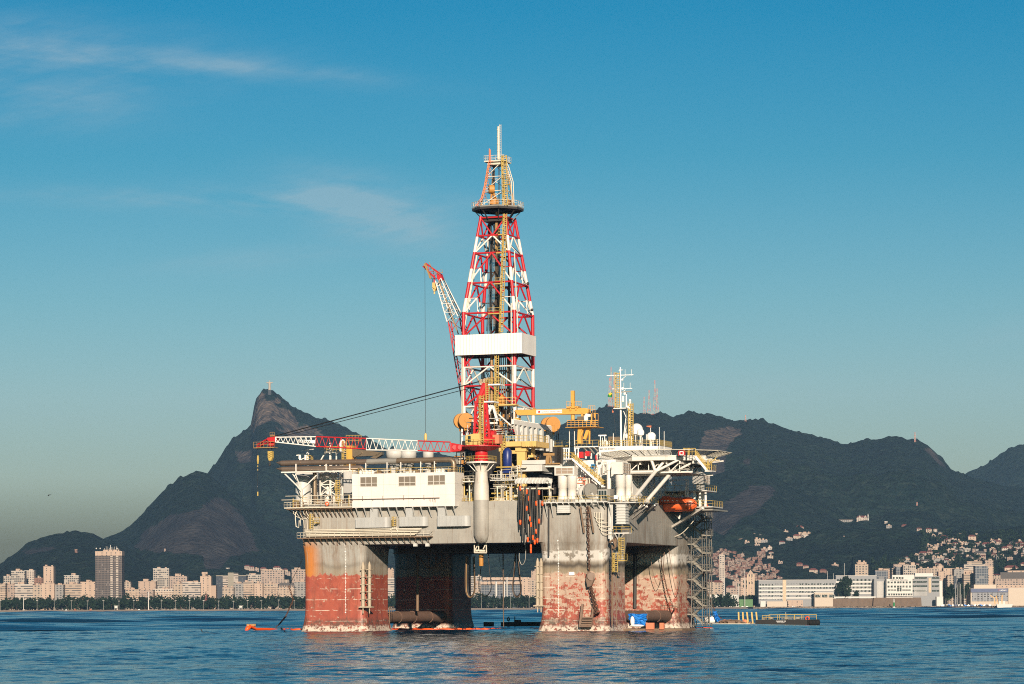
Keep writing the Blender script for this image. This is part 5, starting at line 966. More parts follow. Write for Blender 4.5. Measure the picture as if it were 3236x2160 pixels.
platform(r2, (1745, 1872), 52, 43.6, 600, 'light_grey', 'rail_yellow', 1.3, name='boat_platform'); platform(r2, (1500, 1830), 54, 46, 486, 'light_grey', 'rail_yellow', 1.2, name='boat_platform')
m = MB()
for x in (1740, 1780, 1822): c = V(r2, x, 480, 47); m.bar((c.x, 47, LZ), (c.x, 47, c.z), .4)
for a_, b_ in (((1560, 408), (1695, 403)), ((1695, 403), (1692, 530)), ((1680, 405), (1676, 530)), ((1575, 410), (1620, 450)), ((1560, 410), (1568, 418))): m.bar(V(r2, *a_, 46), V(r2, *b_, 46), .3)
m.build('davit', 'fibre_white', rig)
rs = random.Random(17); m = MB()
for k in range(22): x = rs.uniform(1540, 1700); y = rs.uniform(490, 530); c = V(r2, x, y, 48+rs.uniform(0, 3)); s = rs.uniform(.2, .5); m.box((c.x-s, c.y, c.z-s), (c.x+s, c.y+.6, c.z+s))
m.build('davit_winch', 'light_grey', rig)
def lifeboat(p0, p1, zlo, zhi, yc, beam, label, name='lifeboat'):
    L = p1-p0; t_ = thing(name, label, 'lifeboat', ((p0+p1)/2, yc, zlo), group='enclosed orange lifeboats'); H = zhi-zlo; m = MB(); N = 28; n = 20; vs = []
    for k in range(N+1):
        f_ = k/N; x = p0+L*f_; w_ = beam/2*max(.03, (1-abs(2*f_-1)**3.2))**.55; kl = zlo+H*(.34*max(0, 1-f_/.22)**2+.22*max(0, (f_-.82)/.18)**2)
        top = zlo+H*(np.interp(f_, [0, .06, .1, .3, .33, .5, .85, .93, 1], [.50, .78, .97, 1.0, .9, .88, .86, .72, .52])); gw = zlo+H*.46
        for i in range(n):
            a = 2*math.pi*i/n; cs, sn = math.cos(a), math.sin(a); ww = w_*(1.0 if sn < 0 else .86); zz = gw+(top-gw)*sn if sn > 0 else gw+(gw-kl)*sn; sq = (abs(cs)**.6)*(1 if cs > 0 else -1); vs.append((x, yc+ww*sq, zz))
    m.add(vs, [(k*n+i, k*n+(i+1) % n, (k+1)*n+(i+1) % n, (k+1)*n+i) for k in range(N) for i in range(n)], True); m.add(vs[:n], [tuple(range(n))]); m.add(vs[-n:], [tuple(range(n))[::-1]]); m.build('hull', 'orange_hull', t_)
    m = MB(); m.pipe([(p0+L*f_, yc-beam/2*max(.03, (1-abs(2*f_-1)**3.2))**.55*1.02, zlo+H*.46) for f_ in np.linspace(.03, .97, 15)], .07, 6); m.build('rubbing_strake', 'dark_metal', t_)
    m = MB(); [m.box((p0+L*f_-.16, yc-beam*.5, zlo+H*.62), (p0+L*f_+.16, yc-beam*.2, zlo+H*.68)) for f_ in (.14, .22, .3, .42, .54)]; m.build('reflective_tape', 'fibre_white', t_)
    m = MB(); m.tube((p0+L*.06, yc, zlo+H*.05), (p0+L*.1, yc, zlo+H*.05), .28, n=8); m.bar((p0+L*.1, yc, zlo-.02), (p0+L*.9, yc, zlo-.02), .25, .3); m.build('keel', 'orange_hull', t_)
    return t_
LB = 41.6; a = V(r2, 1478, 632, LB); b = V(r2, 1757, 632, LB)
lifeboat(a.x, b.x, a.z, V(r2, 1500, 521, LB).z, LB, 3.2, 'enclosed orange lifeboat seen broadside under its davits')
a = V(r2, 1700, 636, 55); b = V(r2, 1842, 636, 55); lifeboat(a.x, b.x, a.z, V(r2, 1800, 562, 55).z, 55, 2.8, 'second orange lifeboat half hidden behind the scaffold stair top')
m = MB(); [m.tube(V(r2, x, 620, LB), V(r2, x, 470, LB+3), .06, n=5) for x in (1540, 1700)]; m.build('boat_fall', 'dark_metal', rig)
# ================================================================ cranes
CY = -.4
pc = V(r1, 1757, 650, CY); CX = pc.x
ped = MB(); zt_ = V(r1, 1757, 295, CY).z
low_ = MB(); low_.lathe([(.1, 18.9), (1.2, 19.2), (1.68, 20.6), (1.68, 28.2)], (CX, CY), 26); low_.build('crane_foundation', 'hull_paint', rig)
ped.lathe([(1.64, 28.1), (1.6, 31.0), (1.32, zt_-2.4), (1.28, zt_-.9), (1.7, zt_)], (CX, CY), 26); ped.build('crane_pedestal', 'pedestal_white', rig)
m = MB(); zr = V(r1, 1757, 275, CY).z; RRg = 3.3; m.lathe([(1.3, zr-.3), (RRg, zr-.3), (RRg, zr), (1.2, zr)], (CX, CY), 24, smooth=False)
for k in range(10): a = R(36*k); m.bar((CX+RRg*.93*math.cos(a), CY+RRg*.93*math.sin(a), zr-.3), (CX+1.4*math.cos(a), CY+1.4*math.sin(a), zr-2.0), .14)
m.build('crane_gallery', 'white_paint', rig)
m = MB(); pts = [Vector((CX+RRg*math.cos(R(20*k)), CY+RRg*math.sin(R(20*k)), zr)) for k in range(19)]; m.rail(pts, 1.15, 1.2, .055); m.build('railing', 'rail_yellow', rig)
cr = thing('pedestal_crane', 'red and white lattice boom crane with cream cab, its boom lowered to the left', 'crane', (CX, CY, zr))
CV = lambda x, y, d=0: V(r4, x, y, CY+d)
zs = CV(760, 1340).z
m = MB(); m.lathe([(1.5, zr), (1.5, zr+.9), (1.38, zr+.9), (1.38, zs-.7)], (CX, CY), 24); m.build('king_post', 'red_paint', cr)
m = MB(); m.lathe([(.5, zs-1.0), (2.6, zs-.75), (4.2, zs-.1), (4.2, zs+.15), (.2, zs+.15)], (CX+.1, CY), 28, smooth=False); m.build('slewing_deck', 'red_paint', cr)
m = MB(); m.rail([Vector((CX+.1+4.1*math.cos(R(a)), CY+4.1*math.sin(R(a)), zs+.15)) for a in range(-125, 10, 15)], 1.2, 1.0, .06); m.build('railing', 'rail_yellow', cr)
m = MB(); a, b = CV(582, 1333, -3), CV(705, 1205, -3); m.prism([(a.x, CY-3, a.z), (b.x, CY-3, a.z), (b.x, CY-3, b.z), (b.x-1.4, CY-3, b.z), (a.x-.5, CY-3, b.z-.35), (a.x-.6, CY-3, a.z+.6)], (0, 2.6, 0)); cb = m.build('operator_cab', 'cream_yellow', cr)
m = MB(); p, q = CV(583, 1295, -3.05), CV(612, 1230, -3.05); m.box((p.x, CY-3.06, p.z), (q.x, CY-2.9, q.z)); m.box((a.x-.66, CY-2.8, a.z+.9), (a.x-.45, CY-.6, b.z-.6)); m.build('cab_window', 'glass_dark', cb)
# tower (gantry)
def frame(m, quad, d0, d1, n, w_):
    (bl, br_, tr, tl) = quad
    for d in (d0, d1):
        A_, B_, C_, D_ = CV(*bl, d), CV(*br_, d), CV(*tr, d), CV(*tl, d); m.bar(A_, D_, w_*1.6); m.bar(B_, C_, w_*1.6)
        for k in range(n): p0_, p1_, q0, q1 = A_.lerp(D_, k/n), A_.lerp(D_, (k+1)/n), B_.lerp(C_, k/n), B_.lerp(C_, (k+1)/n); m.bar(p0_ if k % 2 else q0, q1 if k % 2 else p1_, w_); m.bar(p1_, q1, w_)
    for c0, c1 in ((bl, tl), (br_, tr)):
        for k in range(n): m.bar(CV(*c0, d0).lerp(CV(*c1, d0), k/n), CV(*c0, d1).lerp(CV(*c1, d1), (k+1)/n), w_)
m = MB(); frame(m, ((645, 1330), (708, 1330), (715, 880), (668, 880)), -1.4, .8, 5, .3); frame(m, ((752, 1330), (815, 1300), (772, 880), (752, 880)), -1.4, .8, 4, .3); m.build('gantry_leg', 'red_paint', cr)
m = MB(); p, q = CV(652, 895, -1.6), CV(775, 868, -1.6); m.box((p.x, CY-1.7, p.z), (q.x, CY+1, q.z)); frame(m, ((680, 870), (780, 870), (790, 690), (745, 690)), -1.2, .6, 3, .3); p, q = CV(715, 830, -1.3), CV(770, 745, -1.3); m.box((p.x, CY-1.3, p.z), (q.x, CY+.6, q.z)); m.bar(CV(690, 870, -1.5), CV(770, 690, -1.3), .5); m.build('gantry_head', 'red_paint', cr)
m = MB(); p = CV(775, 690, -.5); m.bar(CV(700, 668, -.6), CV(800, 640, -.6), .6, .5); [m.tube(CV(x, 668-8*k, -.9), CV(x, 668-8*k, .3), .5, n=14) for k, x in enumerate((725, 760, 790))]; m.build('gantry_sheave', 'bronze_metal', cr)
m = MB(); m.ladder(CV(726, 1300, -2), CV(726, 815, -2), .75, .09, .45, .5); m.ladder(CV(786, 860, -1.8), CV(786, 640, -1.6), .7, .08, .45); m.build('caged_ladder', 'rail_yellow', cr)
for (x0, x1, y) in ((738, 850, 872), (790, 912, 695)):
    p, q = CV(x0, y, -1.9), CV(x1, y, -1.9); m = MB(); m.box((p.x, CY-1.9, p.z-.3), (q.x, CY+1.2, p.z)); bb = m.build('crow_nest', 'fibre_white', cr); m = MB(); m.rail([(p.x, CY+1.1, p.z), (p.x, CY-1.85, p.z), (q.x, CY-1.85, p.z), (q.x, CY+1.1, p.z)], 1.3, .8, .06); m.build('railing', 'rail_yellow', bb)
m = MB(); p, q = CV(840, 1310, -1.5), CV(905, 1218, -1.5); m.box((p.x, CY-1.6, p.z), (q.x, CY+.6, q.z)); m.build('winch_guard', 'salmon', cr); m = MB(); c = CV(800, 1280, -1); m.tube((c.x-1, CY-1, c.z), (c.x+1.6, CY-1, c.z), .9, n=18); m.tube((c.x-.4, CY-.2, c.z+1.4), (c.x+1.2, CY-.2, c.z+1.4), .8, n=18); m.build('hoist_winch', 'red_paint', cr)
# boom
BVc = lambda x, y, d=0: V(r1, x, y, CY+d)
def boom_section(x0, x1, t0, b0, t1, b1, mat, n, name='boom_section'):
    m = MB(); hw = .85
    for d in (-hw, hw):
        m.tube(BVc(x0, t0, d), BVc(x1, t1, d), .14, n=6); m.tube(BVc(x0, b0, d), BVc(x1, b1, d), .14, n=6)
        for k in range(n):
            f0, f1, fm = k/n, (k+1)/n, (k+.5)/n; L_ = lambda f_, top: BVc(x0+(x1-x0)*f_, (t0+(t1-t0)*f_) if top else (b0+(b1-b0)*f_), d); m.tube(L_(f0, True), L_(fm, False), .075, n=5, cap=False); m.tube(L_(fm, False), L_(f1, True), .075, n=5, cap=False)
    for k in range(n+1):
        f_ = k/n
        for y in ((t0+(t1-t0)*f_), (b0+(b1-b0)*f_)): m.tube(BVc(x0+(x1-x0)*f_, y, -hw), BVc(x0+(x1-x0)*f_, y, hw), .07, n=5)
        if k < n: m.tube(BVc(x0+(x1-x0)*f_, t0+(t1-t0)*f_, -hw), BVc(x0+(x1-x0)*(f_+1/n), t0+(t1-t0)*(f_+1/n), hw), .06, n=5)
    for x, t_, b_ in ((x0, t0, b0), (x1, t1, b1)): [m.tube(BVc(x, t_, d), BVc(x, b_, d), .12, n=6) for d in (-hw, hw)]
    return m.build(name, mat, cr)
boom_section(1530, 1292, 130, 202, 121, 192, 'red_paint', 5); boom_section(1292, 917, 121, 192, 103, 187, 'clean_white', 8); boom_section(917, 550, 103, 180, 91, 162, 'red_paint', 8); bs = boom_section(550, 255, 91, 162, 95, 130, 'clean_white', 8)
m = MB(); m.prism([BVc(1640, 155, -.9), BVc(1600, 195, -.9), BVc(1535, 202, -.9), BVc(1535, 135, -.9)], (0, 1.8, 0)); [m.tube(BVc(x, 168, -1.0), BVc(x, 168, -.85), .5, n=14) for x in (1560, 1600)]; m.build('boom_heel', 'red_paint', cr)
m = MB(); m.prism([BVc(258, 88, -.7), BVc(255, 132, -.7), BVc(212, 130, -.7), BVc(192, 112, -.7), BVc(196, 98, -.7)], (0, 1.4, 0)); m.lattice(BVc(205, 118), BVc(120, 160), Vector((0, .5, 0)), Vector((0, 0, .4)), 4, .1, 1, .7); m.prism([BVc(250, 128, -.4), BVc(235, 160, -.4), BVc(205, 160, -.4), BVc(205, 128, -.4)], (0, .8, 0)); m.build('boom_head', 'red_paint', cr)
m = MB(); p, q = BVc(95, 170, -1), BVc(245, 178, -1); m.box((p.x, CY-1, p.z-.15), (q.x, CY+1, p.z)); m.rail([(p.x, CY-1, p.z), (q.x, CY-1, p.z)], 1.2, .9, .05); p, q = BVc(212, 88, -1), BVc(245, 80, -1); m.box((p.x, CY-.8, p.z), (q.x, CY+.8, q.z)); m.rail([(p.x, CY-.8, p.z), (q.x, CY-.8, p.z)], .9, .6, .04); m.build('boom_tip_walkway', 'tan_post', cr)
p, q = BVc(415, 131, -1.0), BVc(545, 131, -1.0); p2 = BVc(415, 112, -1.0); m = MB(); m.prism([p, BVc(545, 158, -1.0) if False else BVc(545, 140, -1.0), BVc(545, 116, -1.0), p2], (0, .06, 0)); sg = m.build('name_board', 'fibre_white', bs)
lettering('SEATRAX', 'board_letters', 'text_black', sg, BVc(416, 129, -1.02), BVc(540, 138, -1.02)-BVc(416, 129, -1.02), Vector((0, 0, 1)), 15*.3148/10.3, (BVc(512, 130, -1.02)-BVc(416, 130, -1.02)).length, .01)
for xa, dd in ((214, -.3), (214, .3)): pass
m = MB(); p = BVc(214, 160); q = BVc(214, 195); m.tube(p+Vector((-.4, 0, 0)), q+Vector((-.4, 0, 0)), .08, n=5); m.tube(p+Vector((.4, 0, 0)), q+Vector((.4, 0, 0)), .08, n=5); m.build('hoist_rope', 'black_hose', cr)
m = MB(); m.prism([BVc(198, 196, -.4), BVc(231, 196, -.4), BVc(232, 240, -.4), BVc(222, 265, -.4), BVc(206, 265, -.4), BVc(198, 240, -.4)], (0, .8, 0)); hb = m.build('hook_block', 'rail_yellow', cr)
m = MB(); [m.bar(BVc(199, y+10, -.42), BVc(231, y-8, -.42), .18, .05) for y in (210, 224, 238)]; m.build('block_stripe', 'text_black', hb); m = MB(); m.pipe([BVc(214, 265), BVc(214, 282), BVc(218, 295), BVc(212, 303), BVc(208, 294)], .18, 6); m.build('hook', 'dark_metal', hb)
m = MB(); m.tube(BVc(126, 172), BVc(126, 515), .04, n=5); m.build('whip_rope', 'black_hose', cr); m = MB(); m.tube(BVc(127, 262), BVc(127, 228), .26, .2, n=10); m.tube(BVc(127, 290), BVc(127, 262), .14, .26, n=10); m.tube(BVc(126, 522), BVc(126, 492), .15, n=8); [m.tube(BVc(126, y+12), BVc(126, y), .1, n=6) for y in (300, 325)]; m.build('headache_ball', 'rail_yellow', cr)
tp = BVc(256, 86)
m = MB(); [m.tube(tp+Vector((0, d, -.5*k)), CV(x, y, d), .075, n=5) for k, (x, y, d) in enumerate(((745, 655, -.5), (790, 690, -.2)))]; m.tube(tp+Vector((0, .2, 0)), CV(770, 655, .2), .05, n=5); m.build('luffing_rope', 'black_hose', cr)
# ---- rear crane with raised boom
d = 58.0; QV = lambda x, y, dd=0: V(q5, x, y, d+dd)
b0 = V(r4, 700, 1330, d); rc = thing('pedestal_crane', 'rear crane with red and white boom raised beside the derrick, yellow hook block', 'crane', (b0.x, d, 28))
tip = QV(400, 470); mid_ = QV(655, 1190); low = tip+(mid_-tip)*1.0; foot = b0
def rear_section(pA, pB, hA, hB, mat, n, name='boom_section'):
    ax = (pB-pA).normalized(); sdv = ax.cross(Vector((0, 1, 0))).normalized(); m = MB(); m.lattice(pA, pB, sdv*hA, Vector((0, .95, 0)), n, .15, 1, hB/hA, .08); return m.build(name, mat, rc)
rear_section(QV(385, 470), QV(665, 1175), .75, 1.5, 'clean_white', 9); rear_section(QV(665, 1175), b0+Vector((-1.5, 0, 3)), 1.5, 1.2, 'red_paint', 9)
m = MB(); m.prism([QV(340, 440, -.7), QV(375, 490, -.7), QV(440, 465, -.7), QV(400, 360, -.7), QV(330, 320, -.7)], (0, 1.4, 0)); m.lattice(QV(350, 400), QV(120, 200), Vector((0, .6, 0)), Vector((.5, 0, .6)), 4, .12, 1, .6, .08); m.build('boom_head', 'red_paint', rc)
m = MB(); [m.bar(QV(*a_, -.9), QV(*b_, -.9), w_) for a_, b_, w_ in (((118, 185), (240, 445), .35), ((140, 170), (215, 440), .2), ((200, 150), (270, 300), .1), ((270, 300), (400, 380), .1), ((375, 320), (440, 345), .15), ((375, 300), (430, 290), .08), ((430, 290), (440, 340), .08))]; m.bar(QV(380, 480, -1.2), QV(720, 1430, -1.2), .22); m.build('boom_tip_walkway', 'tan_post', rc)
m = MB(); m.bar(QV(545, 870, -1.3), QV(640, 1090, -1.3), .55, .1); nb = m.build('name_board', 'fibre_white', rc)
e0, e1 = QV(552, 872, -1.4), QV(640, 1075, -1.4); ax = (e1-e0).normalized(); lettering('SEATRAX', 'board_letters', 'text_black', nb, e1 + Vector((-.35, 0, -.1)) if False else e0+Vector((-.3, 0, 0)), ax, Vector((ax.z*-1, 0, ax.x)), .5, (e1-e0).length, .01)
m = MB(); m.prism([QV(258, 515, -.4), QV(328, 515, -.4), QV(330, 615, -.4), QV(305, 665, -.4), QV(280, 665, -.4), QV(258, 615, -.4)], (0, .8, 0)); hb = m.build('hook_block', 'cream_yellow', rc); m = MB(); m.pipe([QV(293, 665), QV(293, 690), QV(300, 705), QV(290, 715)], .2, 6); m.build('hook', 'cream_yellow', hb); m = MB(); [m.bar(QV(262+8*k, 600+8*k, -.42), QV(290+12*k, 632+2*k, -.42), .1, .04) for k in range(4)]; m.build('block_stripe', 'text_black', hb)
m = MB(); [m.tube(QV(x, 440), QV(x, 515), .07, n=5) for x in (262, 322)]; p = QV(127, 280); g_ = V(r4, 147, 1215, d); m.tube(p, g_, .045, n=5); m.build('hoist_rope', 'black_hose', rc)
m = MB(); [m.tube(QV(292+k*3, 520), QV(292, 430), .2, n=6) for k in range(1)]; m.build('block_link', 'red_paint', rc)
m = MB(); p, q = V(r4, 147, 1218, d), V(r4, 147, 1268, d); m.tube(q, p, .35, n=10); m.tube(q-Vector((0, 0, .5)), q, .15, .35, n=10); m.tube(p, p+Vector((0, 0, .4)), .35, .12, n=10); m.build('headache_ball', 'cream_yellow', rc)
m = MB(); e = b0+Vector((3, 0, 16)); m.tube(QV(455, 450), e+Vector((0, -.5, 0)), .1, n=5); m.tube(QV(470, 560), e+Vector((0, .5, -1.5)), .1, n=5); m.build('luffing_rope', 'black_hose', rc)
m = MB(); m.lathe([(1.6, 28), (1.3, 41)], (b0.x, d), 20); m.box((b0.x-2.5, d-1.5, 41), (b0.x+3, d+1.5, 43)); m.lattice(b0+Vector((1.5, 0, 3)), b0+Vector((3, 0, 16)), Vector((1, 0, 0)), Vector((0, 1, 0)), 5, .2); m.build('crane_tower', 'red_paint', rc)
# ---- orange knuckle crane beyond the exhaust pipes
d = 40.0; KV = lambda x, y, dd=0: V(r1, x, y, d+dd); k0 = KV(787, 300)
kc = thing('knuckle_crane', 'orange knuckle boom crane folded up behind the exhaust pipes on the left', 'crane', (k0.x, d, 28))
m = MB(); p, q = KV(764, 470), KV(812, 345); m.lathe([(2.3, 28), (2.3, q.z-.3), (2.5, q.z)], (k0.x, d), 20); m.build('pedestal', 'light_grey', kc)
m = MB(); p, q = KV(768, 348), KV(814, 155); m.box((p.x, d, p.z), (q.x, d+2.2, q.z)); m.build('column', 'crane_yellow', kc)
m = MB(); m.prism([KV(815, 180), KV(880, 186), KV(1028, 205), KV(1000, 228), KV(815, 236)], (0, 1.5, 0)); m.bar(KV(830, 235), KV(885, 205), .5); m.prism([KV(945, 245), KV(1028, 200), KV(1030, 222), KV(985, 250)], (0, 1.2, 0)); m.build('folded_arm', 'bronze_metal', kc)
m = MB(); m.ladder(KV(760, 340, -.5), KV(760, 120, -.5), .9, .09, .5, .5); m.build('caged_ladder', 'rail_yellow', kc); m = MB(); m.rail([KV(770, 155), KV(880, 155)], 2.4, .8, .06); m.build('railing', 'rail_yellow', kc); m = MB(); m.rail([KV(625, 205, -12), KV(745, 205, -12)], 1.4, .9, .06); m.build('railing', 'rail_yellow', kc)
m = MB(); p, q = KV(722, 205), KV(748, 130); m.box((p.x, d, p.z), (q.x, d+1.5, q.z)); m.ball(((p.x+q.x)/2, d+.7, q.z), .7, n=10, m=6); m.build('service_box', 'fibre_white', kc)
# ---- small radar posts at the far left
for px, top, bot, w_, lab in ((490, 190, 300, 100, 'larger white radar scanner on its post above the exhaust pipes'), (432, 225, 262, 52, 'smaller white radar scanner on a side arm left of the larger one')):
    d = 4; c = V(r1, px, top, d); e = V(r1, px, bot, d); t_ = thing('radar_scanner', lab, 'radar', (c.x, d, e.z), group='radar scanners'); m = MB(); s_ = w_*.3148/10.4/2
    m.bar((c.x-s_, d, c.z-.05), (c.x+s_, d, c.z+.2), .25, .2); m.tube((c.x, d, c.z-.8), (c.x, d, c.z), .35, .25, n=10); m.build('antenna_bar', 'fibre_white', t_); m = MB()
    if px > 480: m.tube((c.x, d, e.z), (c.x, d, c.z-.8), .28, n=8); m.box((c.x-.6, d-.4, c.z-2.4), (c.x+.1, d+.4, c.z-.9))
    else: m.bar((c.x, d, c.z-.8), (c.x+.2, d, c.z-1.2), .3); m.bar((c.x, d, c.z-1.1), V(r1, 480, 240, d), .18); m.bar((c.x+.3, d, c.z-1.3), V(r1, 475, 262, d), .18)
    m.build('post', 'fibre_white', t_)
    if px > 480: m = MB(); m.rail([(c.x, d-.6, c.z-2.4), (c.x+1.0, d-.6, c.z-2.4), (c.x+1.0, d+.6, c.z-2.4)], 1.2, .4, .06); m.build('guard_rail', 'rail_yellow', t_)
# ---- yellow pipe-handling crane with maker's board
d = 26.0; NV = lambda x, y, dd=0: V(p3, x, y, d+dd)
n0 = NV(1530, 790); nc = thing('pipe_handling_crane', 'yellow box boom crane with white lettered board above the deck', 'crane', (n0.x, d, AZ))
m = MB(); m.prism([NV(168, 100), NV(230, 205), NV(1545, 182), NV(1640, 185), NV(1690, 140), NV(1690, 70), NV(1610, 55), NV(540, 88)], (0, 1.5, 0)); bm_ = m.build('boom', 'crane_yellow', nc)
m = MB(); p, q = NV(618, 172), NV(1148, 88); m.prism([NV(618, 172, -.08), NV(1148, 158, -.08), NV(1148, 88, -.08), NV(618, 102, -.08)], (0, .06, 0)); sg = m.build('maker_board', 'fibre_white', bm_)
e0, e1 = NV(730, 150, -.1), NV(1142, 138, -.1); lettering('NATIONAL OILWELL VARCO', 'board_letters', 'text_red', sg, e0, e1-e0, (0, 0, 1), .24, (e1-e0).length, .006)
m = MB(); c = NV(677, 135, -.12); m.tube(c, c+Vector((0, .06, 0)), .26, n=18); m.build('board_emblem', 'text_red', sg)
m = MB(); [m.box(NV(x0, y1, -.3), NV(x1, y0, 1.8)) for x0, x1, y0, y1 in ((1335, 1372, 50, 110), (1450, 1480, 45, 95), (1240, 1540, 30, 62))]; m.box(NV(555, 100, -.1), NV(600, 62, 1.6)); m.build('boom_collar', 'crane_yellow', bm_)
m = MB(); p, q = V(r5, 192, 440, d+.4), V(r5, 222, 282, d+.4); m.box((p.x, d+.4, p.z), (q.x, d+1.2, q.z)); m.build('king_post', 'crane_yellow', nc)
m = MB(); m.tube(NV(1372, 300, .7), NV(1372, 180, .7), .42, n=12); m.tube(NV(1372, 322, .7), NV(1372, 290, .7), .2, n=8); m.box(NV(180, 240), NV(218, 155, 1.2)); m.box(NV(168, 330), NV(300, 268, 1.2)); m.build('gripper_head', 'crane_yellow', nc)
m = MB(); m.box(NV(1545, 230), NV(1625, 165, 1.5)); p, q = NV(1255, 468), NV(1895, 440); m.box((p.x, d-1.2, p.z), (q.x, d+4, q.z)); m.prism([NV(1478, 450), NV(1590, 450), NV(1530, 560), NV(1540, 790), NV(1460, 790), NV(1470, 560)], (0, 1.6, 0)); m.bar(NV(1590, 455, .8), NV(1530, 640, .8), .6); m.bar(NV(1700, 470, .8), NV(1620, 700, .8), .7); m.bar(NV(1720, 480, 1), NV(1715, 800, 1), .3); m.build('slewing_tower', 'crane_yellow', nc)
m = MB(); m.rail([NV(1255, 440, -1.2), NV(1895, 440, -1.2), NV(1895, 440, 4)], 1.35, .9, .07, (.33, .66)); m.rail([NV(1690, 160), NV(1830, 160)], 1.6, .5, .06); m.rail([NV(1790, 440, 2), NV(1895, 440, 2)], 2.9, .7, .06); m.rail([V(r5, 150, 440, d-.5), V(r5, 205, 440, d-.5)], 1.3, .6, .05); m.rail([V(r5, 228, 440, d-.5), V(r5, 292, 440, d-.5)], 1.3, .6, .05); m.bar(NV(1760, 170), NV(1760, 380), .25); m.bar(NV(1825, 160), NV(1825, 260), .2); m.build('railing', 'crane_yellow', nc)
m = MB(); p, q = NV(1480, 330), NV(1595, 232); m.box((p.x, d-.6, p.z), (q.x, d+.8, q.z)); m.build('control_box', 'bronze_metal', nc); m = MB(); m.pipe([NV(1640, 330), NV(1640, 240), NV(1665, 205), NV(1740, 215)], [.5, .55, .5, .3], 10); m.build('wrapped_motor', 'fibre_white', nc)
p_, q_, o = platform(p3, (1425, 1900), d+6, d-2, 850, 'clean_white', 'rail_yellow', 1.3, name='crane_deck'); m = MB(); [m.bar(NV(x, 860, -1.8), NV(x+110, 985, 1), .3) for x in (1590, 1700, 1810)]; [m.tube(NV(x, 850, 1), NV(x, 1100, 1), .22, n=8) for x in (1465, 1640, 1750)]; m.tube(NV(1300, 480, 1), NV(1305, 1080, 1), .1, n=6); m.tube(NV(1405, 480, 1), NV(1405, 1080, 1), .1, n=6); m.build('deck_support', 'white_paint', rig)
# ================================================================ hoses, chains, stair tower and everything at the waterline
def chain(pts, link=.75, wd=.42, r=.075):
    """links of a chain along a polyline, every other link turned a quarter"""
    pts = [Vector(p) for p in pts]; m = MB(); seg = [(b-a).length for a, b in zip(pts[:-1], pts[1:])]; L = sum(seg); n = max(2, int(L/(link*.78)))
    def at(s):
        for (a, b), l in zip(zip(pts[:-1], pts[1:]), seg):
            if s <= l: return a.lerp(b, s/l), (b-a).normalized()
            s -= l
        return pts[-1], (pts[-1]-pts[-2]).normalized()
    for k in range(n):
        c, t_ = at((k+.5)*L/n); e = Vector((0, 1, 0)) if k % 2 else Vector((1, 0, 0)); e = (e-t_*e.dot(t_)).normalized()
        ring = [c+t_*(link/2*math.cos(a))+e*(wd/2*math.sin(a)) for a in (0, .7, 1.571, 2.44, 3.142, 3.84, 4.712, 5.58)]
        for i in range(8): m.tube(ring[i], ring[(i+1) % 8], r, n=4, cap=False)
    return m
def catmull(pts, k=6):
    pts = [Vector(p) for p in pts]; P4 = [pts[0]]+pts+[pts[-1]]; out = []
    for i in range(1, len(P4)-2):
        a, b, c, d_ = P4[i-1:i+3]
        for j in range(k): u = j/k; out.append(.5*((2*b)+(c-a)*u+(2*a-5*b+4*c-d_)*u*u+(3*b-a-3*c+d_)*u**3))
    return out+[pts[-1]]
# hose saddles and hanging hoses with orange floats
HD = -1.7
for k in range(9):
    c = V(r2, 468+24.5*k, 418, HD+.4); m = MB(); n = 14; vs = []
    ring = [(rr, s_) for rr, s_ in ((1.05, -.32), (.85, -.12), (.85, .12), (1.05, .32))]; ax = Vector((.8, -.6, 0)); rad = Vector((.6, .8, 0))
    for i in range(n+1):
        a = math.pi*(i/n*1.16-.08)
        for rr, s_ in ring+[(.45, .2), (.45, -.2)]: vs.append(c+ax*s_+rad*(rr*math.cos(a))+Vector((0, 0, rr*math.sin(a)-.2)))
    m.add(vs, [(i*6+j, i*6+(j+1) % 6, (i+1)*6+(j+1) % 6, (i+1)*6+j) for i in range(n) for j in range(6)], False); m.build('hose_saddle', 'light_grey', rig)
m = MB(); p, q = V(r2, 452, 470, HD), V(r2, 682, 463, HD); m.bar(p, Vector((q.x, HD, p.z)), .3, .3); m.bar(p+Vector((0, 1.6, 0)), Vector((q.x, HD+1.6, p.z)), .3, .3); [m.bar((x, HD-.1, p.z), (x, 1, p.z-.1), .25) for x in (p.x, (p.x+q.x)/2, q.x)]; [m.bar((x, HD, p.z), (x, -.7, p.z-3), .22) for x in (p.x, q.x)]; m.build('hose_rack', 'rail_white', rig)
FL = {471: ((466, 1), (714, 1)), 517: ((492, 1), (612, 1)), 533: ((540, 1),), 541: ((690, 1),), 548: ((731, 1), (893, 1), (922, 1)), 563: ((826, 1),), 576: ((858, 1),), 587: ((576, 1), (780, 1)), 595: ((845, 1),), 608: ((498, 1), (706, 1)), 632: ((576, 1),), 525: ((840, 1),)}
HS = [(457, 690), (463, 770), (471, 800), (484, 850), (492, 760), (503, 880), (510, 700), (517, 790), (525, 865), (533, 640), (541, 830), (548, 940), (556, 760), (563, 850), (576, 875), (587, 830), (595, 870), (608, 850), (632, 716)]
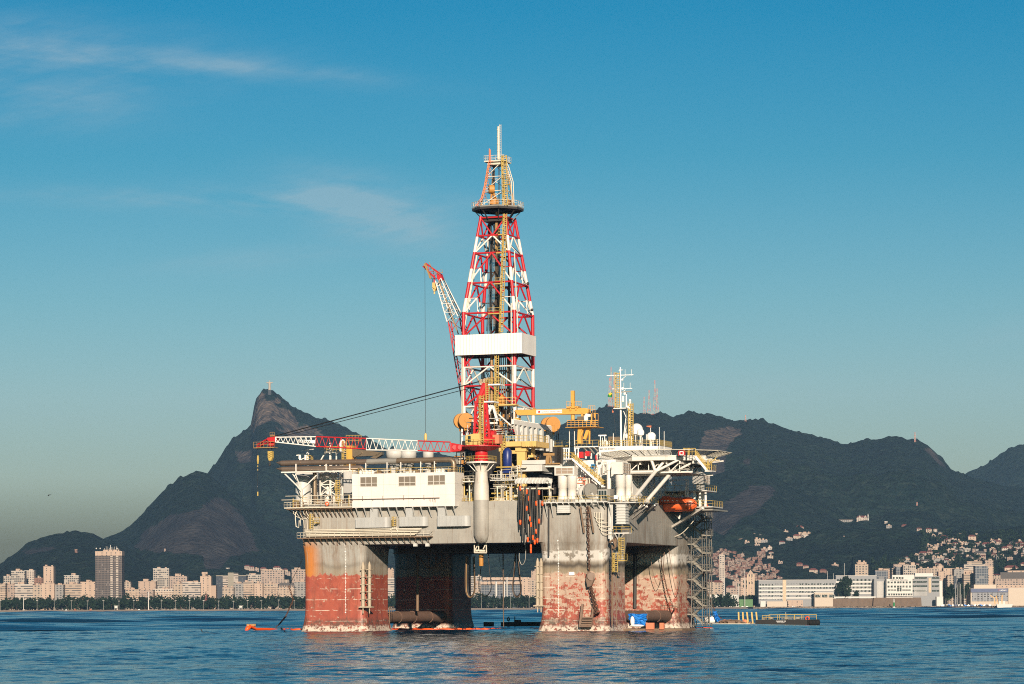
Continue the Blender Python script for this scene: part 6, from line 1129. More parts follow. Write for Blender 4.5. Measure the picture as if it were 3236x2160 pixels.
for k, (x, yb) in enumerate(HS):
    rs = random.Random(k); d = HD-.25+.12*(k % 5); top, bot = V(r2, x, 452, d), V(r2, x+rs.uniform(-3, 3), yb, d); has = x in FL
    t_ = thing('hanging_hose', '', 'hose', bot, group='black transfer hoses hanging on the hull')
    nth = ('leftmost hose hanging from the grey saddles, without floats' if k == 0 else 'black hose hanging from the saddles, '+('with %s orange float%s' % (('one', 'two', 'three')[len(FL[x])-1], '' if len(FL[x]) == 1 else 's') if has else 'bare of floats')+', %s from the left' % ('first second third fourth fifth sixth seventh eighth ninth tenth eleventh twelfth thirteenth fourteenth fifteenth sixteenth seventeenth eighteenth last'.split()[k])); t_['label'] = nth
    m = MB(); pts = [top.lerp(bot, f_)+Vector((.10*math.sin(f_*6+k), 0, 0)) for f_ in np.linspace(0, 1, 9)]; m.pipe(pts, .12 if k % 3 else .15, 6); m.build('hose', 'black_hose' if k % 6 != 4 else 'brown_hose', t_)
    for fy_, _ in FL.get(x, ()): c = V(r2, x, fy_, d-.05); m = MB(); m.lathe([(.12, -.52), (.22, -.42), (.22, .42), (.12, .52)], (c.x, c.y), 10, c.z); m.build('float', 'float_orange', t_)
# loops hanging under the deck
G2 = lambda x, y, d: V(rG, x, y, d)
def rope(name, label, cat, pts, rad, mat, group=None, d=10): m = MB(); m.pipe(catmull([G2(x, y, d) for x, y in pts]), rad, 6); o = m.build(name, mat, base=G2(*pts[len(pts)//2], d)); return tag(o, label, cat, group)
grp = 'hose loops under the deck'
rope('hose_loop', 'wide black hose loop below the tan cylinder under the crane column', 'hose', [(203, 500), (185, 640), (163, 810), (185, 940), (262, 1000), (330, 940), (355, 840), (328, 600), (312, 380), (330, 330)], .11, 'black_hose', grp, 9)
for k, dx in enumerate((0, 14, 30)): rope('hose_loop', ('outer', 'middle', 'inner')[k]+' of three nested hose loops left of the right front column', 'hose', [(728+dx*.4, 330), (705+dx*.4, 620), (683+dx*.4, 860), (705+dx*.5, 970-dx*.4), (755, 1012-dx*.6), (805-dx*.2, 960-dx*.4), (818-dx*.3, 850), (790-dx*.5, 600), (760-dx*.2, 330)], .1, ('brown_hose', 'black_hose', 'black_hose')[k], grp, 11+.3*k)
for k, dx in enumerate((0, 16, 30, 44)): rope('hose_loop', ('outermost', 'second', 'third', 'innermost')[k]+' hose loop of the bundle beside the dark left rear column', 'hose', [(-40+dx, 380), (-50+dx, 700), (-40+dx, 930), (20+dx*.2, 1020-dx*.5), (88-dx*.3, 960), (105-dx*.3, 800), (92-dx*.5, 380)], .1, ('brown_hose', 'tan_post', 'black_hose', 'black_hose')[k], grp, 12+.3*k)
rope('hose_loop', 'thin black cable loop sagging between the riser pipe and nested loops', 'cable', [(470, 320), (490, 480), (525, 620), (592, 697), (655, 640), (700, 500), (722, 330)], .04, 'black_hose', grp, 14)
rope('hose_loop', 'small grey hose loop at the left edge of the right front column', 'hose', [(790, 330), (790, 430), (830, 512), (875, 450), (888, 330), (885, 60)], .09, 'steel', grp, 3)
rope('riser_pipe', 'single straight dark riser pipe hanging into the water between the columns', 'pipe', [(538, 300), (541, 800), (546, 1476)], .13, 'brown_hose', None, 16)
m = MB(); p, q = G2(175, 530, 4), G2(222, 345, 4); cx_ = (p.x+q.x)/2; m.lathe([(.45, 0), (.5, .1), (.5, q.z-p.z)], (cx_, 4), 14, p.z); m.build('hydraulic_cylinder', 'drum_orange', rig)
m = MB(); [m.bar(G2(*a_, 1), G2(*b_, 1), .2) for a_, b_ in (((95, 170), (95, 325)), ((160, 170), (160, 300)), ((95, 322), (285, 325)), ((282, 325), (278, 160)), ((100, 290), (160, 180)), ((230, 270), (275, 180)))]; m.tube(G2(105, 292, 1.5), G2(260, 296, 1.5), .28, n=8); m.build('hanging_frame', 'rail_white', rig)
m = MB(); [m.bar(V(r1, *a_, 30), V(r1, *b_, 30), .3) for a_, b_ in (((1240, 905), (1370, 1050)), ((1540, 950), (1400, 1050)), ((1370, 900), (1372, 1050)), ((1425, 900), (1425, 1050)), ((1465, 900), (1468, 1060)), ((1380, 1045), (1480, 1047)), ((1290, 940), (1500, 945)))]; m.tube(V(r1, 1292, 900, 30), V(r1, 1290, 1360, 30), .35, n=8); m.build('overboard_pipe', 'brown_dirty', rig)
# anchor chains
pts = [V(r2, 962, 600, -1.7), V(r2, 966, 800, -1.6), V(r2, 974, 1066, -1.5)]
ac = thing('anchor_chain', 'rusty anchor chain with fairlead block hanging down the right front column', 'chain', (pts[0].x, -1.6, 0)); chain(pts, .85, .5, .1).build('upper_chain', 'chain_rust', ac)
m = MB(); m.prism([V(r2, 958, 1070, -2), V(r2, 1000, 1085, -2), V(r2, 1006, 1130, -2), V(r2, 985, 1180, -2), V(r2, 960, 1185, -2), V(r2, 950, 1140, -2)], (0, .9, 0)); m.tube(V(r2, 988, 1108, -2.1), V(r2, 988, 1108, -.8), .85, n=16); m.build('fairlead_block', 'rusty_steel', ac)
chain([V(r2, 982, 1190, -1.6), V(r2, 1022, 1380, -2.2), onwater(r2, 1046, 1488)], .8, .45, .1).build('lower_chain', 'chain_rust', ac); chain([V(r2, 990, 1190, -1.3), V(r2, 1040, 1370, -2.0), onwater(r2, 1080, 1488)], .8, .45, .1).build('lower_chain', 'chain_rust', ac)
def free_chain(pts, label): m = chain(pts, .7, .32, .07); return tag(m.build('mooring_chain', 'chain_rust', base=pts[-1]), label, 'chain', 'mooring chains')
wl_ = onwater(w2, 505, 492); hp = V(r1, 452, 985, 4)
free_chain([V(r1, 410, 1180, 0)+Vector((-1, -2, 0)), V(r1, 385, 1280, -3), V(r1, 330, 1400, -6), V(r1, 280, 1460, wl_.y+1.0), wl_], 'rusty chain curving down to the small orange float left of the rig')
m = MB(); m.tube(hp, V(r1, 410, 1182, 0)+Vector((-1, -2, 0)), .06, n=5); tag(m.build('mooring_wire', 'black_hose', base=hp), 'dark wire above the rusty chain beside the left front column', 'wire')
e = onwater(r2, 1680, 1458); free_chain([V(r2, 1508, 1065, 50), V(r2, 1540, 1210, 49), V(r2, 1590, 1350, 48.5), V(r2, 1640, 1420, e.y), e], 'rusty chain slanting across the right rear column down to the raft')
e = onwater(w1, 800, 492); free_chain([V(p4, 240, 880, 56), V(p4, 270, 1050, e.y+4), V(p4, 320, 1200, e.y+2), V(p4, 395, 1370, e.y+1), e], 'rusty chain running from the stair tower to the pontoon with blue tarp')
for k, (pts_, lab) in enumerate(((((1405, 800), (1420, 960), (1440, 1090), (1475, 1178), (1505, 1120), (1510, 1065)), 'brown rope loop hanging left across the right rear column'), (((1530, 770), (1520, 960), (1512, 1070)), 'brown rope beside the slanting chain on the right rear column'), (((1540, 790), (1562, 980), (1590, 1150), (1622, 1222), (1650, 1150), (1668, 1070)), 'brown rope loop hanging right across the right rear column'),
        (((1505, 800), (1512, 900), (1510, 1070)), 'thin rope straight above the slanting chain'), (((1450, 800), (1490, 960), (1508, 1060)), 'thin dark rope slanting from the small yellow landing'), (((1515, 785), (1560, 820), (1640, 800), (1720, 720), (1800, 605)), 'pale hose sagging from the boat platform to the truss'))):
    m = MB(); m.pipe(catmull([V(r2, x, y, 48.5+.25*k) for x, y in pts_]), .07 if k < 5 else .1, 5); tag(m.build('mooring_rope', 'rusty_steel' if k < 5 else 'rail_white', base=V(r2, *pts_[-1], 48.5)), lab, 'rope', 'ropes on the right rear column')
# rusty anchor leaning on the right front column
an = thing('anchor', 'big rusty anchor frame leaning on the foot of the right front column', 'anchor', onwater(r2, 940, 1485)); m = MB(); [m.bar(V(r2, *a_, -2.0), V(r2, *b_, -1.2), w_) for a_, b_, w_ in (((905, 1480), (925, 1310), .45), ((985, 1475), (1005, 1325), .4))]; m.prism([V(r2, 905, 1478, -2.4), V(r2, 985, 1478, -2.4), V(r2, 1000, 1400, -1.7), V(r2, 925, 1405, -1.7)], (0, .4, 0)); [m.bar(V(r2, 912+5*k, 1465-18*k, -2.5), V(r2, 985+4*k, 1465-18*k, -2.5), .2) for k in range(4)]; m.build('fluke_frame', 'rusty_steel', an); m = MB(); m.bar(onwater(r2, 850, 1490)+Vector((0, 0, .15)), onwater(r2, 1030, 1488)+Vector((0, 0, .15)), .35); m.build('stock', 'rusty_steel', an)
# small railings and ladder on the braces
m = MB(); c = V(r1, 1075, 1380, 14); m.ladder(V(r1, 1068, 1480, 13.8), V(r1, 1068, 1330, 13.8), 1.2, .08, .5, .5); m.rail([V(r1, 1085, 1380, 14), V(r1, 1118, 1380, 14)], 1.5, .6); m.rail([V(r2, 1180, 1360, 20), V(r2, 1240, 1360, 20)], 1.3, .8); m.rail([V(r2, 1500, 1350, 51), V(r2, 1650, 1350, 51)], 1.3, .8); m.build('brace_railing', 'brown_dirty', rig)
# ---------------------------------------------------------------- scaffold stair tower
sd2 = 60.0; SV = lambda x, y, dd=0: V(p4, x, y, sd2+dd)
b0 = SV(170, 1490); stw = thing('stair_tower', 'grey scaffold stair tower zigzagging up from a raft to the lifeboat platform', 'scaffold', (b0.x, sd2, .8))
zt_ = SV(170, 120).z; m = MB(); xs4 = [SV(x, 1000).x for x in (106, 238, 294)]
for x in xs4:
    for y in (sd2-.8, sd2+1.2, sd2+3.2): m.tube((x, y, .6), (x, y, zt_), .12, n=5)
zz = .8; k = 0
while zz < zt_: [m.tube((xs4[0], y, zz), (xs4[2], y, zz), .08, n=4) for y in (sd2-.8, sd2+3.2)]; [m.tube((x, sd2-.8, zz), (x, sd2+3.2, zz), .06, n=4) for x in xs4]; m.tube((xs4[1] if k % 2 else xs4[2], sd2+3.2, zz), (xs4[2] if k % 2 else xs4[1], sd2+3.2, min(zz+2, zt_)), .07, n=4); m.tube((xs4[0] if k % 2 else xs4[1], sd2+3.2, zz), (xs4[1] if k % 2 else xs4[0], sd2+3.2, min(zz+2, zt_)), .07, n=4); m.tube((xs4[0] if k % 2 else xs4[1], sd2-.9, zz), (xs4[1] if k % 2 else xs4[0], sd2-.9, min(zz+2, zt_)), .05, n=4); zz += 2.0; k += 1
m.build('scaffold_frame', 'scaffold', stw)
lv = [1478, 1372, 1268, 1162, 1056, 950, 845, 738, 632, 525, 420, 317, 212, 120]
for k, (ya, yb) in enumerate(zip(lv[:-1], lv[1:])):
    xa, xb = (236, 118) if k % 2 == 0 else (118, 236); A_, B_ = SV(xa, ya), SV(xb, yb); y0 = sd2-.7 if k % 2 == 0 else sd2+.3
    m = MB(); m.bar(Vector((A_.x, y0, A_.z)), Vector((B_.x, y0, B_.z)), .12, .42); m.bar(Vector((A_.x, y0+.9, A_.z)), Vector((B_.x, y0+.9, B_.z)), .12, .42)
    for j in range(8): c = A_.lerp(B_, (j+.5)/8); m.box((c.x-.16, y0, c.z-.04), (c.x+.16, y0+.9, c.z+.04))
    m.build('stair_flight', 'scaffold_pale' if k % 2 == 0 else 'scaffold', stw)
    m = MB(); [m.bar(Vector((A_.x, y0, A_.z+h)), Vector((B_.x, y0, B_.z+h)), .08) for h in (.6, 1.1)]; m.build('handrail', 'scaffold', stw)
    left = k % 2 == 0; x0, x1 = (SV(60, yb).x, SV(118, yb).x) if left else (SV(236, yb).x, SV(338 if yb < 900 else 300, yb).x); m = MB(); m.box((x0, sd2-.8, B_.z-.28), (x1, sd2+1.4, B_.z)); ld = m.build('landing', 'scaffold_pale', stw); m = MB(); m.rail([(x0, sd2+1.3, B_.z), (x0, sd2-.75, B_.z), (x1, sd2-.75, B_.z), (x1, sd2+1.3, B_.z)], 1.3, .6, .05); m.build('railing', 'scaffold', ld)
# ---------------------------------------------------------------- rafts, barges, tarpaulins, oil boom
a = onwater(w1, 258, 560); b = onwater(w1, 1250, 556); RZ = .75
rf = thing('pontoon_raft', 'long stained tan pontoon with yellow posts between stair tower and barge', 'raft', (a.x, a.y, 0))
m = MB(); m.box((a.x, a.y, -.4), (b.x, a.y+7.5, RZ)); m.build('hull', 'rail_white', rf); m = MB(); rs = random.Random(12)
for k in range(26): x = rs.uniform(a.x+8, b.x-.5); y = a.y+rs.uniform(.2, 3); s = rs.uniform(.2, .7); m.box((x-s, y, RZ), (x+s, y+.7, RZ+rs.uniform(.2, .8)))
[m.pipe(catmull([(b.x-9+k, a.y+.3+k*.2, RZ+.2), (b.x-6+k, a.y+.2, RZ+.9), (b.x-3+k*.5, a.y+.5, RZ+.5), (b.x-1, a.y+1, RZ)]), .12, 5) for k in range(3)]; m.build('deck_gear', 'rusty_steel', rf)
for x, lean in ((1012, -.1), (1078, -.15), (1148, -.3), (1218, -.3), (1285, -.3)): c = V(w1, x, 490, a.y+4); m = MB(); m.bar((c.x, c.y, RZ), (c.x+lean, c.y, RZ+2.9), .34); m.build('mooring_post', 'cream_yellow', rf)
for x in (800, 1100, 880): c = V(w1, x, 480, a.y+4); m = MB(); m.ball((c.x, c.y, RZ+.5), .75, .6, .55, 10, 6); m.build('fender', 'salmon', rf)
a = onwater(w1, 1255, 560); b = V(w1, 2022, 540, a.y); bt = V(w1, 1255, 460, a.y).z
bg_ = thing('barge', 'black flat barge with yellow railing and white name lettering', 'barge', (a.x, a.y, 0))
BW = 11.5; m = MB(); m.prism([(a.x, a.y, -.6), (b.x, a.y, -.6), (b.x+.4, a.y+1, -.6), (b.x+.4, a.y+BW, -.6), (a.x, a.y+BW, -.6)], (0, 0, bt+.6)); m.build('hull', 'tyre_black', bg_)
m = MB(); [m.tube((b.x+.55, a.y+1+1.5*k, .9), (b.x+.75, a.y+1+1.5*k, .9), .6, n=12) for k in range(7)]; m.build('tyre_fender', 'tyre_black', bg_)
m = MB(); xr = V(w1, 1450, 460, a.y).x; xe = V(w1, 2090, 460, a.y+6).x; rt = V(w1, 1450, 385, a.y).z-bt
for y in (a.y+.4, a.y+BW-.4): m.rail([(xr, y, bt), (xe-(.8 if y < a.y+2 else 0), y, bt)], rt, 2.1, .08)
m.rail([(a.x+1, a.y+3, bt), (xr-.4, a.y+3, bt)], 1.1, .9, .08); m.build('railing', 'rail_yellow', bg_)
m = MB(); rs = random.Random(3); [m.box((x-.4, a.y+4, bt), (x+.4, a.y+5, bt+rs.uniform(.3, .8))) for x in (a.x+1, a.x+3, a.x+7, a.x+10)]; m.tube((a.x+6.6, a.y+5, bt), (a.x+6.6, a.y+5, bt+1.9), .12, n=6); m.bar((a.x+6, a.y+3, bt+.2), (a.x+10, a.y+3, bt+.2), .2); m.build('deck_gear', 'steel', bg_)
e = V(w1, 1562, 492, a.y); lettering('CAMORIM XX', 'hull_lettering', 'text_white', bg_, (e.x, a.y-.02, e.z), (1, 0, 0), (0, 0, 1), V(w1, 1562, 472, a.y).z-e.z, V(w1, 1708, 492, a.y).x-e.x, .012); e = V(w1, 1582, 510, a.y); lettering('RIO DE JANEIRO', 'hull_lettering', 'text_white', bg_, (e.x, a.y-.02, e.z), (1, 0, 0), (0, 0, 1), V(w1, 1582, 499, a.y).z-e.z, V(w1, 1690, 510, a.y).x-e.x, .008)
c = V(w1, 2027, 440, a.y+1); lr = thing('life_ring', 'red and white life ring on the barge railing', 'lifebuoy', c); m = MB(); m.pipe([c+Vector((.45*math.cos(t_), 0, .45*math.sin(t_))) for t_ in np.linspace(0, 6.283, 15)], .14, 6, cap=False); m.build('ring', 'float_orange', lr)
c = V(q3, 802, 1312, -2.75); lr = thing('life_ring', 'orange life ring on the railing of the left pipe deck', 'lifebuoy', c); m = MB(); m.pipe([c+Vector((.36*math.cos(t_), 0, .36*math.sin(t_))) for t_ in np.linspace(0, 6.283, 15)], .12, 6, cap=False); m.build('ring', 'float_orange', lr)
def tarp(pts, d, th, label, seed):
    a_ = [V(*p, d) for p in pts]; c0 = sum(a_, Vector((0, 0, 0)))/len(a_); n = 12; vs = []; rs = np.random.RandomState(seed)
    for i in range(n+1):
        for j in range(n+1):
            u, v = i/n, j/n; p = a_[0].lerp(a_[1], u).lerp(a_[3].lerp(a_[2], u), v); p = p+Vector((.10*rs.randn(), -.35*math.sin(u*3.1)+.16*rs.randn()+.18*math.sin(u*17+v*3), .1*rs.randn()*(v > .85)+.06*math.sin(u*9))); vs.append(p)
    m = MB(); m.add(vs, [(i*(n+1)+j, (i+1)*(n+1)+j, (i+1)*(n+1)+j+1, i*(n+1)+j+1) for i in range(n) for j in range(n)], False); k = len(vs); off = [p+Vector((0, th, 0)) for p in vs]; m.add(off, [(i*(n+1)+j+1, (i+1)*(n+1)+j+1, (i+1)*(n+1)+j, i*(n+1)+j) for i in range(n) for j in range(n)], False)
    return tag(m.build('tarpaulin', 'tarp_blue', base=c0), label, 'tarpaulin')
tarp([(r2, 1256, 1380), (r2, 1390, 1382), (r2, 1372, 1472), (r2, 1268, 1474)], 14, .8, 'crumpled blue tarpaulin in front of the right brace tube', 1)
tarp([(w1, 618, 340), (w1, 665, 335), (w1, 732, 470), (w1, 672, 480)], 62, .3, 'blue tarpaulin strip hanging beside the stair tower foot', 2); tarp([(w1, 562, 398), (w1, 600, 400), (w1, 645, 450), (w1, 575, 445)], 63, .3, 'small blue tarpaulin over a boat by the stair tower foot', 3)
for px, py, w_, h_, d, lab in ((1163, 1440, 20, 28, 10, 'white wrapped bundle left of the crumpled blue tarpaulin'), (1288, 1435, 16, 36, 12.6, 'white sack hanging over the crumpled blue tarpaulin'), (1320, 1468, 55, 10, 12.4, 'white boat bow under the crumpled blue tarpaulin')):
    c = V(r2, px, py, d); s_ = .3148/10.4; m = MB(); m.ball(c, w_*s_, .7, h_*s_, 10, 7); tag(m.build('white_bundle', 'fibre_white', base=c), lab, 'bundle', 'white bundles at the waterline')
c = V(w1, 590, 462, 63); m = MB(); m.ball(c, 1.7, 1, .9, 12, 6); tag(m.build('work_boat', 'fibre_white', base=c), 'small white boat behind the stair tower foot', 'boat')
a = onwater(r2, 1100, 1492); b = onwater(r2, 1700, 1470); m = MB(); m.prism([(V(r2, 1095, 1480, 10).x, 10, -.3), (V(r2, 1690, 1480, 14).x, 10, -.3), (V(r2, 1690, 1480, 14).x, 20, -.3), (V(r2, 1095, 1480, 10).x, 20, -.3)], (0, 0, .75)); tag(m.build('work_raft', 'brown_dirty', base=(60, 10, 0)), 'low brown work raft below the right brace tube', 'raft')
for x in (1400, 1428, 1500): c = V(r2, x, 1462, 9.6); m = MB(); m.box((c.x-.45, c.y, .3), (c.x+.45, c.y+.8, c.z+.45)); tag(m.build('bollard', 'salmon', base=(c.x, c.y, .3)), 'pale salmon bollard on the brown work raft', 'bollard', 'bollards on the work raft')
# dark work barge seen under the deck
a = G2(220, 1470, 75); b = G2(1095, 1470, 75); m = MB(); hb_ = thing('dark_barge', 'black low barge silhouetted under the rig between the columns', 'barge', (a.x, 75, 0)); m.box((a.x, 75, -.4), (b.x, 84, .55)); m.box((G2(505, 1400, 75).x, 75, .5), (b.x, 82, G2(600, 1398, 75).z)); m.build('hull', 'tyre_black', hb_)
m = MB(); [m.box((G2(x, 1400, 75).x, 75.2, .5), (G2(x+45, 1400, 75).x, 77, G2(x, 1396, 75).z)) for x in (230, 308)]; m.build('deck_gear', 'tyre_black', hb_); m = MB(); m.box((G2(688, 1390, 75).x, 76, .5), (G2(752, 1390, 75).x, 78, G2(700, 1362, 75).z)); m.tube(G2(720, 1400, 76), G2(720, 1310, 76), .12, n=6); m.tube(G2(628, 1400, 76), G2(628, 1312, 76), .1, n=6); m.pipe([G2(620+18*math.cos(t_), 1352+25*math.sin(t_), 76) for t_ in np.linspace(0, 6.28, 12)], .14, 5, cap=False); m.build('deck_gear', 'tyre_black', hb_)
for x in (722, 812): c = G2(x, 1465, -4); e = onwater(rG, x, 1490); m = MB(); m.box((e.x-.5, e.y, 0), (e.x+.5, e.y+.8, .95)); tag(m.build('bollard', 'salmon', base=e), 'salmon drum floating by the oil boom between the front columns', 'bollard', 'drums at the oil boom')
# orange oil boom round the rig
bp = [onwater(w2, x, y) for x, y in ((640, 521), (760, 519), (870, 521))]+[onwater(r2, x, y) for x, y in ((-600, 1497), (-450, 1498), (-250, 1499), (0, 1498), (150, 1497), (270, 1496), (400, 1488), (470, 1480), (540, 1490), (620, 1496), (760, 1497), (900, 1496), (1080, 1494), (1200, 1492), (1350, 1490), (1430, 1484), (1490, 1472), (1600, 1472), (1690, 1470))]
bm2 = thing('oil_boom', 'long orange floating oil boom along the waterline of the rig', 'oil boom', bp[0]); m = MB(); m.pipe([p+Vector((0, 0, .12+.1*math.sin(k*1.7))) for k, p in enumerate(catmull(bp, 8))], .26, 6); m.build('float_tube', 'float_orange', bm2)
bp = [onwater(w1, x, y) for x, y in ((360, 582), (520, 585), (700, 578), (900, 572), (1100, 566), (1260, 562), (1500, 562))]; m = MB(); m.pipe([p+Vector((0, 0, .05)) for p in catmull(bp)], .16, 6); tag(m.build('oil_boom', 'float_orange', base=bp[0]), 'thin red oil boom in front of the pontoon raft', 'oil boom')
a = onwater(w2, 80, 528); b = onwater(w2, 580, 520); fo = thing('towed_float', 'orange float with pale rollers at the end of the left chain', 'float', a); m = MB(); m.pipe([a, a+Vector((.4, 0, .5)), a.lerp(b, .12)+Vector((0, 0, .95)), a.lerp(b, .3)+Vector((0, 0, .35)), a.lerp(b, .7)+Vector((0, 0, .25)), b+Vector((0, 0, .1))], [.3, .55, .45, .32, .3, .15], 8); m.build('float_body', 'float_orange', fo)
for f_ in (.06, .14, .21, .25): c = a.lerp(b, f_)+Vector((0, -.1, 1.25)); m = MB(); m.tube(c-Vector((.25, 0, 0)), c+Vector((.3, .2, 0)), .34, n=10); m.build('roller', 'tan_post', fo)
c = P(648, 1441, 560); bs_ = onwater(crop(0, 1880, 1000, 2349), 1520, 278); m = MB(); m.tube(bs_+Vector((-.5, 0, 0)), bs_+Vector((-.9, 0, .7)), .1, n=5); m.ball(bs_+Vector((.3, 0, 0)), .9, .4, .2, 8, 5); tag(m.build('marker_stick', 'tyre_black', base=bs_), 'small dark stick floating alone in the water left of the rig', 'driftwood')
c = P(*crop(140, 1550, 180, 2091)(820, 690), 420.0); bd = MB(); c0_ = c; c = Vector((0, 0, 0)); bd.ball(c, .42, .14, .12, 10, 6); bd.add([c+Vector(v_) for v_ in ((-.1, 0, .05), (.2, 0, .05), (.75, .5, .42), (.55, .4, .2))], [(0, 1, 2, 3)]); bd.add([c+Vector(v_) for v_ in ((-.2, 0, 0), (.1, 0, 0), (-.15, -.6, -.42), (-.45, -.5, -.3))], [(0, 1, 2, 3)]); bd.add([c+Vector(v_) for v_ in ((-.4, -.05, 0), (-.4, .05, 0), (-.75, .1, -.22), (-.75, -.1, -.22))], [(0, 1, 2, 3)])
bd.v = [tuple(Vector(v_)*.48+c0_) for v_ in bd.v]; c = c0_
tag(bd.build('bird', 'tyre_black', rig=False, base=c), 'dark bird gliding alone in the sky left of the mountain', 'bird')
# ================================================================ the shore: buildings, trees, masts
def facade(name, wall, glass=(.05, .055, .06), fl=3.6, bay=5.0, wx=(.2, .74), wz=(.26, .76), bands=0, seed=0, dirt=.25, shutters=.3):
    """plastered wall with window openings in floors and bays"""
    t = NT(name); x, y, z = t.xyz(); M = t.ma; h = M('ADD', x, M('MULTIPLY', y, 1.13)); fz = M('FRACT', M('DIVIDE', z, fl)); fx = M('FRACT', M('DIVIDE', h, bay))
    inz = M('MULTIPLY', t.step(fz, wz[0]-.03, wz[0]+.03), t.step(fz, wz[1]+.03, wz[1]-.03)); inx = M('MULTIPLY', t.step(fx, wx[0]-.03, wx[0]+.03), t.step(fx, wx[1]+.03, wx[1]-.03))
    cell = t.n('ShaderNodeTexWhiteNoise', {0: t.n('ShaderNodeCombineXYZ', (M('FLOOR', M('DIVIDE', h, bay)), M('FLOOR', M('DIVIDE', z, fl)), float(seed))).outputs[0]}, noise_dimensions='3D').outputs[0]
    gl = t.mix(t.step(cell, 1-shutters, 1-shutters+.02), glass, tuple(v*.6+.05 for v in wall)); n = t.noise(.06, (1, 1, .4), 5, off=seed); w_ = t.mix(M('MULTIPLY', t.step(n, .35, .7), dirt), wall, tuple(v*.72 for v in wall))
    run = M('MULTIPLY', t.step(t.noise(.25, (1, 1, .06), 4, off=seed+3), .55, .7), .25); w_ = t.mix(run, w_, tuple(v*.55 for v in wall))
    f = inz if bands else M('MULTIPLY', inz, inx); nrm = t.n('ShaderNodeSeparateXYZ', (t.n('ShaderNodeNewGeometry').outputs['Normal'],)).outputs[2]; f = M('MULTIPLY', f, t.step(M('ABSOLUTE', nrm), .6, .4))
    return t.out(t.mix(f, w_, gl), .7)
CR, PK, WH, GY = (.37, .285, .215), (.33, .245, .195), (.44, .365, .30), (.25, .23, .21)
facade('cream_wall', CR, seed=1); facade('pink_wall', PK, bay=4.4, seed=2); facade('white_wall', WH, bay=4.2, seed=3); facade('grey_wall', GY, seed=4)
facade('cream_bands', CR, bands=1, wz=(.35, .72), seed=5); facade('white_bands', (.42, .35, .29), bands=1, wz=(.30, .75), seed=6); facade('plain_cream', (.43, .31, .23), bay=7, wx=(.4, .6), seed=7); facade('plain_tan', (.38, .27, .20), bay=9, wx=(.42, .58), seed=17)
facade('tower_glass', (.13, .10, .085), (.035, .03, .03), fl=3.4, bay=2.2, wx=(.12, .9), wz=(.15, .9), seed=8, shutters=.06); facade('stripe_white', (.42, .35, .29), (.06, .055, .05), bands=1, fl=3.4, wz=(.5, .98), seed=9)
facade('dark_glass', (.03, .04, .055), (.02, .03, .045), bay=4, seed=10); facade('grey_panel', (.26, .26, .27), (.03, .032, .035), seed=11); facade('grid_white', (.40, .34, .28), (.04, .045, .05), bay=3.2, wx=(.12, .88), wz=(.2, .85), seed=12); facade('brick_shack', (.20, .095, .065), (.05, .035, .03), fl=3, bay=4, seed=13, dirt=.5); facade('plaster_shack', (.28, .195, .15), (.05, .04, .035), fl=3, bay=4, seed=14, dirt=.5)
facade('blue_glass', (.20, .20, .20), (.05, .065, .085), bay=4.0, wx=(.08, .92), wz=(.1, .9), fl=4, seed=15, shutters=.1)
paint('roof_tile', (.16, .05, .04), .8, 0, .4); paint('roof_dark', (.09, .08, .075), .8, 0, .3); paint('naval_grey', (.25, .25, .25), .7, 0, .15); paint('naval_white', (.56, .53, .48), .6, .05, .12); paint('hangar_blue', (.035, .055, .13), .5, 0, .15); paint('hangar_white', (.48, .39, .30), .6, .1, .15); paint('stone_wall', (.16, .11, .075), .9, .3, .6, sc=.4); paint('court_green', (.10, .20, .08), .8, 0, .3); paint('tower_paint', (.45, .14, .11), .6, 0, .2); paint('statue_stone', (.42, .35, .27), .8, 0, .2); paint('pedestal_stone', (.05, .055, .06), .9, 0, .2)
GZ = 2.6
def world_box(m, x0, x1, y0, y1, z0, z1, ang=0, c=None):
    k = len(m.v); m.box((x0, y0, z0), (x1, y1, z1))
    if ang:
        cx, cy = c or ((x0+x1)/2, y0); ca, sa = math.cos(ang), math.sin(ang)
        for i in range(k, len(m.v)): x, y, z = m.v[i]; m.v[i] = (cx+(x-cx)*ca-(y-cy)*sa, cy+(x-cx)*sa+(y-cy)*ca, z)
    return m
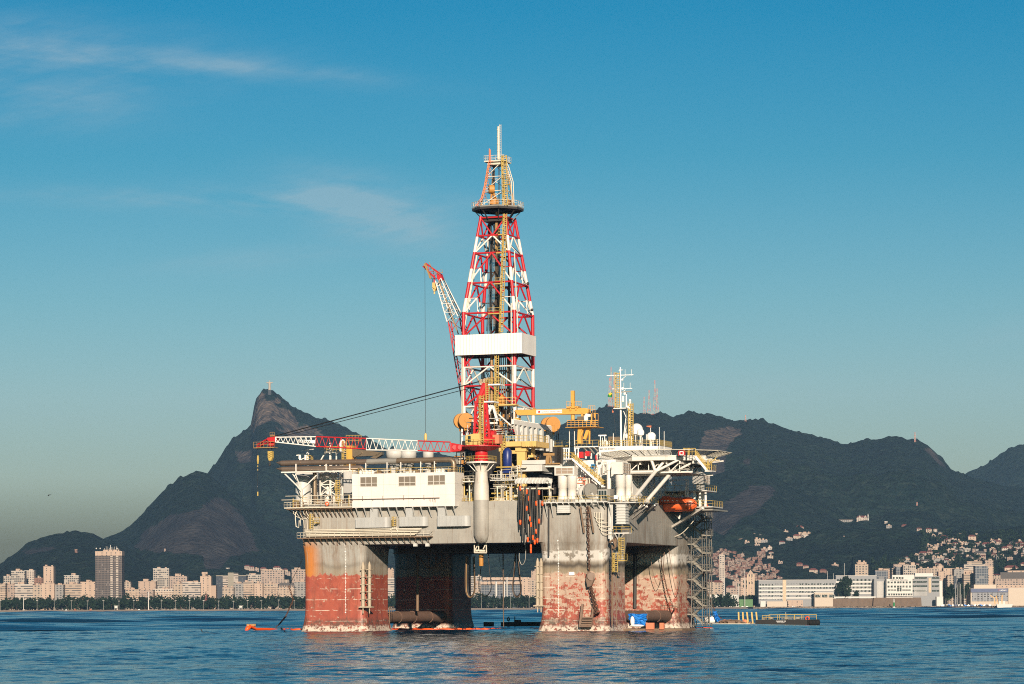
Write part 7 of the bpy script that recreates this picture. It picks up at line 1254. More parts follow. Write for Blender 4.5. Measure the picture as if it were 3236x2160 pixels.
def building(r, x0, x1, yt, D, mat, label, dep=16, ang=0, roof='box', base=None, yb=None, cat='apartment block', name='apartment_building', group=None, seed=None):
    a, b = P(*r(x0, yt), D), P(*r(x1, yt), D); gz = GZ if base is None else base; cx = (a.x+b.x)/2; t_ = thing(name, label, cat, (cx, D, gz), rig=False, group=group); rs = random.Random(seed if seed is not None else int(x0*7+x1)); zt_ = a.z; w_ = b.x-a.x; ang = R(ang); c = (cx, D)
    m = MB(); world_box(m, a.x, b.x, D, D+dep, gz, zt_, ang, c); m.build('wall', mat, t_, rig=False)
    if roof in ('box', 'parapet'):
        m = MB(); world_box(m, a.x-.3, b.x+.3, D-.3, D+dep+.3, zt_, zt_+.5, ang, c); m.build('parapet', 'naval_white' if 'white' in mat else 'plain_tan', t_, rig=False)
        if roof == 'box' and w_ > 8:
            m = MB(); f0 = rs.uniform(.1, .5); f1 = f0+rs.uniform(.2, .4); world_box(m, a.x+w_*f0, a.x+w_*f1, D+2, D+dep*.6, zt_+.5, zt_+rs.uniform(2.5, 4.5), ang, c); world_box(m, a.x+w_*(1-f0*.6)-3, a.x+w_*(1-f0*.6), D+3, D+7, zt_+.5, zt_+rs.uniform(1.5, 3), ang, c); m.build('roof_house', 'plain_tan', t_, rig=False)
    elif roof in ('tile', 'dark'):
        m = MB(); h = min(w_*.22, 4.5); o = .8; vs = [(a.x-o, D-o, zt_), (b.x+o, D-o, zt_), (b.x+o, D+dep+o, zt_), (a.x-o, D+dep+o, zt_), (a.x+min(w_*.25, dep/2), D+dep/2, zt_+h), (b.x-min(w_*.25, dep/2), D+dep/2, zt_+h)]
        ca, sa = math.cos(ang), math.sin(ang); vs = [(cx+(x-cx)*ca-(y-D)*sa, D+(x-cx)*sa+(y-D)*ca, z) for x, y, z in vs]; m.add(vs, [(0, 1, 5, 4), (1, 2, 5), (2, 3, 4, 5), (3, 0, 4), (3, 2, 1, 0)]); m.build('roof', 'roof_tile' if roof == 'tile' else 'roof_dark', t_, rig=False)
    return t_, a, b, zt_
def slabs(t_, a, b, D, zs, mat, out=.9, th=.9, name='balcony_row'):   # projecting balcony fronts, one part per floor
    for z in zs: m = MB(); m.box((a.x+.3, D-out, z), (b.x-.3, D-.02, z+th)); m.build(name, mat, t_, rig=False)
F1, F2 = 4420.0, 4700.0
front = [
 (-60, 42, 500, 'cream_bands', 'cream block with dark floor bands at the left edge of the picture', 1), (42, 117, 505, 'pink_wall', 'pinkish block with a dark window grid, second from the left edge', 1), (117, 252, 505, 'white_bands', 'wide pale office block with long window bands left of the lone tower', 0),
 (252, 322, 510, 'cream_wall', 'narrow cream block right of the wide office with window bands', 0), (322, 420, 497, 'plain_cream', 'cream block with a flat roof terrace and dark vertical strips', 0), (424, 490, 508, 'grey_wall', 'narrow grey block set back left of the banded pair', 0), (490, 622, 502, 'cream_bands', 'cream block with long bands two buildings left of the brown tower', 0),
 (622, 735, 486, 'plain_cream', 'plain cream block with few windows directly left of the brown tower', 0), (915, 1075, 545, 'cream_wall', 'low cream block with small windows directly right of the brown tower', 1), (1075, 1186, 548, 'pink_wall', 'low pinkish block with balconies, second to the right of the brown tower', 1), (1186, 1340, 542, 'white_wall', 'white block with rows of square windows behind the white pole', 1),
 (1340, 1412, 500, 'cream_wall', 'tall narrow cream block left of the banded seafront block', 0), (1412, 1550, 492, 'white_bands', 'seafront block with white bands left of the slim cream tower', 0), (1632, 1670, 515, 'plain_tan', 'narrow plain tan block right of the slim cream tower', 0), (1720, 1806, 530, 'cream_wall', 'small cream block in front of the olive office tower', 0),
 (1806, 1882, 497, 'grey_wall', 'greyish block right of the small cream block below the olive tower', 0), (1882, 1962, 487, 'cream_bands', 'cream block with balconies left of the dark based white block', 1), (1966, 2030, 497, 'plain_cream', 'plain white block above a dark glass base', 0), (2032, 2150, 502, 'cream_wall', 'cream block left of the ornate palace', 1), (2276, 2420, 484, 'grey_wall', 'grey block right of the ornate palace beside the rig', 0)]
for x0, x1, yt, mat, lab, bal in front:
    t_, a, b, zt_ = building(rL, x0, x1, yt, F1+random.uniform(-25, 25), mat, lab, 18, random.uniform(-4, 4)*0)
    if bal: slabs(t_, a, b, a.y, [zt_-3.2*k-2.2 for k in range(1, int((zt_-6)/3.2))], 'plain_cream' if 'pink' not in mat else 'pink_wall')
back = [(28, 86, 442, 'grid_white', 'pale block with a flat top left of the twin towers'), (86, 190, 402, 'grid_white', 'left of the twin towers, dark windowed with a plain white side'), (190, 264, 398, 'white_wall', 'right one of the twin towers with regular windows'), (336, 413, 366, 'plain_cream', 'lone cream tower standing apart in the trees left of the brown tower'), (495, 608, 437, 'grid_white', 'squat pale block with dark window strips left of the brown tower'),
 (945, 1010, 487, 'cream_wall', 'stepped cream block just right of the brown tower roofline'), (1070, 1204, 482, 'plain_tan', 'cream block behind the low white one'), (1184, 1305, 382, 'grid_white', 'tall pale tower with four window columns right of the brown tower'), (1310, 1446, 442, 'pink_wall', 'stepped pinkish block right of the four-column tower'), (1446, 1548, 488, 'plain_cream', 'cream block behind the banded seafront block'),
 (1905, 2110, 432, 'grid_white', 'wide white block with a big window grid right of the olive tower'), (2016, 2196, 398, 'pink_wall', 'tall pinkish block behind the wide white grid'), (2255, 2400, 390, 'pink_wall', 'tall pinkish block partly behind the left front column'), (264, 330, 456, 'brick_shack', 'reddish low block between the twin towers and the lone tower'), (2196, 2232, 470, 'cream_wall', 'small cream block between the pinkish blocks')]
for x0, x1, yt, mat, lab in back: building(rL, x0, x1, yt, F2+random.uniform(-40, 80), mat, lab, 20)
# brown office tower
t_, a, b, zt_ = building(rL, 737, 942, 250, 4350, 'tower_glass', 'tall dark brown glass office tower with two white striped shafts', 28, roof='none', cat='office tower', name='office_tower')
m = MB(); p = P(*rL(737, 282), 4350); m.box((a.x-.2, 4349.6, p.z), (b.x+.2, 4378.2, zt_+.4)); m.build('top_band', 'plain_cream', t_, rig=False)
for x0, x1 in ((853, 871), (896, 914)): p, q = P(*rL(x0, 282), 4349.5), P(*rL(x1, 282), 4349.5); m = MB(); m.box((p.x, 4349.2, GZ), (q.x, 4350.1, p.z)); m.build('striped_shaft', 'stripe_white', t_, rig=False)
p, q = P(*rL(795, 236), 4352), P(*rL(920, 236), 4352); m = MB(); m.box((p.x, 4354, zt_+.4), (q.x, 4370, p.z)); m.build('roof_house', 'plain_cream', t_, rig=False); m = MB(); rs = random.Random(1); [m.tube((x, 4356, p.z), (x, 4356, p.z+rs.uniform(2, 6)), .25, n=5) for x in np.linspace(p.x+2, q.x-2, 9)]; x = P(*rL(855, 236), 4356).x; m.tube((x, 4356, p.z), (x, 4356, P(*rL(855, 200), 4356).z), .5, n=6); [m.ball((x+dx, 4356, p.z+2), 1.2, n=8, m=5) for dx in (-22, -16, 10)]; m.build('roof_aerial', 'naval_white', t_, rig=False)
# slim cream tower and olive office tower
t_, a, b, zt_ = building(rL, 1548, 1632, 442, F1-10, 'plain_cream', 'slim plain cream tower with a raised tank, left of the olive tower', 18); m = MB(); p, q = P(*rL(1560, 408), F1+4), P(*rL(1604, 408), F1+4); m.box((p.x, F1+4, p.z-3.5), (q.x, F1+10, p.z)); [m.bar((x, F1+6, zt_), (x, F1+6, p.z), .8) for x in (p.x+1, q.x-1)]; m.build('roof_tank', 'plain_tan', t_, rig=False)
t_, a, b, zt_ = building(rL, 1670, 1905, 435, F1+60, 'dark_glass', 'dark glass office block with olive centre and white striped panels', 24, roof='none', cat='office block', name='office_building')
for x0, x1, y, mat in ((1722, 1762, 436, 'stripe_white'), (1762, 1806, 413, 'plain_olive'), (1806, 1842, 416, 'stripe_white')):
    if mat == 'plain_olive': paint('plain_olive', (.25, .22, .17), .7, 0, .2)
    p, q = P(*rL(x0, y), F1+58), P(*rL(x1, y), F1+58); m = MB(); m.box((p.x, F1+58.6, GZ), (q.x, F1+75, p.z)); m.build('wall_panel', mat, t_, rig=False)
m = MB(); p, q = P(*rL(1670, 434), F1+59), P(*rL(1905, 434), F1+59); m.box((p.x, F1+59.2, p.z-1.4), (q.x, F1+84, p.z)); m.build('parapet', 'plain_olive', t_, rig=False)
# ornate palace
t_, a, b, zt_ = building(rL, 2150, 2276, 524, F1-20, 'cream_wall', 'ornate cream palace with a dark mansard roof near the left front column', 18, roof='none', cat='palace', name='palace'); m = MB(); p = P(*rL(2150, 492), F1-18); vs = [(a.x, F1-20, zt_), (b.x, F1-20, zt_), (b.x, F1-2, zt_), (a.x, F1-2, zt_), (a.x+2, F1-16, p.z), (b.x-2, F1-16, p.z), (b.x-2, F1-6, p.z), (a.x+2, F1-6, p.z)]; m.add(vs, [(0, 1, 5, 4), (1, 2, 6, 5), (2, 3, 7, 6), (3, 0, 4, 7), (4, 5, 6, 7)]); m.build('mansard_roof', 'roof_dark', t_, rig=False)
for k in range(9): x = a.x+2+(b.x-a.x-4)*k/8; m = MB(); m.box((x-.5, F1-20.8, GZ), (x+.5, F1-19.9, zt_)); m.ball((x, F1-20.2, zt_+1), .8, .6, 1.4, 8, 5); m.build('pilaster', 'plain_cream', t_, rig=False)
# hotel block seen under the deck, and its neighbours
t_, a, b, zt_ = building(rG, 190, 942, 735, 4380, 'blue_glass', 'long low dark glass block with a pale roof slab seen under the rig', 22, roof='none', cat='museum', name='long_building'); m = MB(); p = P(*rG(190, 705), 4376); m.box((a.x, 4376, zt_-8), (b.x, 4400, zt_-3.5)); m.box((a.x+3, 4377, zt_-1.5), (b.x, 4396, p.z)); m.build('roof_slab', 'plain_cream', t_, rig=False)
m = MB(); p, q = P(*rG(830, 760), 4379), P(*rG(890, 760), 4379); m.box((p.x, 4375, GZ), (q.x+6, 4379.5, zt_)); m.build('end_wall', 'plain_cream', t_, rig=False)
for x, y0, y1, w_ in ((432, 770, 950, 1.6), (558, 770, 1035, 1.0), (600, 700, 1040, 1.0)): p, q = P(*rG(x, y1), 4300), P(*rG(x, y0), 4300); m = MB(); m.tube((p.x, 4300, GZ), (p.x, 4300, q.z), w_, n=8); tag(m.build('white_pole', 'naval_white', rig=False, base=(p.x, 4300, GZ)), {432: 'thick white pole in front of the long dark glass block', 558: 'left of two slim white poles below the rig deck', 600: 'right of two slim white poles below the rig deck'}[x], 'pole', 'white poles in the park')
building(rG, -120, 200, 690, 4450, 'grid_white', 'white block left of the long dark glass block, behind the hose bundle', 18); building(rG, 100, 185, 800, 4360, 'cream_wall', 'small cream block behind the wide hose loop', 14); building(rG, 888, 1060, 745, 4420, 'cream_wall', 'cream block right of the long dark glass block', 18); building(rG, 975, 1100, 608, 4600, 'plain_tan', 'tall tan block beside the right front column seen under the rig', 16)
building(crop(760, 1340, 1560, 1845), 1066, 1120, 1125, 4400, 'white_bands', 'white banded block in the slit between the two left columns', 18); building(crop(760, 1340, 1560, 1845), 1066, 1118, 1060, 4640, 'plain_tan', 'tan block in the slit between the two left columns', 18)
# ---- hillside houses above the left front
for k, (x, y, w_, roof, mat) in enumerate(((1910, 372, 40, 'tile', 'pink_wall'), (1945, 380, 40, 'tile', 'pink_wall'), (1985, 392, 32, 'box', 'pink_wall'), (2035, 392, 50, 'tile', 'cream_wall'), (2140, 384, 58, 'tile', 'white_wall'), (2205, 400, 40, 'tile', 'cream_wall'), (1760, 388, 26, 'box', 'white_wall'), (588, 244, 20, 'box', 'brick_shack'), (1275, 240, 14, 'box', 'plaster_shack'), (2225, 420, 40, 'box', 'pink_wall'))):
    q = on_hill(*rL(x, y+14)); s_ = .29666*q.y/FOC; building(rL, x-w_/2, x+w_/2, y-10, q.y, mat, ['pink house with a red roof, leftmost above the seafront blocks', 'second pink red-roofed house above the seafront blocks', 'pink flat roofed house above the seafront blocks', 'cream red-roofed house above the wide white grid block', 'white house with a broad red roof above the tall pinkish block', 'cream house with red roof beside the broad white one', 'tiny white house alone under the rock slab', 'tiny reddish hut alone in the forest left of the brown tower', 'tiny pale hut at the foot of the rock slab', 'pink house below the cream red-roofed ones by the rig'][k], 9, roof=roof, base=q.z-6, cat='house', name='hillside_house', group='houses on the slope above the left seafront')
# ---------------------------------------------------------------- right shore
def window_grid(t_, r, xs, ys, w_, h, D, mat='glass_dark', name='window'):
    for y in ys:
        for x in xs: p, q = P(*r(x, y+h), D), P(*r(x+w_, y), D); m = MB(); m.box((p.x, D-.06, p.z), (q.x, D+.4, q.z)); m.build(name, mat, t_, rig=False)
def bands(t_, r, x0, x1, ys, D, mat, th, name='wall_band'):
    for y in ys: p, q = P(*r(x0, y+th), D), P(*r(x1, y), D); m = MB(); m.box((p.x, D-.35, p.z), (q.x, D+.2, q.z)); m.build(name, mat, t_, rig=False)
DN = 4380.0
t_, a, b, zt_ = building(rM, 860, 1922, 1016, DN, 'naval_grey', 'long low grey naval building with white floor bands and a dark stair shaft', 20, roof='none', cat='naval building', name='naval_building')
m = MB(); m.box((a.x-.4, DN-.5, zt_), (b.x+.4, DN+20, zt_+.7)); m.build('parapet', 'naval_white', t_, rig=False); bands(t_, rM, 860, 1920, (1086, 1140, 1192, 1246), DN, 'naval_white', 24)
window_grid(t_, rM, (872, 910, 952, 992, 1038), (1066,), 24, 22, DN); window_grid(t_, rM, (872, 992, 1038, 1158), (1116, 1168, 1221), 24, 22, DN); window_grid(t_, rM, (1085, 1118, 1160), (1062,), 18, 9, DN); window_grid(t_, rM, (920, 955, 1087, 1120), (1116, 1169, 1222), 16, 8, DN); window_grid(t_, rM, (875, 915, 955, 1040, 1085, 1120, 1160), (1270,), 22, 9, DN)
window_grid(t_, rM, (1420, 1454, 1502, 1536, 1584, 1618, 1666, 1700, 1748, 1784, 1834, 1868), (1057, 1108), 24, 22, DN); window_grid(t_, rM, (1420, 1454, 1502, 1536, 1584, 1618), (1164,), 24, 22, DN); window_grid(t_, rM, (1258, 1374, 1420, 1540, 1586), (1220,), 24, 22, DN); window_grid(t_, rM, (1256, 1300, 1334, 1374), (1062, 1114, 1166), 20, 8, DN)
p, q = P(*rM(1190, 1008), DN), P(*rM(1238, 1008), DN); m = MB(); m.box((p.x, DN-.7, GZ), (q.x, DN+2, p.z)); m.build('stair_shaft', 'bronze_metal', t_, rig=False)
t_, a, b, zt_ = building(rM, 1922, 2480, 955, DN+30, 'naval_grey', 'taller grey naval wing with white bands behind the big dark tree', 22, roof='none', cat='naval building', name='naval_building')
m = MB(); m.box((a.x-.4, DN+29.5, zt_), (b.x+.4, DN+50, zt_+.6)); m.build('parapet', 'naval_white', t_, rig=False); bands(t_, rM, 1922, 2470, (1026, 1078, 1128, 1180), DN+30, 'naval_white', 24); window_grid(t_, rM, tuple(1938+54*k for k in range(10)), (1001, 1052, 1103, 1154), 26, 24, DN+30); window_grid(t_, rR, (30, 85, 140, 195, 250), (996, 1048, 1100, 1152), 26, 24, DN+29.9)
t_, a, b, zt_ = building(rR, 272, 446, 1002, DN+10, 'naval_grey', 'dark grey finned wing between the naval buildings', 22, roof='none', cat='naval building', name='naval_building')
for k in range(9): p = P(*rR(312+15*k, 1030), DN+10); m = MB(); m.box((p.x-.3, DN+9.2, GZ+2), (p.x+.6, DN+10, p.z)); m.build('fin', 'naval_white', t_, rig=False)
# white naval school with lettering
DE = DN-10
t_, a, b, zt_ = building(rR, 443, 800, 997, DE, 'naval_white', 'white naval school with lettering on its parapet above the stone wall', 24, roof='none', cat='school', name='naval_school')
p, q = P(*rR(520, 942), DE+1), P(*rR(826, 942), DE+1); m = MB(); m.box((p.x, DE+1, zt_), (q.x, DE+18, p.z)); m.build('upper_storey', 'naval_white', t_, rig=False); window_grid(t_, rR, (528, 574, 610, 648), (970,), 27, 26, DE+1); window_grid(t_, rR, (456, 500, 546, 588, 622, 662, 706, 752), (1030, 1088), 27, 27, DE); window_grid(t_, rR, (588, 622), (1118,), 27, 50, DE); window_grid(t_, rR, (460, 500, 540, 660, 700, 740), (1142,), 36, 16, DE); window_grid(t_, rR, tuple(466+34*k for k in range(10)), (1198,), 24, 26, DE)
bands(t_, rR, 440, 805, (1186, 1232), DE, 'naval_white', 9); bands(t_, rR, 440, 805, (1222,), DE, 'naval_white', 32); p = P(*rR(498, 1022), DE); q = P(*rR(738, 1022), DE); lettering('ESCOLA NAVAL', 'wall_lettering', 'text_black', t_, (p.x, DE-.03, p.z), (1, 0, 0), (0, 0, 1), P(*rR(498, 1002), DE).z-p.z, q.x-p.x, .01, rig=False); p = P(*rR(538, 1243), DE-.4); q = P(*rR(718, 1243), DE-.4); lettering('MARINHA DO BRASIL', 'wall_lettering', 'text_black', t_, (p.x, DE-.38, p.z), (1, 0, 0), (0, 0, 1), P(*rR(538, 1231), DE).z-p.z, q.x-p.x, .01, rig=False)
t_, a, b, zt_ = building(rR, 800, 1172, 962, DE+4, 'naval_grey', 'modern grey building with dark balcony bands right of the white naval school', 24, roof='none', cat='office block', name='naval_building')
p, q = P(*rR(836, 918), DE+6), P(*rR(1010, 918), DE+6); m = MB(); m.box((p.x, DE+6, zt_), (q.x+8, DE+20, p.z)); m.build('roof_house', 'naval_white', t_, rig=False)
for y in (965, 1020, 1078, 1142):
    for x0, x1 in ((800, 1003), (1066, 1168)): p, q = P(*rR(x0, y+30), DE+4), P(*rR(x1, y+6), DE+4); m = MB(); m.box((p.x, DE+3.9, p.z), (q.x, DE+4.5, q.z)); m.build('window_band', 'glass_dark', t_, rig=False)
p, q = P(*rR(1022, 985), DE+3), P(*rR(1058, 1185), DE+3); m = MB(); m.box((p.x, DE+3.6, q.z), (q.x, DE+5, p.z)); m.build('stair_window', 'bronze_metal', t_, rig=False)
for k in range(14): p, q = P(*rR(826+13*k, 1110), DE+3), P(*rR(826+13*k, 1230), DE+3); m = MB(); m.box((p.x-.25, DE+3.2, q.z), (p.x+.25, DE+4, p.z)); m.build('fin', 'naval_white', t_, rig=False)
p, q = P(*rR(1170, 1020), DE+2), P(*rR(1212, 1020), DE+2); m = MB(); m.box((p.x, DE+2, GZ), (q.x, DE+20, p.z)); m.build('end_wall', 'naval_white', t_, rig=False)
# retaining walls
for x0, x1, yt, D, lab in ((1860, 2490, 1266, DN-22, 'long low dark stone quay wall below the grey naval wing'), (2445, 3095, 1255, DN-30, 'tall tan stone bastion wall below the white naval school')):
    r_ = rM; p, q = P(*rM(x0, yt), D), P(*rM(x1, yt), D); m = MB(); m.prism([(p.x-1.5, D-2, 0), (q.x+1, D-2, 0), (q.x, D, p.z), (p.x, D, p.z)], (0, 14, 0)); tag(m.build('stone_wall', 'stone_wall', rig=False, base=(p.x, D, GZ)), lab, 'wall'); m = MB()
p, q = P(*rM(1860, 1240), DN-21), P(*rM(2470, 1240), DN-21); m = MB(); m.box((p.x, DN-21, P(*rM(1860, 1262), DN-21).z), (q.x, DN-20, p.z)); tag(m.build('parapet_wall', 'naval_white', rig=False, base=(p.x, DN-21, p.z)), 'pale parapet wall along the top of the long dark stone quay wall', 'wall')
building(rR, 1132, 1222, 1245, DN-34, 'naval_white', 'plain white windowless block beside the stone bastion', 12, roof='parapet', cat='hut', name='pump_house', base=1.5)
t_, a, b, zt_ = building(rM, 1630, 1882, 1186, DN-24, 'hangar_white', 'cream boat house with big dark windows in front of the grey naval building', 14, roof='none', cat='boat house', name='boat_house', base=1.5); window_grid(t_, rM, (1636, 1730, 1826), (1212,), 84 if False else 76, 40, DN-24); m = MB(); m.box((a.x-1, DN-25, zt_), (b.x+1, DN-9, zt_+1.0)); m.build('roof', 'naval_white', t_, rig=False)
t_, a, b, zt_ = building(rM, 190, 578, 1218, DN+6, 'naval_white', 'low white building with small windows behind the round tree, right of the stair tower', 14, roof='parapet', cat='building', name='low_building', base=1.5); window_grid(t_, rM, (272, 298, 345, 470, 512), (1266,), 22, 14, DN+6)
for x0, x1, y, mat, lab in ((885, 955, 1302, 'naval_white', 'small white hut at the left end of the grey naval building'), (975, 1260, 1306, 'hangar_white', 'long white shed on the quay before the naval building'), (1250, 1470, 1290, 'plain_cream', 'cream shed on the quay right of the long white shed')): building(rM, x0, x1, y, DN-20, mat, lab, 8, roof='none', cat='shed', name='quay_shed', base=1.5)
p, q = P(*rM(590, 1278), DN+2), P(*rM(780, 1278), DN+2); m = MB(); m.box((p.x, DN+2, GZ), (q.x, DN+4, p.z)); tag(m.build('court_fence', 'court_green', rig=False, base=(p.x, DN+2, GZ)), 'green sports court fence left of the grey naval building', 'fence')
# hangar
t_, a, b, zt_ = building(rR, 1600, 2120, 1128, DN-8, 'hangar_white', 'aircraft hangar with a dark blue lettered fascia at the far right', 40, roof='none', cat='hangar', name='hangar', base=1.5)
p, q = P(*rR(1604, 1182), DN-9), P(*rR(2116, 1128), DN-9); m = MB(); m.box((p.x, DN-9.5, p.z), (q.x, DN-8, q.z)); m.build('fascia', 'hangar_blue', t_, rig=False); e0 = P(*rR(2002, 1164), DN-9.6); e1 = P(*rR(2090, 1164), DN-9.6); lettering('LATAM', 'fascia_lettering', 'text_white', t_, (e0.x, DN-9.55, e0.z), (1, 0, 0), (0, 0, 1), P(*rR(2002, 1144), DN-9.6).z-e0.z, e1.x-e0.x, .015, rig=False); m = MB(); c = P(*rR(1990, 1155), DN-9.7); m.prism([c+Vector(v_) for v_ in ((-.9, 0, 1.2), (1, 0, 1.4), (.3, 0, .2), (-.1, 0, -1.6), (-.4, 0, -.2))], (0, .1, 0)); m.build('fascia_emblem', 'text_red', t_, rig=False)
p, q = P(*rR(1620, 1305), DN-8), P(*rR(2112, 1182), DN-8); m = MB(); m.box((p.x, DN-8.4, p.z), (q.x, DN-7, q.z)); dd_ = m.build('hangar_door', 'grey_panel', t_, rig=False)
for k in range(8): x = p.x+(q.x-p.x)*k/7; m = MB(); m.box((x-.25, DN-8.8, p.z), (x+.25, DN-8.3, q.z)); m.build('door_rib', 'dark_metal', dd_, rig=False)
p, q = P(*rR(1645, 1075), DN+4), P(*rR(1955, 1100), DN+4); m = MB(); m.box((p.x, DN+4, zt_), (q.x, DN+30, p.z)); m.build('roof_house', 'hangar_white', t_, rig=False)
t_, a, b, zt_ = building(rR, 2122, 2420, 1126, DN-4, 'hangar_white', 'plain cream hangar annex at the right edge of the picture', 30, roof='parapet', cat='hangar', name='hangar', base=1.5); building(rR, 1960, 2420, 1080, DN+46, 'plain_cream', 'long cream hall roof behind the blue fascia hangar', 20, roof='none', cat='hangar', name='hangar')
# town behind
town = [(10, 190, 800, 'cream_wall', 'stepped cream apartment tower behind the long grey naval building', 'box', 60), (30, 165, 768, 'plain_cream', 'top storeys of the stepped cream tower', 'box', 75), (285, 460, 880, 'blue_glass', 'low office block with dark glass strips left of the white naval school', 'box', 120), (390, 490, 855, 'plain_tan', 'plain tan block left of the brownish glass block', 'none', 140),
 (515, 575, 850, 'cream_wall', 'narrow cream block left of the brownish glass block', 'none', 150), (572, 672, 832, 'blue_glass', 'brownish glass block with copper top above the white naval school', 'parapet', 130), (540, 830, 795, 'pink_wall', 'wide pinkish block behind the brownish glass block', 'box', 300), (674, 846, 805, 'grid_white', 'cream office with grey window grid above the modern grey building', 'none', 110), (776, 834, 773, 'plain_cream', 'blank cream stair tower above the cream office', 'none', 160),
 (840, 870, 862, 'cream_wall', 'thin cream block right of the cream office', 'none', 180), (872, 1045, 852, 'pink_wall', 'pinkish block behind the modern grey building', 'box', 200), (1045, 1160, 848, 'cream_wall', 'cream block right of the pinkish block', 'box', 210), (1140, 1225, 815, 'plain_cream', 'plain cream block with rooftop house above its neighbours', 'box', 250), (1158, 1260, 893, 'plain_cream', 'blank cream wall block with a dark top window', 'none', 150),
 (1225, 1372, 850, 'plain_cream', 'broad plain cream block in the middle of the right town', 'none', 220), (1280, 1406, 948, 'cream_wall', 'lower cream block above the quay trees', 'none', 120), (1372, 1406, 955, 'dark_glass', 'thin dark glass strip building above the quay trees', 'none', 116), (1370, 1505, 858, 'grey_wall', 'tall grey slab with vertical strips left of the small balcony block', 'box', 170), (1505, 1660, 930, 'cream_bands', 'cream balcony block left of the grey office with grid', 'box', 130), (1500, 1660, 880, 'plain_cream', 'plain cream block behind the cream balcony block', 'none', 240),
 (1508, 1802, 790, 'white_bands', 'long banded white block above the grey office', 'none', 330), (1550, 1760, 757, 'cream_bands', 'set back upper floors of the long banded block', 'box', 350), (1662, 1842, 820, 'blue_glass', 'grey office with a big blue window grid', 'parapet', 100), (1842, 1915, 826, 'plain_cream', 'blank pale side wall of the grey office', 'none', 101), (1798, 1912, 742, 'pink_wall', 'tan block with a flat terrace on the hill behind the grey office', 'box', 420),
 (1938, 2420, 996, 'pink_wall', 'long pinkish block with a window row above the hangar', 'none', 90), (2008, 2420, 905, 'roof_dark', 'long dark hall above the pinkish block', 'none', 160), (1920, 2010, 945, 'cream_wall', 'cream house row left of the long dark hall', 'tile', 150), (2110, 2420, 882, 'plain_cream', 'cream block behind the long dark hall at right edge', 'none', 200)]
for x0, x1, yt, mat, lab, roof, off in town: building(rR, x0, x1, yt, DN+off, mat, lab, 18, roof=roof)
hs = [(858, 930, 305, 'pink_wall', 'tile'), (985, 1065, 312, 'cream_wall', 'tile'), (1090, 1140, 312, 'white_wall', 'tile'), (1155, 1208, 355, 'cream_wall', 'dark'), (1065, 1118, 398, 'cream_wall', 'box'), (1130, 1290, 420, 'pink_wall', 'tile'), (1250, 1360, 458, 'plain_cream', 'tile'), (1210, 1260, 505, 'white_wall', 'box'), (1050, 1145, 552, 'plain_cream', 'box'), (1095, 1200, 525, 'pink_wall', 'box'),
 (1295, 1350, 512, 'cream_wall', 'tile'), (1350, 1430, 505, 'cream_wall', 'tile'), (1440, 1520, 490, 'plain_cream', 'box'), (1520, 1588, 505, 'white_wall', 'box'), (1568, 1675, 412, 'plain_cream', 'tile'), (1410, 1600, 580, 'grid_white', 'box'), (1280, 1420, 595, 'pink_wall', 'box'), (1340, 1480, 665, 'pink_wall', 'tile'), (1535, 1622, 690, 'grey_wall', 'box'), (1645, 1810, 640, 'pink_wall', 'dark'), (1698, 1760, 500, 'grid_white', 'box'), (1755, 1890, 520, 'grey_wall', 'tile'), (1630, 1695, 515, 'cream_wall', 'box'), (1870, 1930, 462, 'pink_wall', 'box'),
 (1865, 1960, 645, 'cream_wall', 'tile'), (890, 1010, 640, 'pink_wall', 'tile'), (955, 1050, 745, 'white_wall', 'dark'), (620, 815, 735, 'grey_wall', 'box'), (1110, 1235, 712, 'grey_wall', 'box'), (1235, 1312, 738, 'grey_wall', 'tile'), (2028, 2130, 570, 'white_wall', 'tile'), (2150, 2250, 590, 'pink_wall', 'tile'), (2220, 2340, 505, 'cream_wall', 'tile'), (2280, 2400, 540, 'white_wall', 'tile'), (2290, 2400, 790, 'cream_wall', 'tile'), (2068, 2270, 842, 'plain_cream', 'tile'), (1660, 1700, 372, 'pink_wall', 'box'), (1945, 2030, 460, 'pink_wall', 'box'), (1440, 1470, 375, 'grey_wall', 'box'), (415, 455, 205, 'white_wall', 'box'), (440, 512, 262, 'grey_wall', 'box'), (650, 740, 262, 'brick_shack', 'tile')]
MW = {'pink_wall': 'pinkish', 'cream_wall': 'cream', 'white_wall': 'white', 'plain_cream': 'plain cream', 'grey_wall': 'greyish', 'grid_white': 'pale large', 'brick_shack': 'brick'}; RW = {'tile': 'red tiled roof', 'dark': 'dark roof', 'box': 'flat roof'}
seen = {}
for x0, x1, yt, mat, roof in hs:
    q = on_hill(*rR((x0+x1)/2, yt+44)); w_ = x1-x0; key = (mat, roof); seen[key] = seen.get(key, 0)+1
    row = 'high right hillside' if yt < 330 else 'upper right hillside' if yt < 520 else 'middle right hillside' if yt < 660 else 'lower right hillside'; col = 'at its left end' if x0 < 1000 else 'left of centre' if x0 < 1300 else 'near the centre' if x0 < 1600 else 'right of centre' if x0 < 1900 else 'at the right edge'
    building(rR, x0, x1, yt, q.y, mat, '%s house with %s, %s, %s' % (MW[mat], RW[roof], row, col)+('' if seen[key] == 1 else ', %s wide' % ('small and' if w_ < 70 else 'fairly' if w_ < 120 else 'very')), 12, roof=roof, base=q.z-14, cat='house', name='hillside_house', group='houses on the right hillside')
rs = random.Random(99); pz = [(560, 760), (700, 700), (880, 620), (1040, 500), (1250, 430), (1500, 470), (1800, 450), (2100, 480), (2420, 470), (2420, 800), (2000, 760), (1500, 760), (1200, 820), (900, 860), (600, 850)]; k = 0; got = []
while k < 72:
    x, y = rs.uniform(560, 2420), rs.uniform(430, 860)
    if inside(np.array([x]), np.array([y]), pz)[0] < .5 or any(abs(x-a_) < 34 and abs(y-b_) < 20 for a_, b_ in got): continue
    got.append((x, y)); k += 1
got.sort(key=lambda p_: p_[1])
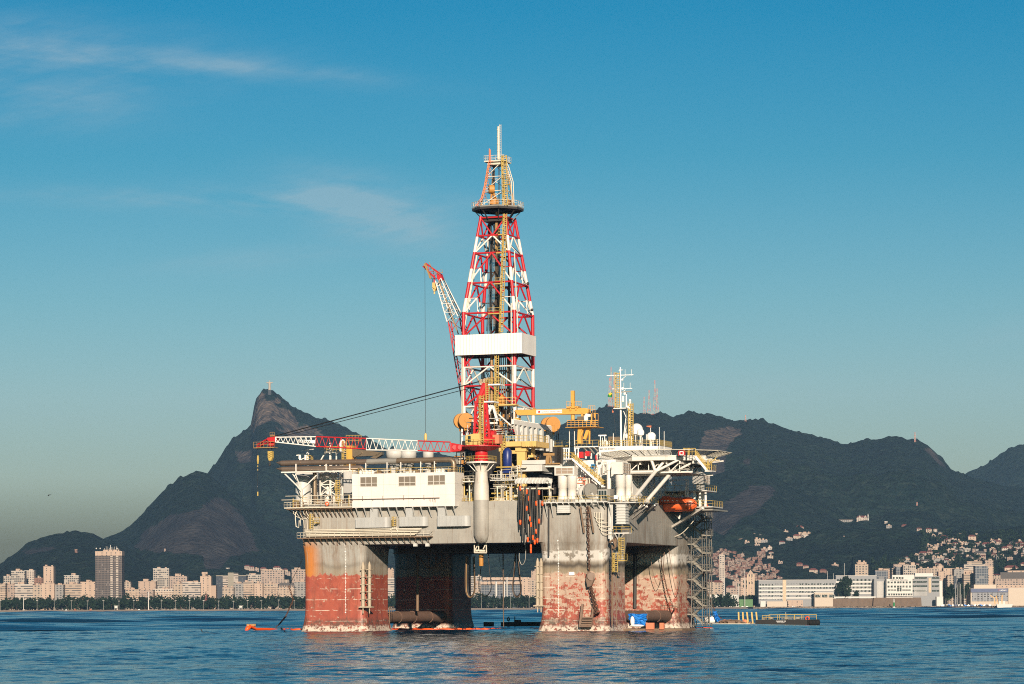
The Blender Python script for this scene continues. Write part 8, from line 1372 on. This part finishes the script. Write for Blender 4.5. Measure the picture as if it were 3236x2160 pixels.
for x, y in got:
    q = on_hill(*rR(x, y+30)); w_ = rs.uniform(34, 85); mat = rs.choice(('pink_wall', 'plaster_shack', 'plaster_shack', 'grey_wall', 'grey_wall')); roof = rs.choice(('tile', 'box', 'box', 'dark')); d_ = MW.get(mat, 'tan plastered')+' house with '+RW[roof]
    building(rR, x-w_/2, x+w_/2, y-rs.uniform(12, 36), q.y, mat, 'small '+d_+' crowded among trees on the right hillside', 10, roof=roof, base=q.z-12, cat='house', name='hillside_house', group=d_.replace('house', 'houses')+' on the right hillside')
# white villa with turret on the dark slope
q = on_hill(*rR(120, 200)); t_, a, b, zt_ = building(rR, 30, 200, 150, q.y, 'white_wall', 'white villa with pointed gables and a slim turret on the dark slope', 12, roof='tile', base=q.z-8, cat='villa', name='villa')
for x in (75, 150): p = P(*rR(x, 120), q.y-1); m = MB(); m.prism([(p.x-3, q.y-1, zt_-3), (p.x+3, q.y-1, zt_-3), (p.x+3, q.y-1, zt_), (p.x, q.y-1, p.z), (p.x-3, q.y-1, zt_)], (0, 4, 0)); m.build('gable', 'white_wall', t_, rig=False)
p = P(*rR(188, 95), q.y); m = MB(); m.lathe([(2, zt_-8), (2, p.z-8), (2.4, p.z-8), (0, p.z)], (p.x, q.y-.5), 10); m.build('turret', 'naval_white', t_, rig=False); q2 = on_hill(*rM(2060, 215)); building(rM, 1945, 2160, 185, q2.y, 'grey_wall', 'long grey terrace building left of the white villa', 10, roof='parapet', base=q2.z-8, cat='villa', name='terrace_building')
# middle hillside cluster houses
for k, (x0, x1, y, mat, roof) in enumerate(((720, 895, 392, 'grid_white', 'box'), (610, 755, 445, 'cream_wall', 'box'), (575, 640, 470, 'plaster_shack', 'box'), (668, 735, 485, 'pink_wall', 'box'), (805, 895, 450, 'cream_wall', 'box'), (895, 985, 462, 'grey_wall', 'box'), (805, 880, 520, 'pink_wall', 'box'), (1205, 1268, 338, 'cream_wall', 'box'), (1370, 1480, 285, 'plaster_shack', 'tile'), (1408, 1450, 355, 'plain_cream', 'box'), (1450, 1575, 362, 'cream_wall', 'box'), (1335, 1440, 402, 'cream_wall', 'tile'), (1235, 1330, 435, 'grey_wall', 'box'), (1480, 1580, 400, 'white_wall', 'box'), (1140, 1225, 490, 'grey_wall', 'tile'), (2022, 2072, 430, 'white_wall', 'box'), (1555, 1672, 875, 'cream_wall', 'tile'), (1700, 1795, 878, 'brick_shack', 'tile'), (1865, 1960, 800, 'plaster_shack', 'box'), (1000, 1065, 632, 'white_wall', 'tile'), (980, 1060, 680, 'cream_wall', 'box'), (985, 1045, 562, 'white_wall', 'box'), (890, 985, 582, 'pink_wall', 'box'), (1380, 1470, 790, 'brick_shack', 'tile'), (1470, 1550, 820, 'plaster_shack', 'tile'), (1130, 1190, 760, 'pink_wall', 'box'))):
    q = on_hill(*rM((x0+x1)/2, y+40)); ty = MW.get(mat, 'rough plaster'); where = ['ridge above the shanties', 'clearing right of the shanties', 'slope above the naval building'][0 if x0 < 1000 and y < 560 else 1 if y < 560 else 2]
    building(rM, x0, x1, y, q.y, mat, '%s house with %s, %s, %s' % (ty, RW[roof], where, ('widest' if x1-x0 > 115 else 'middling' if x1-x0 > 80 else 'small')+(' and highest' if y < 400 else ' and lower down' if y > 460 else ', halfway up')), 10, roof=roof, base=q.z-12, cat='house', name='hillside_house', group='houses on the middle hillside')
# shanty cluster
rs = random.Random(77); poly = [(165, 650), (310, 590), (420, 600), (560, 650), (640, 640), (700, 720), (800, 700), (900, 590), (960, 600), (940, 700), (900, 790), (1010, 810), (1110, 880), (1175, 960), (1150, 1010), (900, 1010), (600, 1015), (300, 985), (180, 900), (260, 800)]
pp = np.array(poly, float); n_ = 0; placed = []
while n_ < 230:
    x, y = rs.uniform(165, 1175), rs.uniform(590, 1010)
    if inside(np.array([x]), np.array([y]), poly)[0] < .5 or any(abs(x-a_) < 17 and abs(y-b_) < 12 for a_, b_ in placed): continue
    placed.append((x, y)); n_ += 1
placed.sort(key=lambda p_: p_[1])
for x, y in placed:
    q = on_hill(*rM(x, y+26), 4560); w_ = rs.uniform(26, 60); h = rs.uniform(22, 50); mat = rs.choice(('brick_shack', 'brick_shack', 'plaster_shack', 'pink_wall', 'plaster_shack')); zb_ = q.z-9
    big = 320 < x < 400 and 660 < y < 800
    lab = {'brick_shack': 'small bare brick house in the dense shanty cluster right of the stair tower', 'plaster_shack': 'small tan plastered house in the dense shanty cluster right of the stair tower', 'pink_wall': 'small pinkish house in the dense shanty cluster right of the stair tower'}[mat]
    a = P(*rM(x-w_/2, y-h/2), q.y); b = P(*rM(x+w_/2, y-h/2), q.y); t_ = thing('shanty_house', lab, 'house', ((a.x+b.x)/2, q.y, zb_), rig=False, group=lab.replace('small ', '').split(' in ')[0]+'s of the shanty cluster'); m = MB(); world_box(m, a.x, b.x, q.y, q.y+8, zb_, a.z, R(rs.uniform(-25, 25))); m.build('wall', mat, t_, rig=False); m = MB(); world_box(m, a.x-.3, b.x+.3, q.y-.3, q.y+8.3, a.z, a.z+.4, 0)
    if rs.random() < .5: m.tube(((a.x+b.x)/2, q.y+4, a.z+.4), ((a.x+b.x)/2, q.y+4, a.z+1.9), .8, n=8)
    m.build('roof', rs.choice(('roof_dark', 'roof_tile', 'plaster_shack')), t_, rig=False)
t_, a, b, zt_ = building(rM, 318, 392, 668, 4900, 'white_wall', 'white block rising above the shanty cluster beside the stair tower', 12, cat='apartment block')
# church and red roofed house
DC = 4560.0; t_, a, b, zt_ = building(rM, 612, 708, 978, DC, 'plain_cream', 'cream church with a bell tower and pointed gable below the shanty cluster', 20, roof='none', cat='church', name='church')
p, q = P(*rM(706, 935), DC-1), P(*rM(796, 935), DC-1); m = MB(); m.box((p.x, DC-1, GZ), (q.x, DC+9, p.z)); pk = P(*rM(753, 868), DC); m.add([(p.x, DC-1, p.z), (q.x, DC-1, p.z), (q.x, DC+9, p.z), (p.x, DC+9, p.z), ((p.x+q.x)/2, DC+4, pk.z)], [(0, 1, 4), (1, 2, 4), (2, 3, 4), (3, 0, 4)]); m.build('bell_tower', 'plain_cream', t_, rig=False)
window_grid(t_, rM, (725, 762), (935, 1040), 14, 28, DC-1); window_grid(t_, rM, (645, 685), (1015, 1075), 12, 40, DC); m = MB(); [m.box((x-.8, DC-1.4, GZ), (x+.8, DC-.8, p.z)) for x in (p.x, (p.x+q.x)/2, q.x)]; m.build('pilaster', 'bronze_metal', t_, rig=False)
building(rM, 150, 250, 1035, 4540, 'cream_wall', 'cream house with a wide dark red roof right of the stair tower', 18, roof='tile', cat='house', name='town_house'); building(rM, 225, 370, 1045, 4560, 'cream_wall', 'long low wing with red roof beside the cream house', 14, roof='tile', cat='house', name='town_house'); building(rM, 500, 610, 1030, 4550, 'pink_wall', 'pinkish parish house left of the church', 12, roof='box', cat='house', name='town_house'); building(rM, 412, 540, 1115, 4500, 'pink_wall', 'low salmon house in the trees before the church', 10, roof='tile', cat='house', name='town_house')
# ---------------------------------------------------------------- trees
t = NT('leaves'); geo = t.n('ShaderNodeNewGeometry').outputs['Position']; rn = t.n('ShaderNodeNewGeometry').outputs['Random Per Island']; t.out(t.mix(rn, (.008, .019, .011), (.022, .037, .018)), .8, spec=.1)
t = NT('palm_leaves'); t.out((.03, .05, .018), .8); paint('bark', (.09, .06, .04), .9, 0, .4); paint('pale_trunk', (.30, .25, .20), .9, 0, .3)
def leaf_quads(m, c, s, rs):
    a = Vector((rs.gauss(0, 1), rs.gauss(0, 1), rs.gauss(0, 1))).normalized(); b = a.orthogonal().normalized()*s; a = a.cross(b).normalized()*s*rs.uniform(.6, 1.2); m.add([c-a-b, c+a-b, c+a+b, c-a+b], [(0, 1, 2, 3)])
def crown(m, c, rx, rz, n, rs, s=1.1):
    cl = [(Vector((rs.gauss(0, .42)*rx, rs.gauss(0, .42)*rx, rs.uniform(-.5, .75)*rz)), rs.uniform(.3, .55)) for _ in range(9)]
    for k in range(n): o, q = cl[k % 9]; d = Vector((rs.gauss(0, 1), rs.gauss(0, 1), rs.gauss(0, 1))).normalized()*rs.random()**.4*q; leaf_quads(m, c+o+Vector((d.x*rx, d.y*rx, d.z*rz)), s*rs.uniform(.7, 1.3), rs)
def tree(r, x, w_, yt, yb, D, label, seed, trunk='bark', n=420, group=None, gz=GZ):
    p = P(*r(x, yt), D); s_ = abs(P(*r(x+w_/2, yt), D).x-p.x); t_ = thing('tree', label, 'tree', (p.x, D, gz), rig=False, group=group); rs = random.Random(seed); h = p.z-gz
    m = MB(); m.tube((p.x, D, gz), (p.x+.2, D, gz+h*.55), .5, .3, n=7); [m.tube((p.x+.1, D, gz+h*.4), (p.x+s_*.5*math.cos(k), D+s_*.4*math.sin(k*2), gz+h*.72), .22, .08, n=5) for k in range(5)]; m.build('trunk', trunk, t_, rig=False)
    m = MB(); crown(m, Vector((p.x, D, gz+h*.66)), s_, h*.4, n, rs, max(.5, s_*.13)); m.build('crown', 'leaves', t_, rig=False); return t_
def palm(r, x, yt, D, label, seed, gz=GZ):
    p = P(*r(x, yt), D); t_ = thing('palm_tree', label, 'palm', (p.x, D, gz), rig=False, group='palms along the shore'); m = MB(); m.tube((p.x, D, gz), (p.x, D, p.z-1), .35, .25, n=6); m.build('trunk', 'pale_trunk', t_, rig=False); m = MB(); rs = random.Random(seed)
    for k in range(14):
        a = k*2.4; L = rs.uniform(2.8, 3.8); d = Vector((math.cos(a), math.sin(a), 0)); e = rs.uniform(-.2, .9); c = [Vector((p.x, D, p.z-1))+d*(L*f_)+Vector((0, 0, L*(e*f_-1.0*f_*f_))) for f_ in (0, .35, .7, 1)]; sdv = d.cross(Vector((0, 0, 1)))*.5; vs = [v_ for q in c for v_ in (q-sdv, q+sdv)]; m.add(vs, [(2*i, 2*i+1, 2*i+3, 2*i+2) for i in range(3)])
    m.build('fronds', 'palm_leaves', t_, rig=False)
m = MB(); rs = random.Random(20); tr = MB(); xa, xb = P(-120, 1391, 4290).x, P(1680, 1391, 4290).x; x = xa
while x < xb:                                            # the park's trees, read as one belt
    for row in range(3):
        D = 4262+row*34+rs.uniform(-10, 10); h = rs.uniform(12, 19)*(1+.1*row); c = Vector((x+rs.uniform(-4, 4), D, GZ+h*.6)); crown(m, c-Vector((0, 0, h*.08)), rs.uniform(5, 8.5), h*.58, 125, rs, 1.05); tr.tube((c.x, D, GZ), (c.x, D, GZ+h*.5), .3, n=5)
    x += rs.uniform(5.5, 8.5)
pk = m.build('park_trees', 'leaves', rig=False); tag(pk, 'belt of dark green park trees along the beach in front of the seafront blocks', 'trees', kind='stuff'); tt = tr.build('trunks', 'bark', rig=False); tt.parent = pk; tt['kind'] = 'stuff'
xa, xb = P(*rM(150, 1200), 4420).x, P(*rM(860, 1200), 4420).x; m = MB()
for k in range(120): D = rs.uniform(4425, 4535); xx = rs.uniform(xa, xb); h = rs.uniform(9, 20); crown(m, Vector((xx, D, GZ+h*.55)), rs.uniform(5, 8), h*.45, 80, rs, 1.1)
tag(m.build('grove', 'leaves', rig=False), 'dark grove on the rise between church and low white building', 'trees', kind='stuff')
m = MB(); xa, xb = P(*rR(550, 700), 4700).x, P(*rR(2420, 700), 4700).x
for k in range(420):
    u = rs.random(); px, py = rs.uniform(200, 2400), rs.uniform(340, 900)
    if px < 900 and py < 700: continue
    q = on_hill(*rR(px, py), 4700); h = rs.uniform(8, 15); crown(m, q+Vector((0, -9, h*.25)), rs.uniform(4, 8), h*.5, 46, rs, 1.3)
tag(m.build('garden_trees', 'leaves', rig=False), 'dark garden trees growing between the hillside houses on the right', 'trees', kind='stuff')
tree(rM, 438, 92, 1203, 1320, DN-4, 'round dark tree in front of the low white building', 3); tree(rM, 1960, 130, 1050, 1240, DN-12, 'left half of the big dark tree pair before the naval wing', 4, n=600); tree(rM, 2060, 190, 1008, 1240, DN-10, 'largest dark spreading tree before the taller naval wing', 5, n=800); tree(rM, 2190, 110, 1160, 1240, DN-14, 'small dark tree right of the largest spreading tree', 6)
for x, w_, yt, k, lab in ((1330, 160, 1070, 7, 'left of the dark quay trees beside the white masts'), (1450, 150, 1085, 8, 'middle tree behind the white masts'), (1540, 130, 1060, 9, 'right dark quay tree left of the blue fascia hangar'), (1290, 120, 1120, 10, 'low dark tree right of the modern grey building')): tree(rR, x, w_, yt, 1240, DN-6, lab, k, n=520, group='quay trees')
for x, yt, lab in ((232, 1200, 'palm before the low white building right of the stair tower'), (590, 1058, 'palm left of the church on the rise'), ): palm(rM, x, yt, DN+2 if x < 400 else 4500, lab, int(x))
for x, yt in ((1258, 1255), (1300, 1250)): palm(rR, x, yt, DN-30, ('left' if x < 1280 else 'right')+' one of two short palms beside the white block on the quay', int(x))
for x, yt, lab in ((130, 620, 'tall tree standing out of the park belt at far left'), (1640, 612, 'tall tree standing out of the park belt below the slim cream tower')): tree(rL, x, 34, yt, 700, 4255, lab, int(x))
for x in (1400, 1445, 1742, 1822, 1160): palm(rL, x, 600, 4330, {1400: 'left palm of a pair above the park trees', 1445: 'right palm of a pair above the park trees', 1742: 'palm before the small cream block under the olive tower', 1822: 'palm before the greyish block under the olive tower', 1160: 'palm beside the thick white pole in the park'}[x], x)
m = MB(); p = P(*rL(1595, 570), 4300); q = P(*rL(1595, 630), 4300); m.lathe([(6, q.z-6), (3.4, q.z), (0, p.z)], (p.x, 4300), 8); m.lathe([(4, GZ), (4, q.z-6)], (p.x, 4300), 8); tag(m.build('pavilion', 'roof_tile', rig=False, base=(p.x, 4300, GZ)), 'small pavilion with a dark pointed roof before the slim cream tower', 'pavilion')
# lamp posts, poles, masts, beach huts
def pole(r, x, yt, D, w_, label, cat, group, gz=GZ, mat='naval_white', arms=0):
    p = P(*r(x, yt), D); t_ = thing('lamp_post' if 'lamp' in label else 'tall_pole', label, cat, (p.x, D, gz), rig=False, group=group); m = MB(); m.tube((p.x, D, gz), (p.x, D, p.z), w_, w_*.7, n=6); m.build('post', mat, t_, rig=False)
    if arms: m = MB(); m.box((p.x-1.4, D-.3, p.z-.3), (p.x+1.4, D+.3, p.z+.2)); m.build('lamp_head', mat, t_, rig=False)
for x in (287, 420, 553, 678, 800, 920, 1035, 1250, 1358, 1465, 1575, 1690, 1805, 1915, 2020, 2155, 2275, 5): pole(rL, x, 628+random.uniform(-4, 6), 4235, .15, 'tall pale lamp post along the beach park', 'lamp post', 'lamp posts along the beach', arms=1)
for x in (200, 655, 940): pole(rG, x, 950, 4235, .15, 'tall pale lamp post along the beach park', 'lamp post', 'lamp posts along the beach', arms=1)
pole(rL, 1148, 560, 4245, .9, 'thick white pole rising from the park trees left of the white block', 'pole', None); pole(rL, 182, 600, 4245, .6, 'white pole rising from the park trees before the wide office', 'pole', None)
for x, yt, lab in ((392, 965, 'tall pale mast nearest the stair tower on the right shore'), (582, 1060, 'pale mast left of the church'), (668, 880, 'tall pale mast before the church')): pole(rM, x, yt, DN-6, .55, lab, 'mast', 'light masts on the right shore')
for x, yt in ((1393, 1060), (1415, 1075), (1440, 1040), (1462, 1065), (1510, 1050)): pole(rR, x, yt, DN-28, .35, 'slim white flagpole in the cluster before the quay trees', 'flagpole', 'flagpoles before the quay trees', 1.5)
for x, yt in ((1808, 890), (1888, 920), (2040, 780)): pole(rM, x, yt, DN+26, .35, {1808: 'thin mast on the roof line left of the naval wing', 1888: 'thin short mast beside the naval wing', 2040: 'tall thin mast behind the naval wing'}[x], 'mast', 'roof line masts')
for x, lab in ((897, 'white lifeguard tower on the beach below the brown tower'), (1862, 'white lifeguard tower on the beach below the olive tower')):
    p = P(*rL(x, 672), 4228); t_ = thing('lifeguard_tower', lab, 'beach hut', (p.x, 4228, GZ), rig=False); m = MB(); m.box((p.x-2.2, 4228, GZ+3), (p.x+2.2, 4231, p.z)); m.box((p.x-3, 4227.5, p.z), (p.x+3.5, 4231.5, p.z+.6)); m.build('cabin', 'naval_white', t_, rig=False); m = MB(); [m.bar((p.x+dx, 4229, GZ), (p.x+dx, 4229, GZ+3), .5) for dx in (-1.8, 1.8)]; m.build('stilt', 'naval_white', t_, rig=False)
for x, col, lab in ((512, 'fibre_white', 'white beach tent below the cream banded block'), (580, 'salmon', 'pinkish beach umbrella left of the brown tower foot'), (1075, 'fibre_white', 'white beach tent right of the lifeguard tower'), (700, 'salmon', 'pinkish beach umbrella below the plain cream block')):
    p = P(*rL(x, 706), 4222); m = MB(); m.lathe([(2.2, 0), (1.2, 1.2), (0, 1.7)], (p.x, 4222), 8, GZ); m.tube((p.x, 4222, GZ-.8), (p.x, 4222, GZ), .2, n=5); tag(m.build('beach_umbrella', col, rig=False, base=(p.x, 4222, GZ)), lab, 'umbrella', 'umbrellas and tents on the beach')
# harbour beacon, yellow work boat, yachts
p = P(*rR(545, 1365), DQ-8); t_ = thing('harbour_beacon', 'small white and green harbour beacon before the stone bastion', 'beacon', (p.x, DQ-8, 0), rig=False); zt_ = P(*rR(545, 1265), DQ-8).z; m = MB(); m.lathe([(2.4, 0), (2.4, 1.5), (1.3, 1.8), (1.2, 3)], (p.x, DQ-8), 12); m.build('base', 'naval_white', t_, rig=False); m = MB(); m.lathe([(1.25, 3), (1.1, zt_*.6)], (p.x, DQ-8), 12); m.build('green_band', 'flag_green', t_, rig=False); m = MB(); m.lathe([(1.1, zt_*.6), (.8, zt_*.9), (.9, zt_*.92), (0, zt_)], (p.x, DQ-8), 12); m.build('tower', 'naval_white', t_, rig=False)
DY_ = DQ-14; YV = lambda x, y, d=0: P(*rR(x, y), DY_+d); a, b = YV(1955, 1385), YV(2185, 1385); t_ = thing('work_boat', 'white work boat with yellow crane frames moored at the hangar quay', 'boat', (a.x, DY_, 0), rig=False); m = MB(); zd = YV(1955, 1345).z; m.prism([(a.x+2, DY_, -.5), (b.x-3, DY_, -.5), (b.x, DY_, zd), (a.x, DY_, zd)], (0, 6, 0)); m.build('hull', 'naval_white', t_, rig=False); m = MB(); p, q = YV(1985, 1345, 2), YV(2075, 1300, 2); m.box((p.x, DY_+1.5, zd), (q.x, DY_+5, q.z)); m.build('deck_house', 'naval_white', t_, rig=False)
m = MB(); [m.bar(YV(*u_, 1), YV(*v_, 1), w_) for u_, v_, w_ in (((1870, 1222), (1925, 1260), .9), ((1925, 1260), (1935, 1345), .9), ((1945, 1340), (1955, 1225), .7), ((1980, 1340), (1955, 1225), .7), ((1925, 1262), (1960, 1235), .5), ((2020, 1345), (2032, 1220), .7), ((2045, 1345), (2036, 1220), .6), ((2020, 1240), (2045, 1222), .4))]; m.build('crane_frame', 'crane_yellow', t_, rig=False)
rs = random.Random(5)
for k in range(16):
    x = 1225+k*43+rs.uniform(-8, 8); q = P(*rR(x, 1335+rs.uniform(-6, 8)), DQ+6); L = rs.uniform(3, 6); col = ('fibre_white', 'naval_white', 'tarp_blue', 'fibre_white', 'hangar_blue')[k % 5]; t_ = thing('yacht', 'small %s boat laid up on the quay before the hangar' % ('blue covered' if col in ('tarp_blue', 'hangar_blue') else 'white'), 'boat', (q.x, DQ+6, 2.6), rig=False, group=('blue covered' if col in ('tarp_blue', 'hangar_blue') else 'white')+' boats on the quay'); m = MB(); m.prism([(q.x-L*.7, DQ+6, 3.0), (q.x+L*.6, DQ+6, 3.0), (q.x+L, DQ+6, 4.6), (q.x-L*.8, DQ+6, 4.4)], (0, 2.6, 0)); m.build('hull', col, t_, rig=False); m = MB(); m.box((q.x-L*.3, DQ+6.4, 4.5), (q.x+L*.3, DQ+8, 5.6)); m.build('cabin', col, t_, rig=False)
    if k in (3, 6, 9): m = MB(); m.tube((q.x, DQ+7, 5.6), (q.x, DQ+7, 15+k), .16, n=5); m.build('mast', 'naval_white', t_, rig=False)
for k, (x, mat) in enumerate(((230, 'tyre_black'), (320, 'hangar_blue'), (360, 'tyre_black'), (640, 'fibre_white'), (700, 'fibre_white'), (830, 'tyre_black'), (1430, 'tyre_black'), (1340, 'fibre_white'))):
    q = P(*rM(x, 1340), DQ+17); t_ = thing('parked_car', ['black car under the palm before the low white building', 'blue car before the low white building', 'black car beside the round dark tree', 'left white car beside the green sports court', 'right white car beside the green sports court', 'black car left of the small white hut', 'black car before the cream quay shed', 'white car before the long naval building'][k], 'car', (q.x, DQ+17, 2.6), rig=False, group='cars parked along the quay'); m = MB(); m.prism([(q.x-2.2, DQ+17, 2.9), (q.x+2.2, DQ+17, 2.9), (q.x+2.2, DQ+17, 3.6), (q.x+1.3, DQ+17, 3.7), (q.x+.8, DQ+17, 4.2), (q.x-1.2, DQ+17, 4.2), (q.x-1.8, DQ+17, 3.7), (q.x-2.2, DQ+17, 3.6)], (0, 1.7, 0)); m.build('body', mat, t_, rig=False); m = MB(); [m.tube((q.x+dx, DQ+16.95, 2.95), (q.x+dx, DQ+17.2, 2.95), .34, n=10) for dx in (-1.4, 1.4)]; m.build('wheel', 'tyre_black', t_, rig=False)
# ---------------------------------------------------------------- statue and aerial towers on the hills
rS = crop(800, 1180, 900, 1307); DS = 8960.0; f0 = P(*rS(680, 748), DS); t_ = thing('statue', 'pale stone statue with outstretched arms on the mountain peak', 'statue', (f0.x, DS, f0.z-8), rig=False); sv = lambda x, y: P(*rS(x, y), DS)
m = MB(); a, b = sv(620, 760), sv(746, 672); m.box((a.x, DS-4, f0.z-10), (b.x, DS+5, b.z)); m.build('pedestal', 'pedestal_stone', t_, rig=False)
m = MB(); ce = sv(680, 672); cz = sv(680, 345).z; h = cz-ce.z; m.lathe([(4.2, 0), (3.7, h*.3), (3.7, h*.6), (4.2, h*.82), (3.4, h*.95), (1.2, h), (1.0, h*1.03), (1.7, h*1.07), (1.8, h*1.12), (1.1, h*1.17), (0, h*1.185)], (ce.x, DS), 16, ce.z)
for sg_ in (-1, 1): e = sv(680+sg_*148, 372); m.pipe([(ce.x+sg_*2, DS, cz-1.8), (ce.x+sg_*7, DS, cz-2.6), (e.x-sg_*2, DS, e.z-.5), (e.x, DS, e.z)], [2.0, 1.9, 1.2, .5], 8)
m.build('figure', 'statue_stone', t_, rig=False)
def aerial(r, x, yt, yb, wb, D, label, seed=0):
    a, b = P(*r(x, yb), D), P(*r(x, yt), D); t_ = thing('aerial_tower', label, 'aerial tower', (a.x, D, a.z-6), rig=False, group='lattice aerial towers on the ridge'); n = 9; H = b.z-a.z+6
    for k in range(n):
        m = MB(); z0, z1 = a.z-6+H*k/n, a.z-6+H*(k+1)/n; w0, w1 = wb*(1-k/n)**1.3+.7, wb*(1-(k+1)/n)**1.3+.7
        for sx_ in (-1, 1):
            for sy_ in (-1, 1): m.bar((a.x+sx_*w0, D+sy_*w0, z0), (a.x+sx_*w1, D+sy_*w1, z1), .8)
            m.bar((a.x+sx_*w0, D-w0, z0), (a.x-sx_*w1, D-w1, z1), .5); m.bar((a.x+sx_*w0, D+w0, z0), (a.x-sx_*w1, D+w1, z1), .5)
        m.build('section', 'tower_paint' if k % 2 == 0 else 'statue_stone', t_, rig=False)
for x, yt, yb, wb, lab in ((517, 440, 770, 4, 'thinnest palest lattice tower, left of the four on the ridge'), (612, 310, 800, 7, 'second lattice tower on the ridge with a flared red and white foot'), (722, 125, 800, 7, 'tallest red and white lattice tower on the ridge'), (764, 280, 775, 5, 'lattice tower just right of the tallest one')): aerial(p5, x, yt, yb, wb, 8780, lab)
for x, yt, lab in ((562, 160, 'red lattice tower behind the flag left of the radio mast'), (578, 55, 'tall thin lattice tower behind the radio mast'), (604, 110, 'pale lattice tower close behind the yellow mast ladder')): aerial(r5, x, yt, 445, 5, 8790, lab)
for r_, x, yt, yb, lab in ((rB, 967, 253, 285, 'small pylon on the ridge above the upper rock face'), (rB, 1808, 338, 388, 'pale pylon on the far right hill crest'), (rB, 1818, 685, 722, 'pale pylon low on the right slope')): 
    q = on_hill(*r_(x, yb), 5000, 9200); aerial(r_, x, yt, yb, 2.4, q.y, lab)
